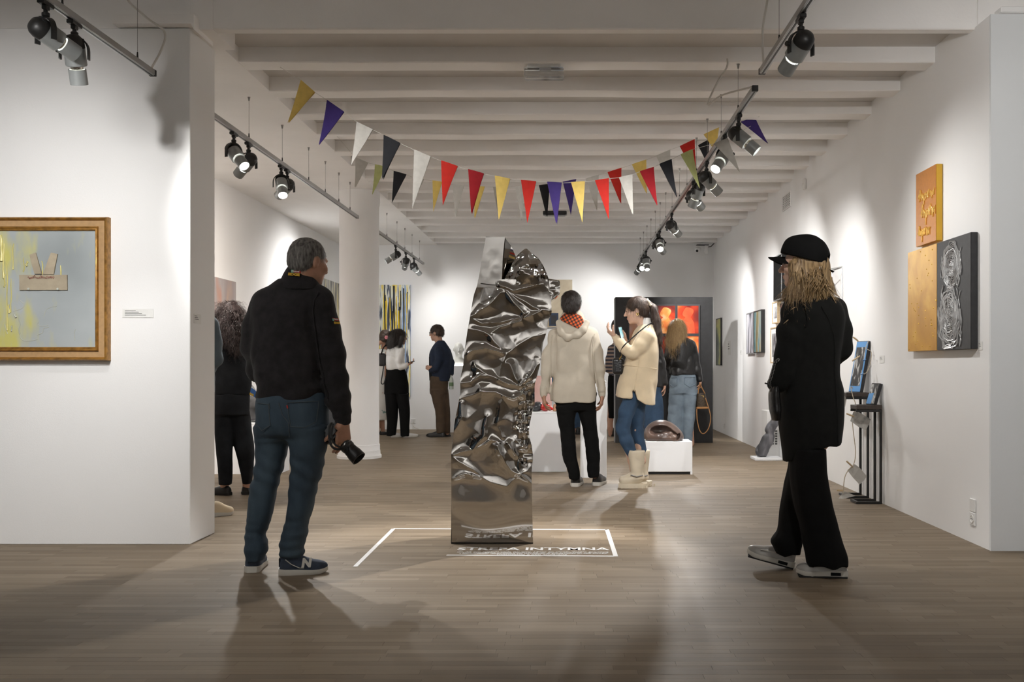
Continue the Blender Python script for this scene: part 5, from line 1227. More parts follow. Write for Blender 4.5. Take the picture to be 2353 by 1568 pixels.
    def hand(s, w, a, n, b, sc=1.0, curl=(.5,.6,.7,.8), thumb=.4, h=.0035, spread=.0):
        """w wrist, a along the hand, n out of the palm, b towards the thumb"""
        w, a, n, b = [np.array(v, float) for v in (w,a,n,b)]; a /= np.linalg.norm(a); n -= a*(n@a); n /= np.linalg.norm(n); b0 = np.cross(n, a); b = b0*np.sign(b0@b)
        sd = SD(); sd.cone(w-a*.05, w+a*.012, .027*sc, .026*sc, .012, flat=(n,1.25))
        for i, (o, L, r) in enumerate(((.030,.078,.0088),(.010,.086,.0092),(-.010,.080,.0088),(-.028,.062,.0078))):
            k = w+(a*(.092-.006*abs(i-1))+b*o)*sc
            sd.cone(w+(a*.015+b*o*.6)*sc, k, .0165*sc, .0125*sc, .012, flat=(n,1.1))
            dr = a+b*(o*spread*8); dr /= np.linalg.norm(dr); p = k
            for j, fr in enumerate((.46,.30,.24)):
                ang = curl[i]*(.75 if j == 0 else 1.0)*(1.25 if j == 1 else 1.0)
                dr = dr*math.cos(ang)+n*math.sin(ang)*1.0; dr /= np.linalg.norm(dr)
                # keep turning in the plane of finger and palm normal
                q = p+dr*L*fr*sc; sd.cone(p, q, r*sc*(1-.06*j), r*sc*(1-.06*(j+1)), .003); n2 = np.cross(np.cross(dr, n), dr); p = q
        p = w+(a*.026+b*.026)*sc; d1 = a*.62+b*.62+n*.35; d1 /= np.linalg.norm(d1)
        q = p+d1*.042*sc; sd.cone(p, q, .0165*sc, .0115*sc, .012)
        d2 = d1*(1-thumb)+n*thumb+a*.3; d2 /= np.linalg.norm(d2); q2 = q+d2*.032*sc; sd.cone(q, q2, .0110*sc, .0100*sc, .004)
        d3 = d2*(1-thumb*.6)+n*thumb*.6; d3 /= np.linalg.norm(d3); sd.cone(q2, q2+d3*.026*sc, .0100*sc, .0080*sc, .004)
        s.skin(sd, h); return s
    def shoe(s, heel, yaw, L=.285, W=.048, upper=None, sole=None, pitch=0.0, sole_h=.028, low=1.0, roll=0.0, name='shoe', collar=.085):
        """pitch lifts the toe; heel = ground point below the heel"""
        R = Matrix.Rotation(math.radians(-yaw),4,'Z') @ Matrix.Rotation(math.radians(pitch),4,'X'); mw = Matrix.Translation(Vector(heel)) @ R
        prof = [(0,.50,.058),(.03,.72,.070),(.10,.86,collar),(.25,.88,collar*1.0),(.36,.86,collar*.96),(.47,.88,.072),(.58,.95,.060),(.70,1.0,.050),(.82,.96,.044),(.91,.80,.038),(.97,.52,.030),(1.0,.22,.020)]
        mb = MB(); rings = []; na = 13
        for t, w, hh in prof:
            ring = []
            for k in range(na):
                a_ = math.pi*k/(na-1); ring.append(mw @ Vector((math.copysign(abs(math.cos(a_))**.75, math.cos(a_))*W*w, t*L, sole_h*.8+hh*low*math.sin(a_)**.8)))
            rings.append(ring)
        mb.grid(rings); mb.add(rings[0], [tuple(range(na))]); mb.add(rings[-1], [tuple(reversed(range(na)))])
        s.kids.append((name, mb, upper, None, None))
        sm = MB(); rg = []
        for t, w, _ in prof:                     # sole: lifts at the toe, a little thicker under the heel
            zb_ = .016*max(0, (t-.72)/.28)**2; zt_ = sole_h*(1.12-.35*t)+zb_*.8; x = w*W*1.07; y = t*L*1.03-.006
            rg.append([mw @ Vector(p) for p in ((-x*.92,y,zb_),(x*.92,y,zb_),(x*1.03,y,zb_+.4*(zt_-zb_)),(x,y,zt_),(-x,y,zt_),(-x*1.03,y,zb_+.4*(zt_-zb_)),(-x*.92,y,zb_))])
        sm.grid(rg); sm.add(rg[0][:6], [tuple(range(6))]); sm.add(rg[-1][:6], [tuple(reversed(range(6)))])
        s.kids.append(('sole', sm, sole, None, len(s.kids)-1))
        return mw
    def hairy(s, name, sd, m, h, disp=None, label=None, n=3000, L=.02, flow='crown', lift=.35, rad=.0011, wave=0.0, seed=1, zmax=None):
        """hair body plus fine strands growing over it"""
        vf = sd.mesh(h, disp); sv = strands(vf, n, L, s.H((0,-.045,.115)), flow, lift, rad, wave, seed, zmax)
        return s.kid(name, (np.concatenate([vf[0], sv[0]]), np.concatenate([vf[1], sv[1]+len(vf[0])])), m, label)
    def build(s, skin='skin', group=None):
        me = np_mesh('person', s.parts); me.materials.append(M[skin])
        o = bpy.data.objects.new('person', me); COL.objects.link(o); o.location = s.loc
        tag(o, s.label, 'person', group); s.o = o; made = []
        for name, vf, m, label, parent in s.kids:
            if isinstance(vf, MB): me = vf.mesh(name, smooth=50)
            elif isinstance(vf, tuple): me = np_mesh(name, [vf])
            else: me = vf
            if m is not None and not me.materials: me.materials.append(m)
            c = bpy.data.objects.new(name, me); COL.objects.link(c); c.parent = o if parent is None else made[parent]
            if label: c['label'] = label
            made.append(c)
        return o
def strands(vf, n, L, crown, flow, lift, rad, wave, seed, zmax=None):
    V, F = vf; F = F if zmax is None else F[V[F[:,0],2] < zmax]; g = np.random.default_rng(seed); f = F[g.integers(0, len(F), n)]
    p = V[f].mean(1)+(V[f[:,0]]-V[f[:,2]])*(g.random((n,1))-.5)*.6
    nr = np.cross(V[f[:,2]]-V[f[:,0]], V[f[:,3]]-V[f[:,1]]); nr /= np.linalg.norm(nr, axis=1)[:,None]+1e-12
    c = V.mean(0); nr *= np.sign(np.sum(nr*(p-c), 1))[:,None]
    down = np.array((0,0,-1.0)); d = (p-crown) if flow == 'crown' else np.tile(down, (n,1))
    d = d/(np.linalg.norm(d, axis=1)[:,None]+1e-9)+.35*down+g.normal(0, .22, (n,3))
    t = d-nr*np.sum(d*nr, 1)[:,None]; t /= np.linalg.norm(t, axis=1)[:,None]+1e-9
    w = np.cross(t, nr); a = g.random((n,1))*1.2-.6; w = w*np.cos(a)+nr*np.sin(a); Ls = L*(.5+.8*g.random((n,1))); K = 4 if L < .04 else 7
    pts = []; q = p-nr*.003
    for k in range(K):
        u = k/(K-1); off = nr*(lift*Ls*np.sin(u*1.6)*.6)+t*Ls*u+down*(Ls*u*u*.25)
        if wave: off = off+w*(wave*np.sin(u*14+a*9))+nr*(wave*.7*np.cos(u*14+a*9))
        pts.append((q+off, w*rad*(1-u*.8)))
    VV = np.stack([x for c_, ww in pts for x in (c_-ww, c_+ww)], 1).reshape(-1,3); base = (np.arange(n)*2*K)[:,None]
    FF = np.concatenate([base+np.array([[2*k, 2*k+1, 2*k+3, 2*k+2]]) for k in range(K-1)])
    return VV, FF
def front_y(vf, x, z, far=False):
    """depth of the surface facing the viewer at local (x,z)"""
    V = vf[0]; d2 = (V[:,0]-x)**2+(V[:,2]-z)**2; m = d2 < .02**2
    if not m.any(): m = d2 <= np.partition(d2, 8)[8]
    return float(V[m,1].min()) if not far else float(V[m,1].max())
def seam(fig, vf, pts, m, r=.0016, off=.0015, n=6, name='seam'):
    """a thin stitched line laid on the visible side of a garment, given in photo pixels"""
    P3 = []
    for (a, b), (c, d) in zip(pts[:-1], pts[1:]):
        for k in range(n): P3.append((a+(c-a)*k/n, b+(d-b)*k/n))
    P3.append(pts[-1]); out = []
    for px, py in P3:
        x, _, z = fig.P(px, py, -.1); y = front_y(vf, x, z)-off; x, _, z = fig.P(px, py, y); out.append((x, y, z))
    ys = np.convolve(np.pad([p[1] for p in out], 2, mode='edge'), np.ones(5)/5, 'valid')
    fig.kid(name, MB().tube([(p[0], float(q)-.001, p[2]) for p, q in zip(out, ys)], r, 5), m)
# ================================================================== MAN IN BLACK FLEECE
f = Fig('tall grey-haired man in a black fleece and dark jeans seen from behind', 665, 5.29)
nk = f.P(690,668,.02)
f.head(f.P(709,602,-.0), 37, 10, 1.0, .0045, nk, nr=.060)
core = SD().tube(f.T([(690,668,.02,.06),(672,720,.02,.11),(668,850,.02,.11),(668,950,.03,.11)]), .05)
core.tube(f.T([(735,692,0,.05),(764,820,-.01,.042),(785,935,-.02,.034),(788,968,-.02,.028)]), .03).tube(f.T([(606,692,0,.05),(578,803,.02,.04),(605,865,.18,.035)]), .03)
core.tube(f.T([(628,960,.03,.06),(612,1110,.05,.045),(588,1275,.06,.03)]), .03).tube(f.T([(710,960,.0,.06),(700,1110,.0,.045),(668,1272,.0,.03)]), .03)
f.skin(core, .012)
# hair: short and greying
sd = f.hair_cap(1.0, -.075)
f.hairy('hair', sd, M['hair_grey'], .006, lambda P: .004*(vnoise(P*60,4)-.5)+.003, 'short greying hair', 11000, .017, 'crown', .5, .0007, seed=2)
# fleece
sd = SD().loft(f.rows([(924,594,752,.125),(915,590,753,.132),(900,588,752,.14),(880,585,746,.145),(850,582,740,.15),(800,580,735,.15),(750,579,732,.145),(715,580,735,.135),(695,586,744,.12),(680,594,748,.105),(665,606,738,.09),(652,624,728,.078),(640,642,722,.068)]), .03, pw=2.4, yaw=.0)
sd.tube(f.T([(608,694,0,.072),(591,750,.0,.067),(579,803,.02,.060),(590,850,.10,.053),(612,872,.20,.045)]), .035)
sd.tube(f.T([(732,694,0,.080),(750,755,0,.072),(763,815,-.01,.066),(774,875,-.01,.061),(781,925,-.02,.057),(786,948,-.02,.050)]), .035)
cuff = SD().tube(f.T([(786,945,-.02,.047),(788,964,-.025,.042)]), .01)
def fleece_folds(P):
    n = vnoise(P*np.array([9,7,3.0]), 2); a = .018*(.5-np.abs(2*n-1))
    # soft folds falling from the right shoulder and across the lower back
    z = P[:,2]; x = P[:,0]
    a += .009*np.sin((x*1.0+z*.55)*38)*np.clip((z-.92)/.25,0,1)*np.clip((1.45-z)/.3,0,1)*(.4+vnoise(P*4,5))
    a += .007*np.sin((z*1.1-x*.5)*55)*np.clip((1.12-z)/.2,0,1)
    return a*.8
jv = f.soft('fleece_jacket', sd, M['fleece'], .008, fleece_folds, 'black fleece pullover')
f.soft('cuff', cuff, M['fleece'], .006, folds(.004,(40,40,20),3))
# stand-up collar with badge
sd = SD().loft(f.rows([(668,636,738,.095),(655,642,734,.090),(645,646,730,.086),(632,652,726,.083),(620,659,722,.079),(611,666,716,.074)]), .0).plane(f.P(672,614,-.08), (.42,.10,1.0))
cv = f.soft('collar', sd, M['fleece'], .006)
def patch(fig, vf, quad, m, name, off=.002, ny=4, nx=8):
    a, b, c, d_ = quad; R = []
    for i in range(ny+1):
        row = []
        for j in range(nx+1):
            u, v = j/nx, i/ny; px = (a[0]*(1-u)+b[0]*u)*(1-v)+(d_[0]*(1-u)+c[0]*u)*v; py = (a[1]*(1-u)+b[1]*u)*(1-v)+(d_[1]*(1-u)+c[1]*u)*v
            x, _, z = fig.P(px,py,-.06); y = front_y(vf,x,z)-off; x, _, z = fig.P(px,py,y); row.append((x,y,z))
        R.append(row)
    A_ = np.array(R); 
    for _ in range(2):
        Y = np.pad(A_[:,:,1],1,mode='edge'); A_[:,:,1] = (Y[1:-1,1:-1]*2+Y[:-2,1:-1]+Y[2:,1:-1]+Y[1:-1,:-2]+Y[1:-1,2:])/6-.0006
    back = A_.copy(); back[:,:,1] += .004
    mb = MB().grid(A_.tolist()).grid(back[:, ::-1].tolist()); fig.kid(name, mb, m); return A_
def patch_text(fig, A_, txt, m, h, bold=.0, sx=1.0, name='lettering'):
    c = A_[A_.shape[0]//2, A_.shape[1]//2]; r = Vector(A_[A_.shape[0]//2,-1]-A_[A_.shape[0]//2,0]).normalized(); dn = Vector(A_[-1,A_.shape[1]//2]-A_[0,A_.shape[1]//2]).normalized(); u = -dn; n = r.cross(u).normalized()
    u = n.cross(r).normalized(); mw = Matrix((r,u,n)).transposed().to_4x4(); mw.translation = Vector(c)+n*.003
    fig.kid(name, text_mesh(txt, h, mw, bold=bold, extrude=.0012, sx=sx), m)
M['badge_green'] = mat('badge_green', (.16,.42,.30), .7); M['badge_red'] = mat('badge_red', (.50,.03,.03), .7); M['badge_gold'] = mat('badge_gold', (.60,.36,.02), .7); M['badge_white'] = mat('badge_white', (.7,.7,.66), .7)
A1 = patch(f, cv, ((669,620),(690,622),(690,628),(669,626.5)), M['badge_green'], 'badge')
patch(f, cv, ((675,621.3),(690.5,622.6),(690.3,627.6),(674,626.4)), M['badge_red'], 'badge', .0035); patch_text(f, A1, 'Castrol', M['badge_white'], .012, .0003, 1.1)
A2 = patch(f, cv, ((663,628),(689,630),(688.5,635),(663,633)), M['fleece'], 'badge'); patch_text(f, A2, 'EDGE', M['badge_gold'], .018, .0012, 1.35)
A3_ = patch(f, jv, ((764,730.5),(778,732),(779,738),(765,737)), M['badge_red'], 'badge'); patch_text(f, A3_, 'Castrol', M['badge_white'], .010, .0003, 1.0)
patch(f, jv, ((763.5,732),(767,732.3),(768,738),(764.5,737.5)), M['badge_green'], 'badge', .0035)
A4 = patch(f, jv, ((766,739.5),(780,740.5),(780.5,745.5),(767,745.5)), M['fleece'], 'badge'); patch_text(f, A4, 'EDGE', M['badge_gold'], .014, .001, 1.2)
seam(f, jv, [(719,712),(722,745),(728,790),(735,840),(744,885),(752,918)], M['fleece'], .003, .0); seam(f, jv, [(733,672),(722,690),(719,712)], M['fleece'], .0028, .0)
# jeans
sd = SD().loft(f.rows([(1008,606,736,.07),(996,594,748,.115),(975,589,755,.138),(955,588,756,.142),(930,589,755,.138),(900,594,750,.128)]), .02, pw=2.4)
sd.loft(f.rows([(1288,565,609,.066),(1275,563,614,.072),(1250,562,619,.075),(1234,562,611,.066),(1195,567,623,.075),(1144,572,633,.082),(1111,577,641,.088),(1066,586,654,.098),(1020,589,663,.108),(985,590,670,.122)], .05), .045)
sd.loft(f.rows([(1285,643,698,.076),(1271,640,700,.082),(1251,641,702,.08),(1231,648,707,.076),(1206,654,709,.077),(1172,661,718,.082),(1144,665,725,.087),(1116,667,731,.091),(1077,669,741,.10),(1021,667,750,.112),(985,664,753,.124)], -.0), .045)
def denim_folds(P):
    z = P[:,2]; k = vnoise(P*np.array([5,5,9.0]),7); low = np.clip((.34-z)/.25,0,1); knee = np.exp(-((z-.52)/.12)**2); hip = np.exp(-((z-.80)/.06)**2)
    return .015*(.5-np.abs(2*k-1))*(.35+low+.8*knee+.5*hip)+.004*np.sin(z*120+8*vnoise(P*5,3))*low+.004*np.sin((z+P[:,0]*.6)*70)*knee
jn = f.soft('jeans', sd, M['denim_dark'], .008, denim_folds, 'dark blue jeans')
M['stitch'] = mat('denim_stitch', (.06,.075,.085), .9, var=.2); M['red_tab'] = mat('red_tab', (.45,.03,.02), .8)
for pts in ([(588,926),(616,930),(621,978),(602,990),(588,975)], [(660,926),(733,922),(727,970),(700,983),(668,981),(663,955),(660,926)], [(640,926),(650,955),(663,972),(665,1005)], [(618,926),(620,940)]): seam(f, jn, pts, M['stitch'], .0022, .001)
patch(f, jn, ((658,932),(661,932),(662,939),(659.5,939)), M['red_tab'], 'tab', .004, 2, 2)
# trainers
s1 = f.shoe((f.P(588,1300,.10)[0]+.004, .02, 0), -8, .27, .047, M['suede_blue'], M['rubber_white'], sole_h=.03)
yw = 77
hx = f.P(640,1318,-.04)
s2 = f.shoe((hx[0]+.004, -.03, 0), yw, .245, .048, M['suede_blue'], M['rubber_white'], sole_h=.03)
f.kid('logo', text_mesh('N', .062, s2 @ Matrix.Translation((.0445,.135,.062)) @ Matrix.Rotation(math.radians(90),4,'Z') @ Matrix.Rotation(math.radians(68),4,'X'), bold=.004, extrude=.003, shear=.15), M['rubber_white'])
f.kid('stripe', MB().tube([s2 @ Vector(p) for p in ((.043,.03,.085),(.0475,.06,.060),(.049,.10,.040),(.049,.125,.036))], [.006,.006,.005,.004], 5, flat=.4), M['rubber_white'])
f.kid('heel_patch', MB().box((-.022,-.004,.045),(.022,.004,.085), s2), M['cotton_char'])
# right hand round the camera grip
f.hand(f.P(788,971,-.03), (.02,-.02,-1), (-.62,.75,0), (-1,-.5,0), 1.08, (.5,.62,.68,.75), .45, .0035)
f.build('skin_tan')
# leaflet in his left pocket
M['leaf_blue'] = mat('leaflet_blue', (.03,.12,.35), .5); M['leaf_gold'] = mat('leaflet_gold', (.55,.33,.04), .5)
def PW(px,py,d): return at(px,py,d)
t = thing('leaflet', PW(590,915,5.30), 'folded blue and yellow leaflet sticking out of the jeans pocket', 'leaflet')
o3 = Vector((0,.003,0))
def lq(name, q, m, dd=5.30):
    p = [PW(a,b,dd) for a,b in q]; n = len(p); MB().add(p+[v+o3 for v in p], [tuple(range(n)), tuple(reversed(range(n,2*n)))]+[(i,(i+1)%n,n+(i+1)%n,n+i) for i in range(n)]).build(name, m, t)
lq('cover', [(577,891),(586,897),(605,922),(596,921),(574,905)], M['leaf_blue']); lq('band', [(574.5,902),(583,907),(582,912),(573,907)], M['leaf_gold'], 5.297); lq('page', [(579,885),(583,889),(588,898),(577,892)], M['white_paper'], 5.305)

# ---- his camera
cb = at(772,1000,5.30); t = thing('photo_camera', cb, 'black camera with a zoom lens hanging from the hand of the man in fleece', 'camera')
tip = at(832,1062,5.25); ax = (tip-cb).normalized(); Rm = frame_to(ax, Vector((-.3,.9,.2)).normalized()).to_4x4(); Rm.translation = cb
M['cam_black'] = mat('camera_black', (.010,.010,.010), .42, var=.3, scale=60, bump=.1, bscale=400)
MB().box((-.05,-.066,-.045),(.045,.066,.018), Rm).build('camera_body', M['cam_black'], t, bevel=.010, seg=2)
MB().box((.03,-.03,-.04),(.066,.03,.012), Rm).build('viewfinder_hump', M['cam_black'], t, bevel=.008)
MB().box((-.045,-.08,-.045),(.03,-.05,.03), Rm).build('grip', M['cam_black'], t, bevel=.012, seg=2)
MB().lathe([(.036,.018),(.036,.035),(.034,.036),(.034,.062),(.037,.064),(.037,.100),(.034,.102),(.035,.118),(.036,.119),(.036,.150)], 28, Rm).build('zoom_lens', M['cam_black'], t, smooth=30)
MB().lathe([(.037,.132),(.040,.150),(.041,.185),(.038,.185),(.035,.15)], 28, Rm, caps=False).build('lens_hood', M['cam_black'], t, smooth=40)
MB().lathe([(.0372,.046),(.0374,.05),(.0372,.054)], 28, Rm, caps=False).build('grip_ring', M['rubber_black'], t)
MB().lathe([(.0374,.080),(.0376,.082),(.0376,.086),(.0374,.088)], 28, Rm, caps=False).build('marking_ring', M['wire'], t)
st = catmull([at(762,972,5.2),at(757,985,5.16),at(757,1010,5.15),at(764,1028,5.14),at(780,1033,5.13),at(797,1026,5.15),at(806,1018,5.2)],5)
MB().tube(st, .006, 6, flat=.4).build('neck_strap', M['rubber_black'], t, smooth=60)
MB().tube(catmull([at(766,975,5.18),at(762,1000,5.12),at(770,1022,5.11),at(790,1028,5.12),at(800,1012,5.16)],5), .005, 6, flat=.4).build('neck_strap', M['rubber_black'], t, smooth=60)

# ================================================================== WOMAN IN CAP AND LONG BLACK COAT
f = Fig('woman in a black cap and long black coat walking to the left', 1868, 5.25)
nk = f.P(1862,672,.01)
f.head(f.P(1844,608,-.01), -68, 2, .97, .0045, nk, woman=True)
core = SD().tube(f.T([(1862,672,.01,.05),(1868,720,.0,.10),(1868,850,.0,.10),(1868,1000,.0,.10)]), .05)
core.tube(f.T([(1826,722,-.04,.035),(1812,800,-.07,.03),(1795,865,-.09,.025)]), .03).tube(f.T([(1914,722,.03,.035),(1926,780,.04,.03),(1905,830,.10,.025)]), .03)
core.tube(f.T([(1848,1010,.05,.04),(1824,1150,.10,.03),(1808,1250,.12,.028)]), .03).tube(f.T([(1868,1010,-.03,.04),(1872,1150,-.05,.03),(1900,1285,-.05,.03)]), .03)
f.skin(core, .012)
# hair
sd = SD(); H = f.H; Mx = f.hM
sd.ell(H((0,-.03,.01)), (.080,.088,.10), Mx, .03)
sd.tube([(*H((.045,.03,-.02)),.040),(*H((.06,.02,-.10)),.040),(*f.P(1826,672,-.06),.038),(*f.P(1822,690,-.07),.020)], .03)
sd.tube([(*H((-.045,.03,-.02)),.040),(*H((-.06,.0,-.10)),.045),(*f.P(1850,680,.05),.035)], .03)
sd.tube([(*H((0,-.08,-.02)),.060),(*f.P(1872,645,-.02),.066),(*f.P(1876,672,-.03),.058),(*f.P(1884,692,-.04),.03)], .04)
sd.tube([(*f.P(1888,630,-.02),.030),(*f.P(1900,655,-.03),.022),(*f.P(1903,672,-.03),.010)], .03)
sd.ell(H((0,.115,-.04)), (.062,.075,.10), Mx, .012, 's')
hv = f.hairy('hair', sd, M['hair_blond'], .0055, lambda P: .010*(np.abs(2*vnoise(P*np.array([55,55,7]),3)-1)-.5)+.006*(vnoise(P*np.array([120,120,14]),4)-.5), 'long dark blond hair', 4200, .10, 'down', .10, .0011, .002, zmax=f.P(0,622)[2])
mb = MB(); r2 = random.Random(4)
for i in range(150):                                   # loose strands
    u = r2.random(); a = np.array(H((r2.uniform(-.08,.08), -.05+r2.uniform(-.06,.09), r2.uniform(-.05,.0)))); 
    ex = 1815+95*u+r2.uniform(-6,6); ey = 650+48*r2.random()**.7 if i % 9 else 690+18*r2.random()
    e = np.array(f.P(ex, ey, -.05-.07*math.sin(u*3.1)+r2.uniform(-.015,.015))); m_ = (a+e)/2+np.array((r2.uniform(-.015,.02), -.045+r2.uniform(-.015,.01), .01))
    m2 = (m_+e)/2+np.array((r2.uniform(-.012,.012),-.018,0))
    mb.tube(catmull([a,m_,m2,e],4), [.0022]*12+[.0008], 4, caps=False)
for ex, ey, k in ((1924,703,0),(1921,690,1),(1930,684,2),(1912,668,3),(1905,655,4),(1818,712,5),(1800,745,6),(1890,702,7)):
    a = f.P(1882+2*k,640,-.05); e = f.P(ex,ey,-.10 if ex > 1830 else -.12); mm = f.P((1882+ex)/2+8,(640+ey)/2+8,-.10)
    mb.tube(catmull([a,mm,e],7), [.0026]*14+[.0008], 4, caps=False)
f.kid('loose_strands', mb, M['hair_blond'])
# cap
cm = f.hM
sd = SD().ell(H((0,-.016,.055)), (.092,.113,.104), cm, .0).ell(H((0,-.055,.025)), (.086,.085,.09), cm, .04).ell(H((0,.05,.07)), (.07,.05,.07), cm, .05)
sd.plane(H((0,0,.030)), cm[:,2]*-1.0+cm[:,1]*.34)
sd.ell(H((0,-.145,.005)), (.035,.04,.035), cm, .006, 's')
f.soft('cap', sd, M['cotton_black'], .005, lambda P: .003*(vnoise(P*30,2)-.5), 'plain black baseball cap')
mb = MB(); rows_ = []
for i in range(13):
    a = math.radians(-80+160*i/12); row = []
    for j in range(7):
        s_ = j/6; rad = .095+s_*.088; x = math.sin(a)*(.082+s_*.012); y = math.cos(a)**.75*rad if math.cos(a) > 0 else 0
        y = .030+(.060+s_*.092)*max(math.cos(a),0)**.7; z = .048+.006*s_-.050*math.sin(a)**2
        row.append(tuple(H((x,y,z))))
    rows_.append(row)
up = np.array(rows_); dn = up-np.array(cm[:,2])*.005
mb.grid(up.tolist()); mb.grid(dn[::-1].tolist()); mb.grid([up[:,-1].tolist(), dn[:,-1].tolist()])
f.kid('brim', mb, M['cotton_black'])
f.kid('strap', MB().tube([f.P(1888,612,-.07),f.P(1900,619,-.05),f.P(1914,625,-.03)], [.012,.013,.012], 6, flat=.35), M['cotton_black'])
f.kid('button', MB().lathe([(.007,0),(.006,.004),(0,.006)], 10, Matrix.Translation(Vector(H((0,-.02,.154)))), caps=False), M['cotton_black'])
f.kid('cap_mark', text_mesh('11', .016, Matrix.Translation(Vector(f.P(1885.5,616,-.115))) @ Matrix.Rotation(math.radians(90),4,'X'), bold=.0006, extrude=.001), M['badge_white'])
# coat
sd = SD().loft(f.rows([(1062,1800,1925,.12),(1020,1796,1932,.15),(960,1790,1935,.16),(900,1792,1934,.155),(860,1797,1926,.145),(820,1800,1928,.145),(770,1800,1936,.15),(730,1804,1940,.145),(705,1808,1934,.13),(690,1818,1922,.105),(678,1832,1906,.085),(668,1842,1890,.07)]), .03, pw=2.4)
sd.tube(f.T([(1828,712,-.05,.070),(1815,770,-.07,.066),(1808,820,-.08,.062),(1797,860,-.10,.054),(1786,880,-.11,.046),(1778,884,-.12,.034)]), .03)
sd.tube(f.T([(1916,712,.03,.070),(1926,760,.03,.068),(1929,800,.05,.062),(1910,832,.12,.05)]), .03)
p0 = f.P(1861,1029,-.1)
sd.plane(f.P(1866,1027,0), (.12,0,-1)).plane(f.P(1834,1049,0), (1,0,-1.0)) if False else None
sd.ops = [o for o in sd.ops if o is not None]
# hem: level at the back (right), dropping to a point at the front (left)
hem = np.array([[f.P(1799,1065)[0], f.P(1799,1066)[2]],[f.P(1812,1060)[0],f.P(1812,1060)[2]],[f.P(1840,1043)[0],f.P(1840,1043)[2]],[f.P(1861,1029)[0],f.P(1861,1029)[2]],[f.P(1898,1025)[0],f.P(1898,1025)[2]],[f.P(1940,1019)[0],f.P(1940,1019)[2]]])
sd._a('i', None, None, lambda X, Y, Z: (np.interp(X, hem[:,0], hem[:,1])-Z)*.8, 0)
def coat_folds(P):
    z, x = P[:,2], P[:,0]
    arm = np.exp(-((z-1.33)/.10)**2)*np.clip((-.05-x)/.1,0,1)
    return .008*(.5-np.abs(2*vnoise(P*np.array([7,7,2.2]),4)-1))+.010*np.sin((z*.9+x*.7)*60)*arm*.6+.005*np.sin(x*70+z*6)*np.clip((1.0-z)/.3,0,1)*.6
cvf = f.soft('coat', sd, M['wool_black'], .008, coat_folds, 'long black wool coat')
seam(f, cvf, [(1888,704),(1905,735),(1916,770),(1919,800),(1918,850),(1922,900),(1925,960),(1926,1018)], M['wool_black'], .0035, .0)
seam(f, cvf, [(1838,690),(1852,710),(1856,740),(1850,752)], M['wool_black'], .003, .0)
f.soft('coat_collar', SD().loft(f.rows([(690,1832,1906,.09),(678,1836,1898,.082),(666,1842,1888,.072),(658,1846,1884,.066)], -.0), .0), M['wool_black'], .006)
# trousers
sd = SD().loft(f.rows([(1300,1858,1944,.10),(1283,1855,1944,.10),(1247,1846,1935,.10),(1210,1838,1927,.10),(1153,1824,1912,.10),(1072,1816,1899,.105),(1030,1818,1897,.11)], -.05), .02)
sd.loft(f.rows([(1274,1786,1836,.075),(1262,1778,1838,.08),(1245,1769,1842,.085),(1219,1787,1845,.085),(1173,1791,1848,.085),(1118,1802,1850,.09),(1072,1812,1870,.10),(1030,1815,1885,.11)], .10), .02)
sd.plane(f.P(1900,1291,-.05), (.18,0,-1.0)) if False else None
f.soft('trousers', sd, M['cotton_black'], .009, lambda P: .008*(.5-np.abs(2*vnoise(P*np.array([6,6,2.0]),8)-1))+.005*np.sin(P[:,0]*60+P[:,2]*9)*np.clip((.5-P[:,2])/.4,0,1), 'wide black trousers')
def trainer(hx, hy, yaw, pitch, hz=0.0):
    mw = f.shoe((hx,hy,hz), yaw, .255, .047, M['silver_leather'], M['rubber_white'], pitch, .030, .92)
    for q in (-1,1): f.kid('air_window', MB().box((q*.0505-.004,.035,.010),(q*.0505+.004,.085,.025), mw), M['cotton_char']); f.kid('side_panel', MB().tube([mw @ Vector((q*.044,.05,.075)), mw @ Vector((q*.047,.12,.06)), mw @ Vector((q*.046,.19,.055))], [.010,.011,.007], 5, flat=.3), M['rubber_white'])
    f.kid('tread', MB().box((-.047,.0,-.004),(.047,.245,.003), mw), M['rubber_black'])
    return mw
hp = f.P(1946,1326,-.04); trainer(hp[0]-.005, -.05, -82, 0, .005)
hp = f.P(1826,1296,.14); trainer(hp[0]-.004, .17, -80, 14, .006)
f.hand(f.P(1812,890,-.06), (.3,.1,-.9), (.8,.3,0), (-.2,-1,0), .85, (.7,.8,.8,.8), .5, .006)
f.build('skin_fair')
# her bag with a chain strap
t = thing('handbag', at(1778,985,5.12), 'black leather bag on a chain carried by the woman in the cap', 'bag')
sd = SD().loft([(at(0,966,5.12).z,at(1783,0,5.12).x,5.12,.020,.05),(at(0,940,5.12).z,at(1781,0,5.12).x,5.12,.028,.065),(at(0,905,5.12).z,at(1779,0,5.12).x,5.12,.026,.06),(at(0,888,5.12).z,at(1780,0,5.12).x,5.12,.014,.05)], .01)
me = np_mesh('bag_body', [sd.mesh(.006, lambda P: .004*(vnoise(P*20,2)-.5))]); link('bag_body', me, M['leather'], t)
pts = catmull([at(1787,828,5.10),at(1780,835,5.09),at(1776,850,5.08),at(1772,866,5.08),at(1768,880,5.08),at(1772,900,5.09)],8)
for i in range(0, len(pts)-1, 2):
    c = pts[i]; tdir = (pts[i+1]-pts[i]).normalized(); R = frame_to((1,0,0) if (i//2) % 2 else (0,1,0), tdir).to_4x4(); R.translation = c
    MB().tube([R @ Vector((.006*math.cos(a), .010*math.sin(a), 0)) for a in [k*math.pi/4 for k in range(9)]], .0022, 5, caps=False).build('chain_link', M['black_metal'] if i % 4 else M['wire'], t, smooth=60)
MB().tube([at(1758,881,5.07),at(1764,883,5.08),at(1772,886,5.09)], [.004,.003,.005], 6).build('zip_pull', M['black_metal'], t)
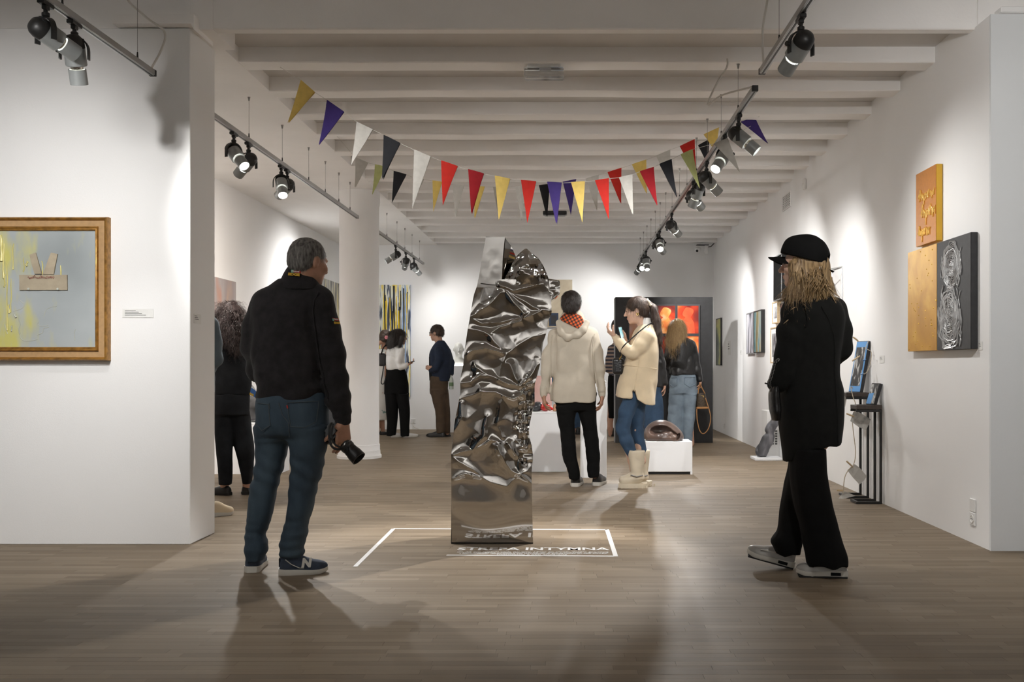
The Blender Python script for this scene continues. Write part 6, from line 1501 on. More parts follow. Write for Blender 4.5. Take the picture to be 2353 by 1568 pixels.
# ================================================================== MAN IN STONE-COLOURED JACKET
f = Fig('dark-haired man in a beige hooded jacket seen from behind', 1322, 9.1)
f.head(f.P(1313,701,.0), 8, 6, 1.0, .007, f.P(1314,745,.02))
core = SD().tube(f.T([(1314,745,.02,.05),(1316,790,.02,.09),(1318,880,.02,.09),(1322,912,.02,.06)]), .05)
core.tube(f.T([(1272,775,0,.035),(1254,850,0,.03),(1250,908,-.02,.025)]), .03).tube(f.T([(1360,775,0,.035),(1378,850,0,.03),(1383,910,-.02,.025)]), .03)
core.tube(f.T([(1300,950,.0,.04),(1306,1020,0,.04),(1320,1095,0,.035)]), .03).tube(f.T([(1350,950,.0,.04),(1360,1020,.03,.04),(1366,1092,.03,.035)]), .03)
f.skin(core, .014)
sd = f.hair_cap(1.04, -.07); f.hairy('hair', sd, M['hair_dark'], .007, lambda P: .008*(vnoise(P*50,3)-.5), 'short dark brown hair', 5000, .028, 'crown', .5, .0012)
sd = SD().loft(f.rows([(924,1262,1375,.135),(900,1264,1374,.14),(860,1266,1373,.14),(820,1268,1371,.14),(785,1268,1370,.135),(768,1272,1366,.12),(757,1280,1358,.10),(748,1290,1345,.085)]), .03, pw=2.5)
sd.tube(f.T([(1276,772,0,.062),(1262,815,0,.060),(1256,860,-.01,.055),(1250,895,-.02,.046)]), .03).tube(f.T([(1360,770,0,.064),(1370,810,0,.060),(1377,850,-.01,.056),(1383,895,-.02,.046)]), .03)
jv = f.soft('jacket', sd, M['stone'], .009, folds(.030,(8,8,3.5),3,.004), 'beige canvas jacket')
cf = SD().tube(f.T([(1250,893,-.02,.038),(1249,907,-.02,.033)]), .01).tube(f.T([(1383,893,-.02,.038),(1383.5,908,-.02,.033)]), .01); f.soft('cuffs', cf, M['stone'], .007, folds(.004,(40,40,60),2))
# hood lying on the back with its plaid lining showing
sd = SD().tube(f.T([(1283,742,-.06,.028),(1290,765,-.11,.030),(1304,776,-.13,.028),(1325,771,-.13,.028),(1340,758,-.11,.028),(1349,742,-.06,.026)]), .03)
sd.loft(f.rows([(775,1288,1340,.05,-.08),(755,1282,1348,.07,-.06),(735,1284,1346,.075,-.02),(720,1292,1338,.07,.0),(712,1298,1330,.066,.01)]), .03)
f.soft('hood', sd, M['stone'], .008, folds(.008,(16,16,12),4))
sd = SD().loft(f.rows([(757,1288,1338,.07,-.085),(740,1284,1344,.075,-.045),(726,1290,1338,.075,-.012),(717,1297,1331,.07,.004)]), .01).plane(f.P(1330,757,-.1), (-.5,0,-1))
f.soft('hood_lining', sd, M['plaid'], .008, None, 'orange and black plaid lining')
seam(f, jv, [(1268,770),(1265,800),(1266,840),(1264,880)], M['stone'], .004, 0); seam(f, jv, [(1366,768),(1361,800),(1366,850),(1372,890)], M['stone'], .004, 0)
sd = SD().loft(f.rows([(944,1284,1364,.09),(930,1276,1371,.11),(915,1272,1372,.12),(900,1272,1372,.12)]), .04)
sd.loft(f.rows([(1102,1307,1333,.058),(1089,1305,1333,.06),(1053,1294,1325,.066),(1020,1290,1322,.07),(997,1287,1321,.075),(962,1280,1322,.088),(935,1276,1326,.10)], .0), .02)
sd.loft(f.rows([(1098,1352,1377,.058),(1085,1350,1378,.06),(1056,1348,1379,.064),(1027,1345,1377,.068),(988,1338,1373,.075),(955,1330,1372,.09),(935,1326,1372,.10)], .03), .02)
f.soft('trousers', sd, M['cotton_black'], .009, folds(.008,(8,8,7),5,.004,(12,12,26)), 'slim black trousers')
f.shoe((f.P(1321,1120,-.02)[0], -.03, 0), 8, .28, .05, M['shoe_black'], M['rubber_white'], sole_h=.03); f.shoe((f.P(1370,1116,.02)[0], .03, 0), 14, .28, .05, M['shoe_black'], M['rubber_white'], sole_h=.03)
f.hand(f.P(1249,908,-.02), (.1,0,-1), (.9,.2,0), (0,1,0), .95, (.5,.5,.55,.6), .3, .006); f.hand(f.P(1384,909,-.02), (-.1,0,-1), (-.9,.2,0), (0,1,0), .95, (.5,.5,.55,.6), .3, .006)
f.build('skin_tan')

# ================================================================== WOMAN WITH PHONE
f = Fig('woman with a ponytail in a sand coat and cream boots photographing with a phone', 1465, 9.05)
f.head(f.P(1463,713,.0), -82, 12, .96, .006, f.P(1481,757,.0), woman=True, nr=.05)
core = SD().tube(f.T([(1481,757,.0,.045),(1482,790,0,.08),(1475,880,0,.08)]), .05).tube(f.T([(1480,790,-.05,.03),(1450,815,-.10,.03),(1420,775,-.08,.022)]), .03)
core.tube(f.T([(1450,925,-.03,.05),(1430,990,-.04,.045),(1452,1060,-.03,.035),(1458,1100,-.03,.03)]), .02).tube(f.T([(1470,930,.05,.05),(1463,990,.06,.045),(1476,1060,.06,.035)]), .02)
f.skin(core, .012)
H = f.H
sd = f.hair_cap(1.02, -.09); sd.ell(H((0,-.085,.055)), (.035,.03,.035), f.hM, .02)
f.hairy('hair', sd, M['hair_brown'], .006, lambda P: .004*(vnoise(P*np.array([50,50,50]),3)-.5), 'sleek dark brown hair', 2500, .05, 'crown', .05, .001)
sd = SD().tube(f.T([(1494,698,0,.020),(1503,710,-.01,.034),(1508,735,-.02,.034),(1513,765,-.03,.030),(1517,785,-.03,.018),(1516,794,-.03,.006)]), .02)
f.hairy('ponytail', sd, M['hair_brown'], .006, lambda P: .006*(vnoise(P*np.array([60,60,9]),3)-.5), None, 900, .09, 'down', .1, .0012)
R = frame_to((.8,0,.5)).to_4x4(); R.translation = Vector(f.P(1491,697,0))
f.kid('scrunchie', MB().tube([R @ Vector((.034*math.cos(a),.034*math.sin(a),.005*math.sin(5*a))) for a in [k*math.pi/10 for k in range(21)]], .013, 8, caps=False), M['cream_boot'])
R = Matrix.Translation(Vector(H((.078,-.012,-.05)))) if False else None
f.kid('earring', MB().tube([np.array(H((-.082,-.004,-.045)))+np.array((.010*math.cos(a),0,.010*math.sin(a))) for a in [k*math.pi/6 for k in range(13)]], .002, 5, caps=False), M['brass'])
sd = SD().loft(f.rows([(765,1470,1500,.06),(750,1468,1500,.056),(740,1470,1496,.054),(731,1474,1494,.052)]), .01); f.soft('roll_neck', sd, M['white_satin'], .007)
sd = SD().loft(f.rows([(934,1412,1508,.16),(912,1412,1508,.16),(880,1419,1510,.155),(850,1428,1511,.15),(820,1436,1512,.14),(795,1443,1512,.13),(775,1450,1511,.12),(760,1456,1508,.10),(750,1464,1504,.085),(744,1470,1500,.07)]), .03, pw=2.5)
sd.tube(f.T([(1484,772,-.10,.070),(1470,795,-.13,.064),(1452,812,-.15,.058),(1436,800,-.14,.048),(1424,786,-.12,.042),(1414,774,-.11,.034)]), .025)
sd.tube(f.T([(1470,780,.10,.06),(1450,808,.10,.055),(1436,795,.02,.045),(1432,782,-.02,.038)]), .025)
sd.box(f.P(1457,925,-.16), (.008,.14,.10), None, .004, .005, 's')          # side slit
hemz = np.array([[f.P(1405,913)[0], f.P(1405,913)[2]],[f.P(1450,916)[0],f.P(1450,916)[2]],[f.P(1457,900)[0],f.P(1457,900)[2]],[f.P(1462,918)[0],f.P(1462,918)[2]],[f.P(1480,928)[0],f.P(1480,928)[2]],[f.P(1512,933)[0],f.P(1512,933)[2]]])
sd._a('i', None, None, lambda X, Y, Z: (np.interp(X, hemz[:,0], hemz[:,1])-Z)*.8, 0)
cvf = f.soft('coat', sd, M['sand'], .008, folds(.018,(7,7,4),3,.003), 'sand-coloured wool shirt coat')
seam(f, cvf, [(1420,838),(1460,842),(1510,848)], M['sand'], .003, 0); seam(f, cvf, [(1470,822),(1463,860),(1457,900)], M['sand'], .003, 0)
sd = SD().tube(f.T([(1452,915,-.04,.078),(1440,945,-.05,.070),(1431,985,-.05,.062),(1440,1015,-.05,.056),(1453,1045,-.04,.052)]), .03).tube(f.T([(1466,920,.05,.078),(1464,960,.06,.066),(1464,995,.07,.056),(1474,1035,.07,.05)]), .03)
f.soft('jeans', sd, M['denim_mid'], .008, folds(.006,(10,10,12),5), 'skinny blue jeans')
def boot(cx, cy, tx):
    sd = SD().loft(f.rows([(1100,cx-18,cx+17,.062),(1085,cx-15,cx+16,.064),(1065,cx-17,cx+18,.068),(1045,cx-20,cx+20,.075),(1034,cx-21,cx+21,.078)], cy), .02)
    sd.tube([(f.P(cx,1100,cy)[0], cy, .085, .058),(f.P(cx-12,1105,cy)[0], cy, .075, .052),(f.P(tx+12,1110,cy)[0], cy, .062, .046)], .03); sd.plane((0,0,.035), (0,0,-1))
    vf = f.soft('boot', sd, M['cream_boot'], .008, folds(.010,(12,12,10),6), 'cream leather boot'); n = len(f.kids)-1
    x0, x1 = f.P(tx,1115,cy)[0], f.P(cx+24,1115,cy)[0]
    mb = MB().prism([(x0,cy-.02),(x0+.04,cy-.052),(x0+.12,cy-.055),(x1-.03,cy-.05),(x1,cy-.02),(x1,cy+.03),(x1-.04,cy+.05),(x0+.1,cy+.055),(x0+.03,cy+.05),(x0,cy+.02)], .0, .042); f.kid('sole', mb, M['cream_boot'], None, n)
    for k in range(7): f.kid('lug', MB().box((x0+.02+k*.037,cy-.0575,.0),(x0+.035+k*.037,cy-.05,.022)), M['cream_boot'], None, n)
    f.kid('chain', MB().tube([f.P(cx-14,1092,cy-.07),f.P(cx,1096,cy-.075),f.P(cx+14,1093,cy-.06)], .006, 6), M['wire'], None, n)
boot(1463,-.05,1421); boot(1474,.12,1440)
f.hand(f.P(1413,774,-.11), (-.75,-.05,.65), (.5,.2,.6), (.3,-.6,.5), .88, (.55,.75,.8,.85), .4, .005)
f.hand(f.P(1437,785,-.02), (-.1,-.4,.9), (-.9,-.1,-.1), (-.3,-.8,.3), .85, (.5,.6,.65,.7), .3, .005)
f.build('skin_fair')
t = thing('phone', at(1427,770,8.95), 'smartphone held up by the woman in the sand coat', 'phone')
R = Matrix.Translation(at(1428,770,8.93)) @ Matrix.Rotation(math.radians(-14),4,'Y') @ Matrix.Rotation(math.radians(62),4,'Z')
MB().box((-.036,-.004,-.075),(.036,.004,.075), R).build('case', M['black_metal'], t, bevel=.003)
M['screen'] = ramp_mat('phone_screen', [(.3,(.05,.12,.14)),(.5,(.25,.5,.55)),(.7,(.6,.7,.7))], 20, rough=.1)
M['screen'].node_tree.nodes['Principled BSDF'].inputs['Emission Color'].default_value = (.35,.6,.65,1); M['screen'].node_tree.nodes['Principled BSDF'].inputs['Emission Strength'].default_value = .35
MB().box((-.032,-.0052,-.069),(.032,-.0042,.069), R).build('screen', M['screen'], t)
t = thing('shoulder_bag', at(1420,842,9.0), 'small black bag at the hip of the woman in the sand coat', 'bag')
sd = SD().box(at(1420,842,9.02), (.05,.04,.075), None, .025, .01); link('bag_body', np_mesh('bag_body', [sd.mesh(.008)]), M['leather'], t)
MB().tube(catmull([at(1426,826,8.96),at(1430,800,8.86),at(1455,775,8.87),at(1482,752,8.93),at(1497,744,9.0),at(1505,752,9.1)],5), .006, 6, flat=.4).build('strap', M['leather'], t)
pts = [at(1426+2*math.sin(k),812+3*k,8.93) for k in range(6)]
MB().tube(pts, .006, 5).build('chain', M['brass'], t)

# ================================================================== BLONDE WOMAN IN LEATHER JACKET
f = Fig('blonde woman in a black leather jacket and light jeans before the black partition', 1568, 13.6)
f.head(f.P(1556,755,.0), 2, 10, .96, .009, f.P(1558,785,.0), woman=True)
core = SD().tube(f.T([(1558,785,0,.05),(1562,810,0,.08),(1568,870,0,.09)]), .05).tube(f.T([(1588,1020,.0,.045),(1580,900,0,.06)]), .02).tube(f.T([(1552,1020,.02,.045),(1556,900,.02,.06)]), .02); f.skin(core, .015)
sd = f.hair_cap(1.06, -.12); sd.ell(f.P(1556,764,-.06), (.122,.075,.16), None, .05).ell(f.P(1548,780,-.07), (.105,.05,.13), None, .04)
f.hairy('hair', sd, M['hair_gold'], .008, lambda P: .010*(np.abs(2*vnoise(P*np.array([50,50,8]),3)-1)-.5), 'straight blond hair', 2500, .14, 'down', .1, .0018)
sd = SD().loft(f.rows([(862,1538,1601,.13),(840,1537,1598,.125),(815,1536,1597,.12),(795,1533,1596,.115),(782,1536,1590,.10),(774,1546,1576,.08)]), .03, pw=2.5)
sd.tube(f.T([(1540,795,-.02,.062),(1536,820,-.03,.056),(1537,842,.04,.048),(1545,850,.12,.04)]), .03).tube(f.T([(1590,793,-.01,.066),(1597,822,-.01,.058),(1603,850,-.02,.054),(1608,872,-.03,.048)]), .03)
f.soft('leather_jacket', sd, M['leather'], .010, folds(.014,(9,9,7),3,.004), 'black leather jacket')
sd = SD().loft(f.rows([(905,1538,1602,.12),(890,1537,1602,.13),(860,1541,1600,.12)]), .02).loft(f.rows([(1024,1535,1566,.09),(980,1534,1568,.095),(940,1535,1570,.10),(905,1537,1573,.11)],.02), .02).loft(f.rows([(1024,1572,1590,.08),(1000,1570,1592,.085),(960,1569,1597,.09),(930,1568,1600,.10),(905,1566,1602,.11)],-.01), .02)
jn = f.soft('jeans', sd, M['denim_light'], .010, folds(.012,(9,9,8),5,.004), 'light blue straight jeans')
for pts in ([(1541,868),(1557,868),(1556,884),(1548,890),(1540,884)], [(1574,868),(1597,866),(1597,884),(1585,890),(1573,882),(1574,868)]): seam(f, jn, pts, M['denim_light'], .006, 0)
f.shoe((f.P(1552,1020)[0],-.02,0), 5, .26, .045, M['brown_cotton'], M['rubber_black']); f.shoe((f.P(1582,1020)[0],-.02,0), 8, .26, .045, M['brown_cotton'], M['rubber_black'])
f.hand(f.P(1609,876,-.03), (.0,0,-1), (-.9,0,0), (0,-1,0), .9, (.8,.9,.9,.9), .5, .008)
sdl = SD().tube(f.T([(1603,828,.05,.020),(1603,838,.03,.022)]), .01); f.skin(sdl, .008)
f.build('skin')
t = thing('handbag', at(1613,935,13.55), 'brown monogram bucket bag with tan straps held by the blonde woman', 'bag')
M['bag_brown'] = ramp_mat('brown_coated_canvas', [(.4,(.035,.022,.012)),(.6,(.075,.05,.025))], 60, rough=.5)
M['bag_tan'] = mat('tan_leather', (.42,.21,.08), .5, var=.1)
sd = SD().loft([(at(1,938,13.55).z, at(1613,0,13.55).x, 13.55, .075, .05), (at(1,920,13.55).z, at(1612,0,13.55).x, 13.55, .07, .05), (at(1,903,13.55).z, at(1611,0,13.55).x, 13.55, .055, .04)], .0)
link('bag_body', np_mesh('bag_body', [sd.mesh(.008)]), M['bag_brown'], t)
zb_ = at(1,938,13.55).z; bx_ = at(1613,0,13.55).x
MB().box((bx_-.078,13.49,zb_-.012),(bx_+.078,13.61,zb_+.018)).build('base_band', M['bag_tan'], t, bevel=.01)
MB().tube(catmull([at(1604,905,13.5),at(1606,890,13.5),at(1609,882,13.5),at(1612,890,13.5),at(1620,905,13.5)],5), .008, 6).build('handle', M['bag_tan'], t, smooth=60)
MB().tube(catmull([at(1601,940,13.5),at(1602,965,13.48),at(1608,990,13.46),at(1617,997,13.46),at(1628,985,13.46),at(1633,962,13.48),at(1629,940,13.5),at(1621,915,13.5)],6), .007, 6).build('long_strap', M['bag_tan'], t, smooth=60)
MB().box((bx_-.02,13.505,zb_+.13),(bx_+.02,13.515,zb_+.17)).build('clasp', M['brass'], t)

# ================================================================== PERSON BEHIND THE WOMAN WITH THE PHONE
f = Fig('person in a black leather jacket and wide blue jeans behind the woman with the phone', 1500, 12.6)
f.head(f.P(1490,738,.0), -10, 8, .96, .010, f.P(1492,775,.0), woman=True)
core = SD().tube(f.T([(1492,775,0,.05),(1496,810,0,.08),(1500,880,0,.08)]), .05).tube(f.T([(1490,1030,0,.04),(1495,900,0,.06)]), .02).tube(f.T([(1510,1030,0,.04),(1506,900,0,.06)]), .02); f.skin(core, .016)
f.soft('hair', f.hair_cap(1.05,-.08), M['hair_dark'], .009)
sd = SD().loft(f.rows([(890,1470,1524,.13),(860,1470,1522,.13),(820,1470,1520,.12),(795,1472,1514,.11),(783,1482,1505,.08)]), .03).tube(f.T([(1512,805,-.02,.062),(1520,835,-.03,.056),(1523,860,-.02,.054),(1526,880,-.02,.050)]), .03).tube(f.T([(1474,805,-.02,.06),(1472,850,-.02,.055),(1474,880,0,.05)]), .03)
f.soft('leather_jacket', sd, M['leather'], .011, folds(.014,(9,9,7),3,.004))
sd = SD().loft(f.rows([(1034,1474,1524,.16),(980,1478,1524,.15),(930,1480,1524,.14),(885,1480,1520,.12)]), .02); f.soft('wide_jeans', sd, M['denim_mid'], .011, folds(.016,(14,14,2),5), 'wide mid-blue denim')
f.hand(f.P(1527,886,-.02), (0,0,-1), (-.9,0,0), (0,-1,0), .9, (.4,.5,.5,.6), .3, .008)
f.shoe((f.P(1488,1040)[0],0,0), 5, .25, .045, M['shoe_black'], M['rubber_black']); f.shoe((f.P(1512,1040)[0],0,0), 5, .25, .045, M['shoe_black'], M['rubber_black'])
f.build('skin')

# ================================================================== PERSON IN STRIPED TOP (behind the black partition)
f = Fig('person in a striped top and black shorts half hidden by the black partition edge', 1408, 15.5)
f.head(f.P(1420,752,.0), 40, 5, .97, .011, f.P(1418,785,0))
core = SD().tube(f.T([(1418,785,0,.05),(1416,810,0,.08),(1416,870,0,.09)]), .05).tube(f.T([(1403,1000,0,.035),(1402,985,0,.042),(1402,965,0,.045),(1407,900,0,.06)]), .02).tube(f.T([(1420,1000,0,.035),(1420,965,0,.05),(1418,900,0,.06)]), .02); f.skin(core, .013)
f.soft('hair', f.hair_cap(1.05,-.08), M['hair_dark'], .01)
sd = SD().loft(f.rows([(868,1398,1440,.12),(830,1397,1438,.12),(800,1400,1436,.11),(788,1408,1428,.08)]), .03).tube(f.T([(1404,802,-.02,.055),(1399,825,-.03,.052),(1396,850,-.03,.05)]), .03)
f.soft('striped_top', sd, M['striped'], .011, folds(.010,(9,9,7),3), 'navy and tan striped knit')
sd = SD().loft(f.rows([(962,1397,1410,.08),(920,1396,1425,.11),(880,1396,1436,.12),(862,1397,1438,.12)]), .02).loft(f.rows([(962,1414,1434,.09),(900,1412,1438,.11)]), .02); f.soft('shorts', sd, M['cotton_black'], .011, folds(.010,(9,9,7),3))
f.shoe((f.P(1403,1000)[0],-.02,0), 20, .25, .045, M['shoe_black'], M['rubber_black'], collar=.12); f.shoe((f.P(1420,1000)[0],0,0), 10, .25, .045, M['shoe_black'], M['rubber_black'])
f.build('skin')

# ================================================================== PERSON BEHIND THE BEIGE JACKET
f = Fig('person in a light blue top almost hidden behind the man in beige', 1305, 16.0)
f.head(f.P(1300,760,.0), 0, 5, .95, .012, f.P(1300,792,0))
core = SD().tube(f.T([(1300,792,0,.05),(1300,870,0,.09)]), .05).tube(f.T([(1324,990,0,.03),(1318,900,0,.03)]), .02).tube(f.T([(1296,990,0,.03),(1298,900,0,.03)]), .02); f.skin(core, .018)
f.soft('hair', f.hair_cap(1.05,-.08), M['hair_dark'], .011)
sd = SD().loft(f.rows([(905,1276,1330,.12),(850,1276,1330,.12),(812,1274,1328,.11),(796,1288,1314,.08)]), .03).tube(f.T([(1276,815,0,.055),(1267,850,-.02,.05),(1264,890,-.02,.045)]), .03); f.soft('top', sd, M['sky_cotton'], .013, folds(.01))
sd = SD().loft(f.rows([(985,1312,1337,.08),(940,1308,1336,.09),(895,1300,1332,.11)]), .02).loft(f.rows([(985,1284,1308,.08),(895,1278,1306,.11)]), .02); f.soft('jeans', sd, M['denim_mid'], .013, folds(.01))
f.shoe((f.P(1324,998)[0],-.1,0), 60, .25, .045, M['shoe_black'], M['rubber_black'], collar=.10); f.shoe((f.P(1294,998)[0],0,0), 20, .25, .045, M['shoe_black'], M['rubber_black'])
f.build('skin')

# ================================================================== MAN IN NAVY BLAZER
f = Fig('man in a navy blazer and brown trousers standing in profile by the back wall', 1010, 15.4)
f.head(f.P(1003,765,.0), -72, 8, .98, .008, f.P(1010,795,0))
core = SD().tube(f.T([(1010,795,0,.05),(1011,810,0,.08),(1010,870,0,.09)]), .05).tube(f.T([(1010,995,-.04,.035),(1008,900,-.02,.05)]), .02).tube(f.T([(1028,995,.05,.035),(1018,900,.03,.05)]), .02); f.skin(core, .016)
f.hairy('hair', f.hair_cap(1.03,-.05), M['hair_brown'], .008, lambda P: .008*(vnoise(P*50,3)-.5), None, 2000, .03, 'crown', .4, .0018)
gl = MB()
for q in (-1,1): gl.tube([f.H((q*.033+.020*math.cos(a),.108-.01*abs(math.cos(a)),.004+.016*math.sin(a))) for a in [k*math.pi/6 for k in range(13)]], .003, 5)
gl.tube([f.H((-.053,.10,.008)),f.H((-.078,.0,.01))], .003, 5); gl.tube([f.H((.053,.10,.008)),f.H((.078,.0,.01))], .003, 5); f.kid('glasses', gl, M['black_metal'])
sd = SD().loft(f.rows([(877,992,1034,.13),(860,989,1035,.13),(835,986,1036,.13),(815,986,1036,.125),(800,991,1033,.11),(789,999,1026,.09),(782,1003,1020,.07)]), .03, pw=2.4)
sd.tube(f.T([(1008,805,-.12,.06),(1009,828,-.14,.056),(1000,848,-.14,.05),(991,852,-.12,.042)]), .03).tube(f.T([(1028,808,.08,.06),(1036,835,.09,.055),(1036,858,.05,.048)]), .03)
f.soft('blazer', sd, M['navy'], .010, folds(.012,(7,7,4),3,.003), 'navy wool blazer')
sd = SD().loft(f.rows([(876,987,1000,.08),(850,986,1000,.08),(820,986,1000,.08)]), .02); f.soft('dark_jumper', sd, M['cotton_char'], .012)
sd = SD().loft(f.rows([(905,988,1030,.12),(890,987,1030,.13),(865,988,1030,.125)]), .02).loft(f.rows([(995,1003,1022,.07,-.02),(965,1001,1022,.075),(944,999,1022,.08),(920,993,1022,.09),(895,988,1024,.10)], -.04), .02).loft(f.rows([(997,1019,1035,.07),(959,1016,1035,.08),(920,1010,1033,.09),(895,1005,1030,.10)], .06), .02)
f.soft('trousers', sd, M['brown_cotton'], .010, folds(.010,(9,9,6),5,.003), 'brown chinos')
f.shoe((f.P(1021,1003,-.06)[0],-.06,0), -80, .285, .045, M['shoe_black'], M['rubber_black'], sole_h=.02); f.shoe((f.P(1034,1001,.08)[0],.08,0), -78, .285, .045, M['shoe_black'], M['rubber_black'], sole_h=.02)
f.hand(f.P(992,850,-.12), (-.4,.2,.2), (.5,.5,-.4), (0,0,1), .95, (.5,.5,.5,.5), .3, .008)
f.build('skin')
t = thing('water_bottle', at(1037,880,15.35), 'clear bottle with a green label held at the back of the navy blazer', 'bottle')
M['bottle'] = mat('clear_plastic', (.70,.75,.70), .1, var=.05); M['bottle'].node_tree.nodes['Principled BSDF'].inputs['Transmission Weight'].default_value = .5
M['bottle_green'] = mat('green_label', (.10,.17,.08), .5)
MB().lathe([(.030,-.10),(.034,-.095),(.034,.03),(.028,.06),(.014,.09),(.014,.12)], 16, Matrix.Translation(at(1037,880,15.32))).build('bottle_body', M['bottle'], t, smooth=40)
MB().lathe([(.0352,-.05),(.0352,.005)], 16, Matrix.Translation(at(1037,880,15.32)), caps=False).build('bottle_label', M['bottle_green'], t, smooth=40)
MB().lathe([(.016,.112),(.016,.13),(.014,.132)], 12, Matrix.Translation(at(1037,880,15.32))).build('cap', M['black_metal'], t)

# ================================================================== WOMAN IN WHITE SHIRT
f = Fig('dark-haired woman in a white satin shirt and wide black trousers holding a phone', 913, 15.3)
f.head(f.P(918,775,.0), 68, 4, .93, .009, f.P(911,800,0), woman=True)
core = SD().tube(f.T([(911,800,0,.045),(909,820,0,.08),(909,850,0,.08)]), .05).tube(f.T([(901,995,0,.035),(902,900,0,.05)]), .02).tube(f.T([(931,995,0,.035),(922,900,0,.05)]), .02); f.skin(core, .016)
sd = f.hair_cap(1.08,-.09); sd.tube(f.T([(906,772,-.02,.085),(902,788,-.04,.080),(899,800,-.06,.050)]), .04).tube(f.T([(922,775,-.10,.03),(920,790,-.10,.022),(919,798,-.10,.01)]), .02)
f.hairy('hair', sd, M['hair_dark'], .008, lambda P: .010*(np.abs(2*vnoise(P*np.array([45,45,7]),3)-1)-.5), 'shoulder-length black hair', 2500, .10, 'down', .1, .0018)
sd = SD().loft(f.rows([(850,887,931,.12),(840,886,930,.13),(820,885,930,.13),(805,887,930,.115),(797,895,925,.09),(792,902,919,.07)]), .03).tube(f.T([(922,806,-.10,.055),(917,830,-.13,.055),(920,843,-.14,.050),(930,842,-.14,.045),(936,838,-.13,.036)]), .025)
f.soft('shirt', sd, M['white_satin'], .009, folds(.016,(9,9,6),3,.004), 'white satin shirt')
sd = SD().loft(f.rows([(905,884,940,.12),(880,884,939,.13),(860,886,935,.125),(847,887,930,.12)]), .02).loft(f.rows([(1001,889,911,.09),(952,888,914,.09),(905,885,914,.11)]), .02).loft(f.rows([(1003,920,941,.09),(952,917,942,.09),(905,911,940,.11)], -.03), .02)
f.soft('trousers', sd, M['cotton_black'], .010, folds(.012,(10,10,2.5),5), 'wide black trousers')
f.shoe((f.P(898,1004)[0],-.02,0), 60, .24, .04, M['white_satin'], M['rubber_white'], low=.6); f.shoe((f.P(928,1005)[0],-.04,0), 60, .24, .04, M['white_satin'], M['rubber_white'], low=.6)
f.hand(f.P(937,838,-.13), (.7,-.1,.3), (-.2,-.3,.9), (0,-.8,.3), .85, (.5,.6,.6,.6), .3, .008)
f.build('skin')
t = thing('phone', at(945,833,15.15), 'small dark phone held by the woman in the white shirt', 'phone')
MB().box((-.035,-.04,-.006),(.065,.03,.006), Matrix.Translation(at(943,833,15.15)) @ Matrix.Rotation(math.radians(-15),4,'Y')).build('case', M['black_metal'], t, bevel=.003)
MB().box((-.03,-.035,.006),(.06,.025,.0075), Matrix.Translation(at(943,833,15.15)) @ Matrix.Rotation(math.radians(-15),4,'Y')).build('screen', M['gloss_black'], t)
t = thing('shoulder_bag', at(878,830,15.2), 'black shoulder bag on the back of the woman in the white shirt', 'bag')
sd = SD().box(at(878,827,15.25), (.055,.05,.10), None, .03, .01); link('bag_body', np_mesh('bag_body', [sd.mesh(.009)]), M['leather'], t)
MB().tube(catmull([at(876,815,15.2),at(881,800,15.15),at(888,793,15.2)],5), .012, 6, flat=.4).build('strap', M['leather'], t)
MB().tube(catmull([at(882,840,15.2),at(879,860,15.2),at(876,880,15.2),at(882,882,15.2),at(886,868,15.2)],5), .009, 6).build('hanging_strap', M['leather'], t)

# ================================================================== WOMAN IN FLORAL DRESS
f = Fig('woman in a pale floral dress with a pink hair flower half behind the column', 878, 15.9)
f.head(f.P(887,776,.0), 30, 4, .93, .010, f.P(884,800,0), woman=True)
core = SD().tube(f.T([(884,800,0,.045),(880,820,0,.08),(878,880,0,.09)]), .05).tube(f.T([(880,992,-.02,.032),(878,960,0,.04)]), .02).tube(f.T([(868,992,0,.032),(870,960,0,.04)]), .02).tube(f.T([(866,806,0,.04),(862,800,-.08,.03),(872,789,-.08,.026)]), .02); f.skin(core, .013)
sd = f.hair_cap(1.10,-.09); sd.ell(f.P(886,780,-.04), (.085,.06,.08), None, .04); f.soft('hair', sd, M['hair_brown'], .009, lambda P: .012*(vnoise(P*40,3)-.5))
M['pink'] = mat('pink_petals', (.65,.22,.25), .7)
fl_ = SD()
for k in range(6): fl_.ell(np.array(f.P(888,776,-.14))+np.array((.018*math.cos(k*1.05),0,.018*math.sin(k*1.05))), (.014,.010,.014), None, .004)
f.soft('hair_flower', fl_, M['pink'], .005)
sd = SD().loft(f.rows([(966,856,892,.18),(930,858,892,.16),(890,860,890,.14),(850,862,889,.12),(820,862,890,.12),(802,868,890,.09)]), .03).tube(f.T([(866,810,0,.055),(860,805,-.06,.05)]), .02)
f.soft('dress', sd, M['floral'], .011, folds(.016,(12,12,2.5),5), 'pale cotton dress with scattered flowers')
f.hand(f.P(873,788,-.08), (.9,0,.2), (.2,.8,0), (0,0,1), .9, (.5,.5,.5,.5), .3, .008)
f.shoe((f.P(876,997)[0],-.06,0), 70, .24, .04, M['shoe_black'], M['rubber_black'], low=.4, sole_h=.02); f.shoe((f.P(866,997)[0],.05,0), 70, .24, .04, M['shoe_black'], M['rubber_black'], low=.4, sole_h=.02)
f.build('skin_tan')

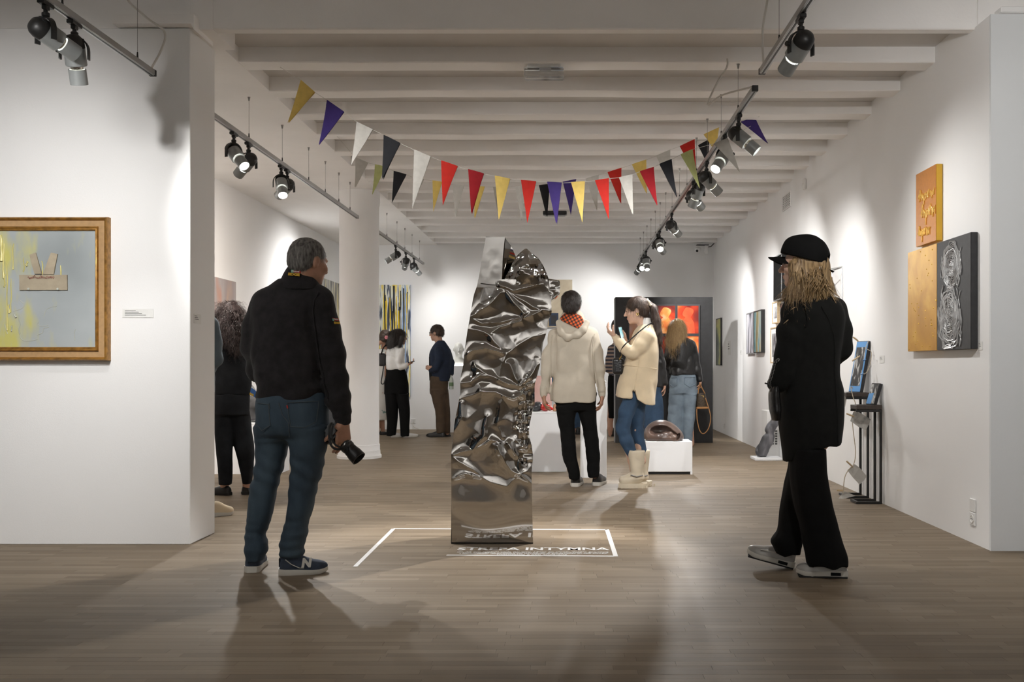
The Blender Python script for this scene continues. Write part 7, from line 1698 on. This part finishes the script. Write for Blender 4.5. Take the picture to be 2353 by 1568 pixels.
# ================================================================== CURLY-HAIRED WOMAN
f = Fig('woman with long curly dark hair in a charcoal waistcoat seen from behind', 535, 8.49)
f.head(f.P(524,735,.0), -30, 6, .97, .008, f.P(524,780,0), woman=True)
core = SD().tube(f.T([(524,780,0,.05),(530,830,0,.09),(534,900,0,.09)]), .05).tube(f.T([(516,1120,-.0,.036),(520,1000,0,.05),(522,930,0,.06)]), .02).tube(f.T([(567,1116,.05,.036),(562,1020,.04,.05),(550,930,.02,.06)]), .02); f.skin(core, .013)
sd = f.hair_cap(1.14,-.12); sd.tube(f.T([(528,725,-.03,.105),(530,750,-.06,.105),(534,772,-.08,.085),(540,788,-.09,.045),(543,797,-.09,.02)]), .05).ell(f.P(512,760,-.05), (.07,.06,.12), None, .05)
f.hairy('hair', sd, M['hair_curl'], .0065, lambda P: .018*(vnoise(P*34,3)-.5)+.014*np.sin(P[:,2]*90+9*vnoise(P*18,5))*.6, 'long curly dark hair', 4500, .10, 'down', .45, .0013, .010)
mb = MB(); r2 = random.Random(9)
for i in range(130):
    x0 = r2.uniform(500,556); y0 = 712+r2.random()*55; L = 18+r2.random()*26; ph = r2.random()*6; y_ = -.10-.05*r2.random()-.03*math.sin((x0-498)/58*3.1); pts = []
    for k in range(14): pts.append(f.P(x0+(k/13)*r2.uniform(-1,4)+2.4*math.sin(k*1.1+ph), y0+L*k/13, y_+.010*math.cos(k*1.1+ph)))
    if y0+L < 798: mb.tube(pts, .0034, 4, caps=False)
f.kid('curls', mb, M['hair_curl'])
sd = SD().loft(f.rows([(908,492,574,.14),(880,492,575,.145),(843,490,570,.145),(815,492,560,.14),(797,496,553,.12),(785,505,545,.10)]), .03).tube(f.T([(548,805,-.0,.05),(556,830,.03,.052),(560,850,.06,.05)]), .03)
f.soft('waistcoat', sd, M['cotton_char'], .009, folds(.014,(7,7,5),3,.003), 'charcoal sleeveless top')
sd = SD().loft(f.rows([(955,492,572,.14),(930,492,572,.145),(905,494,573,.14)]), .02).loft(f.rows([(1115,503,532,.062),(1048,499,532,.075),(1002,496,533,.09),(950,494,535,.11)],-.01), .02).loft(f.rows([(1113,558,578,.062,.01),(1064,549,583,.075),(1015,538,581,.09),(980,530,577,.10),(945,524,572,.12)], .05), .02)
f.soft('trousers', sd, M['cotton_char'], .009, folds(.010,(8,8,5),5,.003), 'tapered black trousers')
f.shoe((f.P(532,1138)[0]-.005,-.02,0), -75, .25, .042, M['shoe_black'], M['rubber_black'], sole_h=.022, low=.75); f.shoe((f.P(568,1132,.06)[0],.02,0), -14, .25, .042, M['shoe_black'], M['rubber_black'], sole_h=.022, low=.8)
f.build('skin')

# ================================================================== PERSON BEHIND THE PARTITION (only an elbow and a shoe show)
f = Fig('person in a slate blue sleeve whose elbow shows past the partition edge', 462, 7.25)
f.head(f.P(455,640,.0), -60, 5, .97, .011, f.P(458,690,0))
core = SD().tube(f.T([(458,690,0,.05),(460,740,0,.09),(460,860,0,.09)]), .05).tube(f.T([(450,1170,0,.04),(452,900,0,.06)]), .02).tube(f.T([(472,1170,0,.04),(468,900,0,.06)]), .02); f.skin(core, .016)
f.soft('hair', f.hair_cap(1.06,-.08), M['hair_brown'], .010)
sd = SD().loft(f.rows([(905,425,492,.13),(820,424,493,.13),(750,424,492,.12),(715,432,484,.11),(698,446,470,.08)]), .03).tube(f.T([(486,745,0,.055),(493,790,0,.056),(496,826,.0,.054),(482,845,.10,.048),(470,840,.2,.04)]), .03)
f.soft('shirt', sd, M['slate'], .010, folds(.016,(10,10,9),3,.004,(20,20,30)), 'slate blue shirt')
sd = SD().loft(f.rows([(1170,434,462,.07),(1000,430,462,.09),(890,428,466,.12)]), .02).loft(f.rows([(1170,464,488,.07),(1000,462,490,.09),(890,460,490,.12)]), .02); f.soft('trousers', sd, M['cotton_char'], .012, folds(.01))
f.shoe((f.P(450,1190)[0],0,0), 20, .27, .045, M['sand'], M['rubber_white']); f.shoe((f.P(480,1195)[0],.04,0), 60, .16, .042, M['sand'], M['rubber_white'])
f.build('skin')
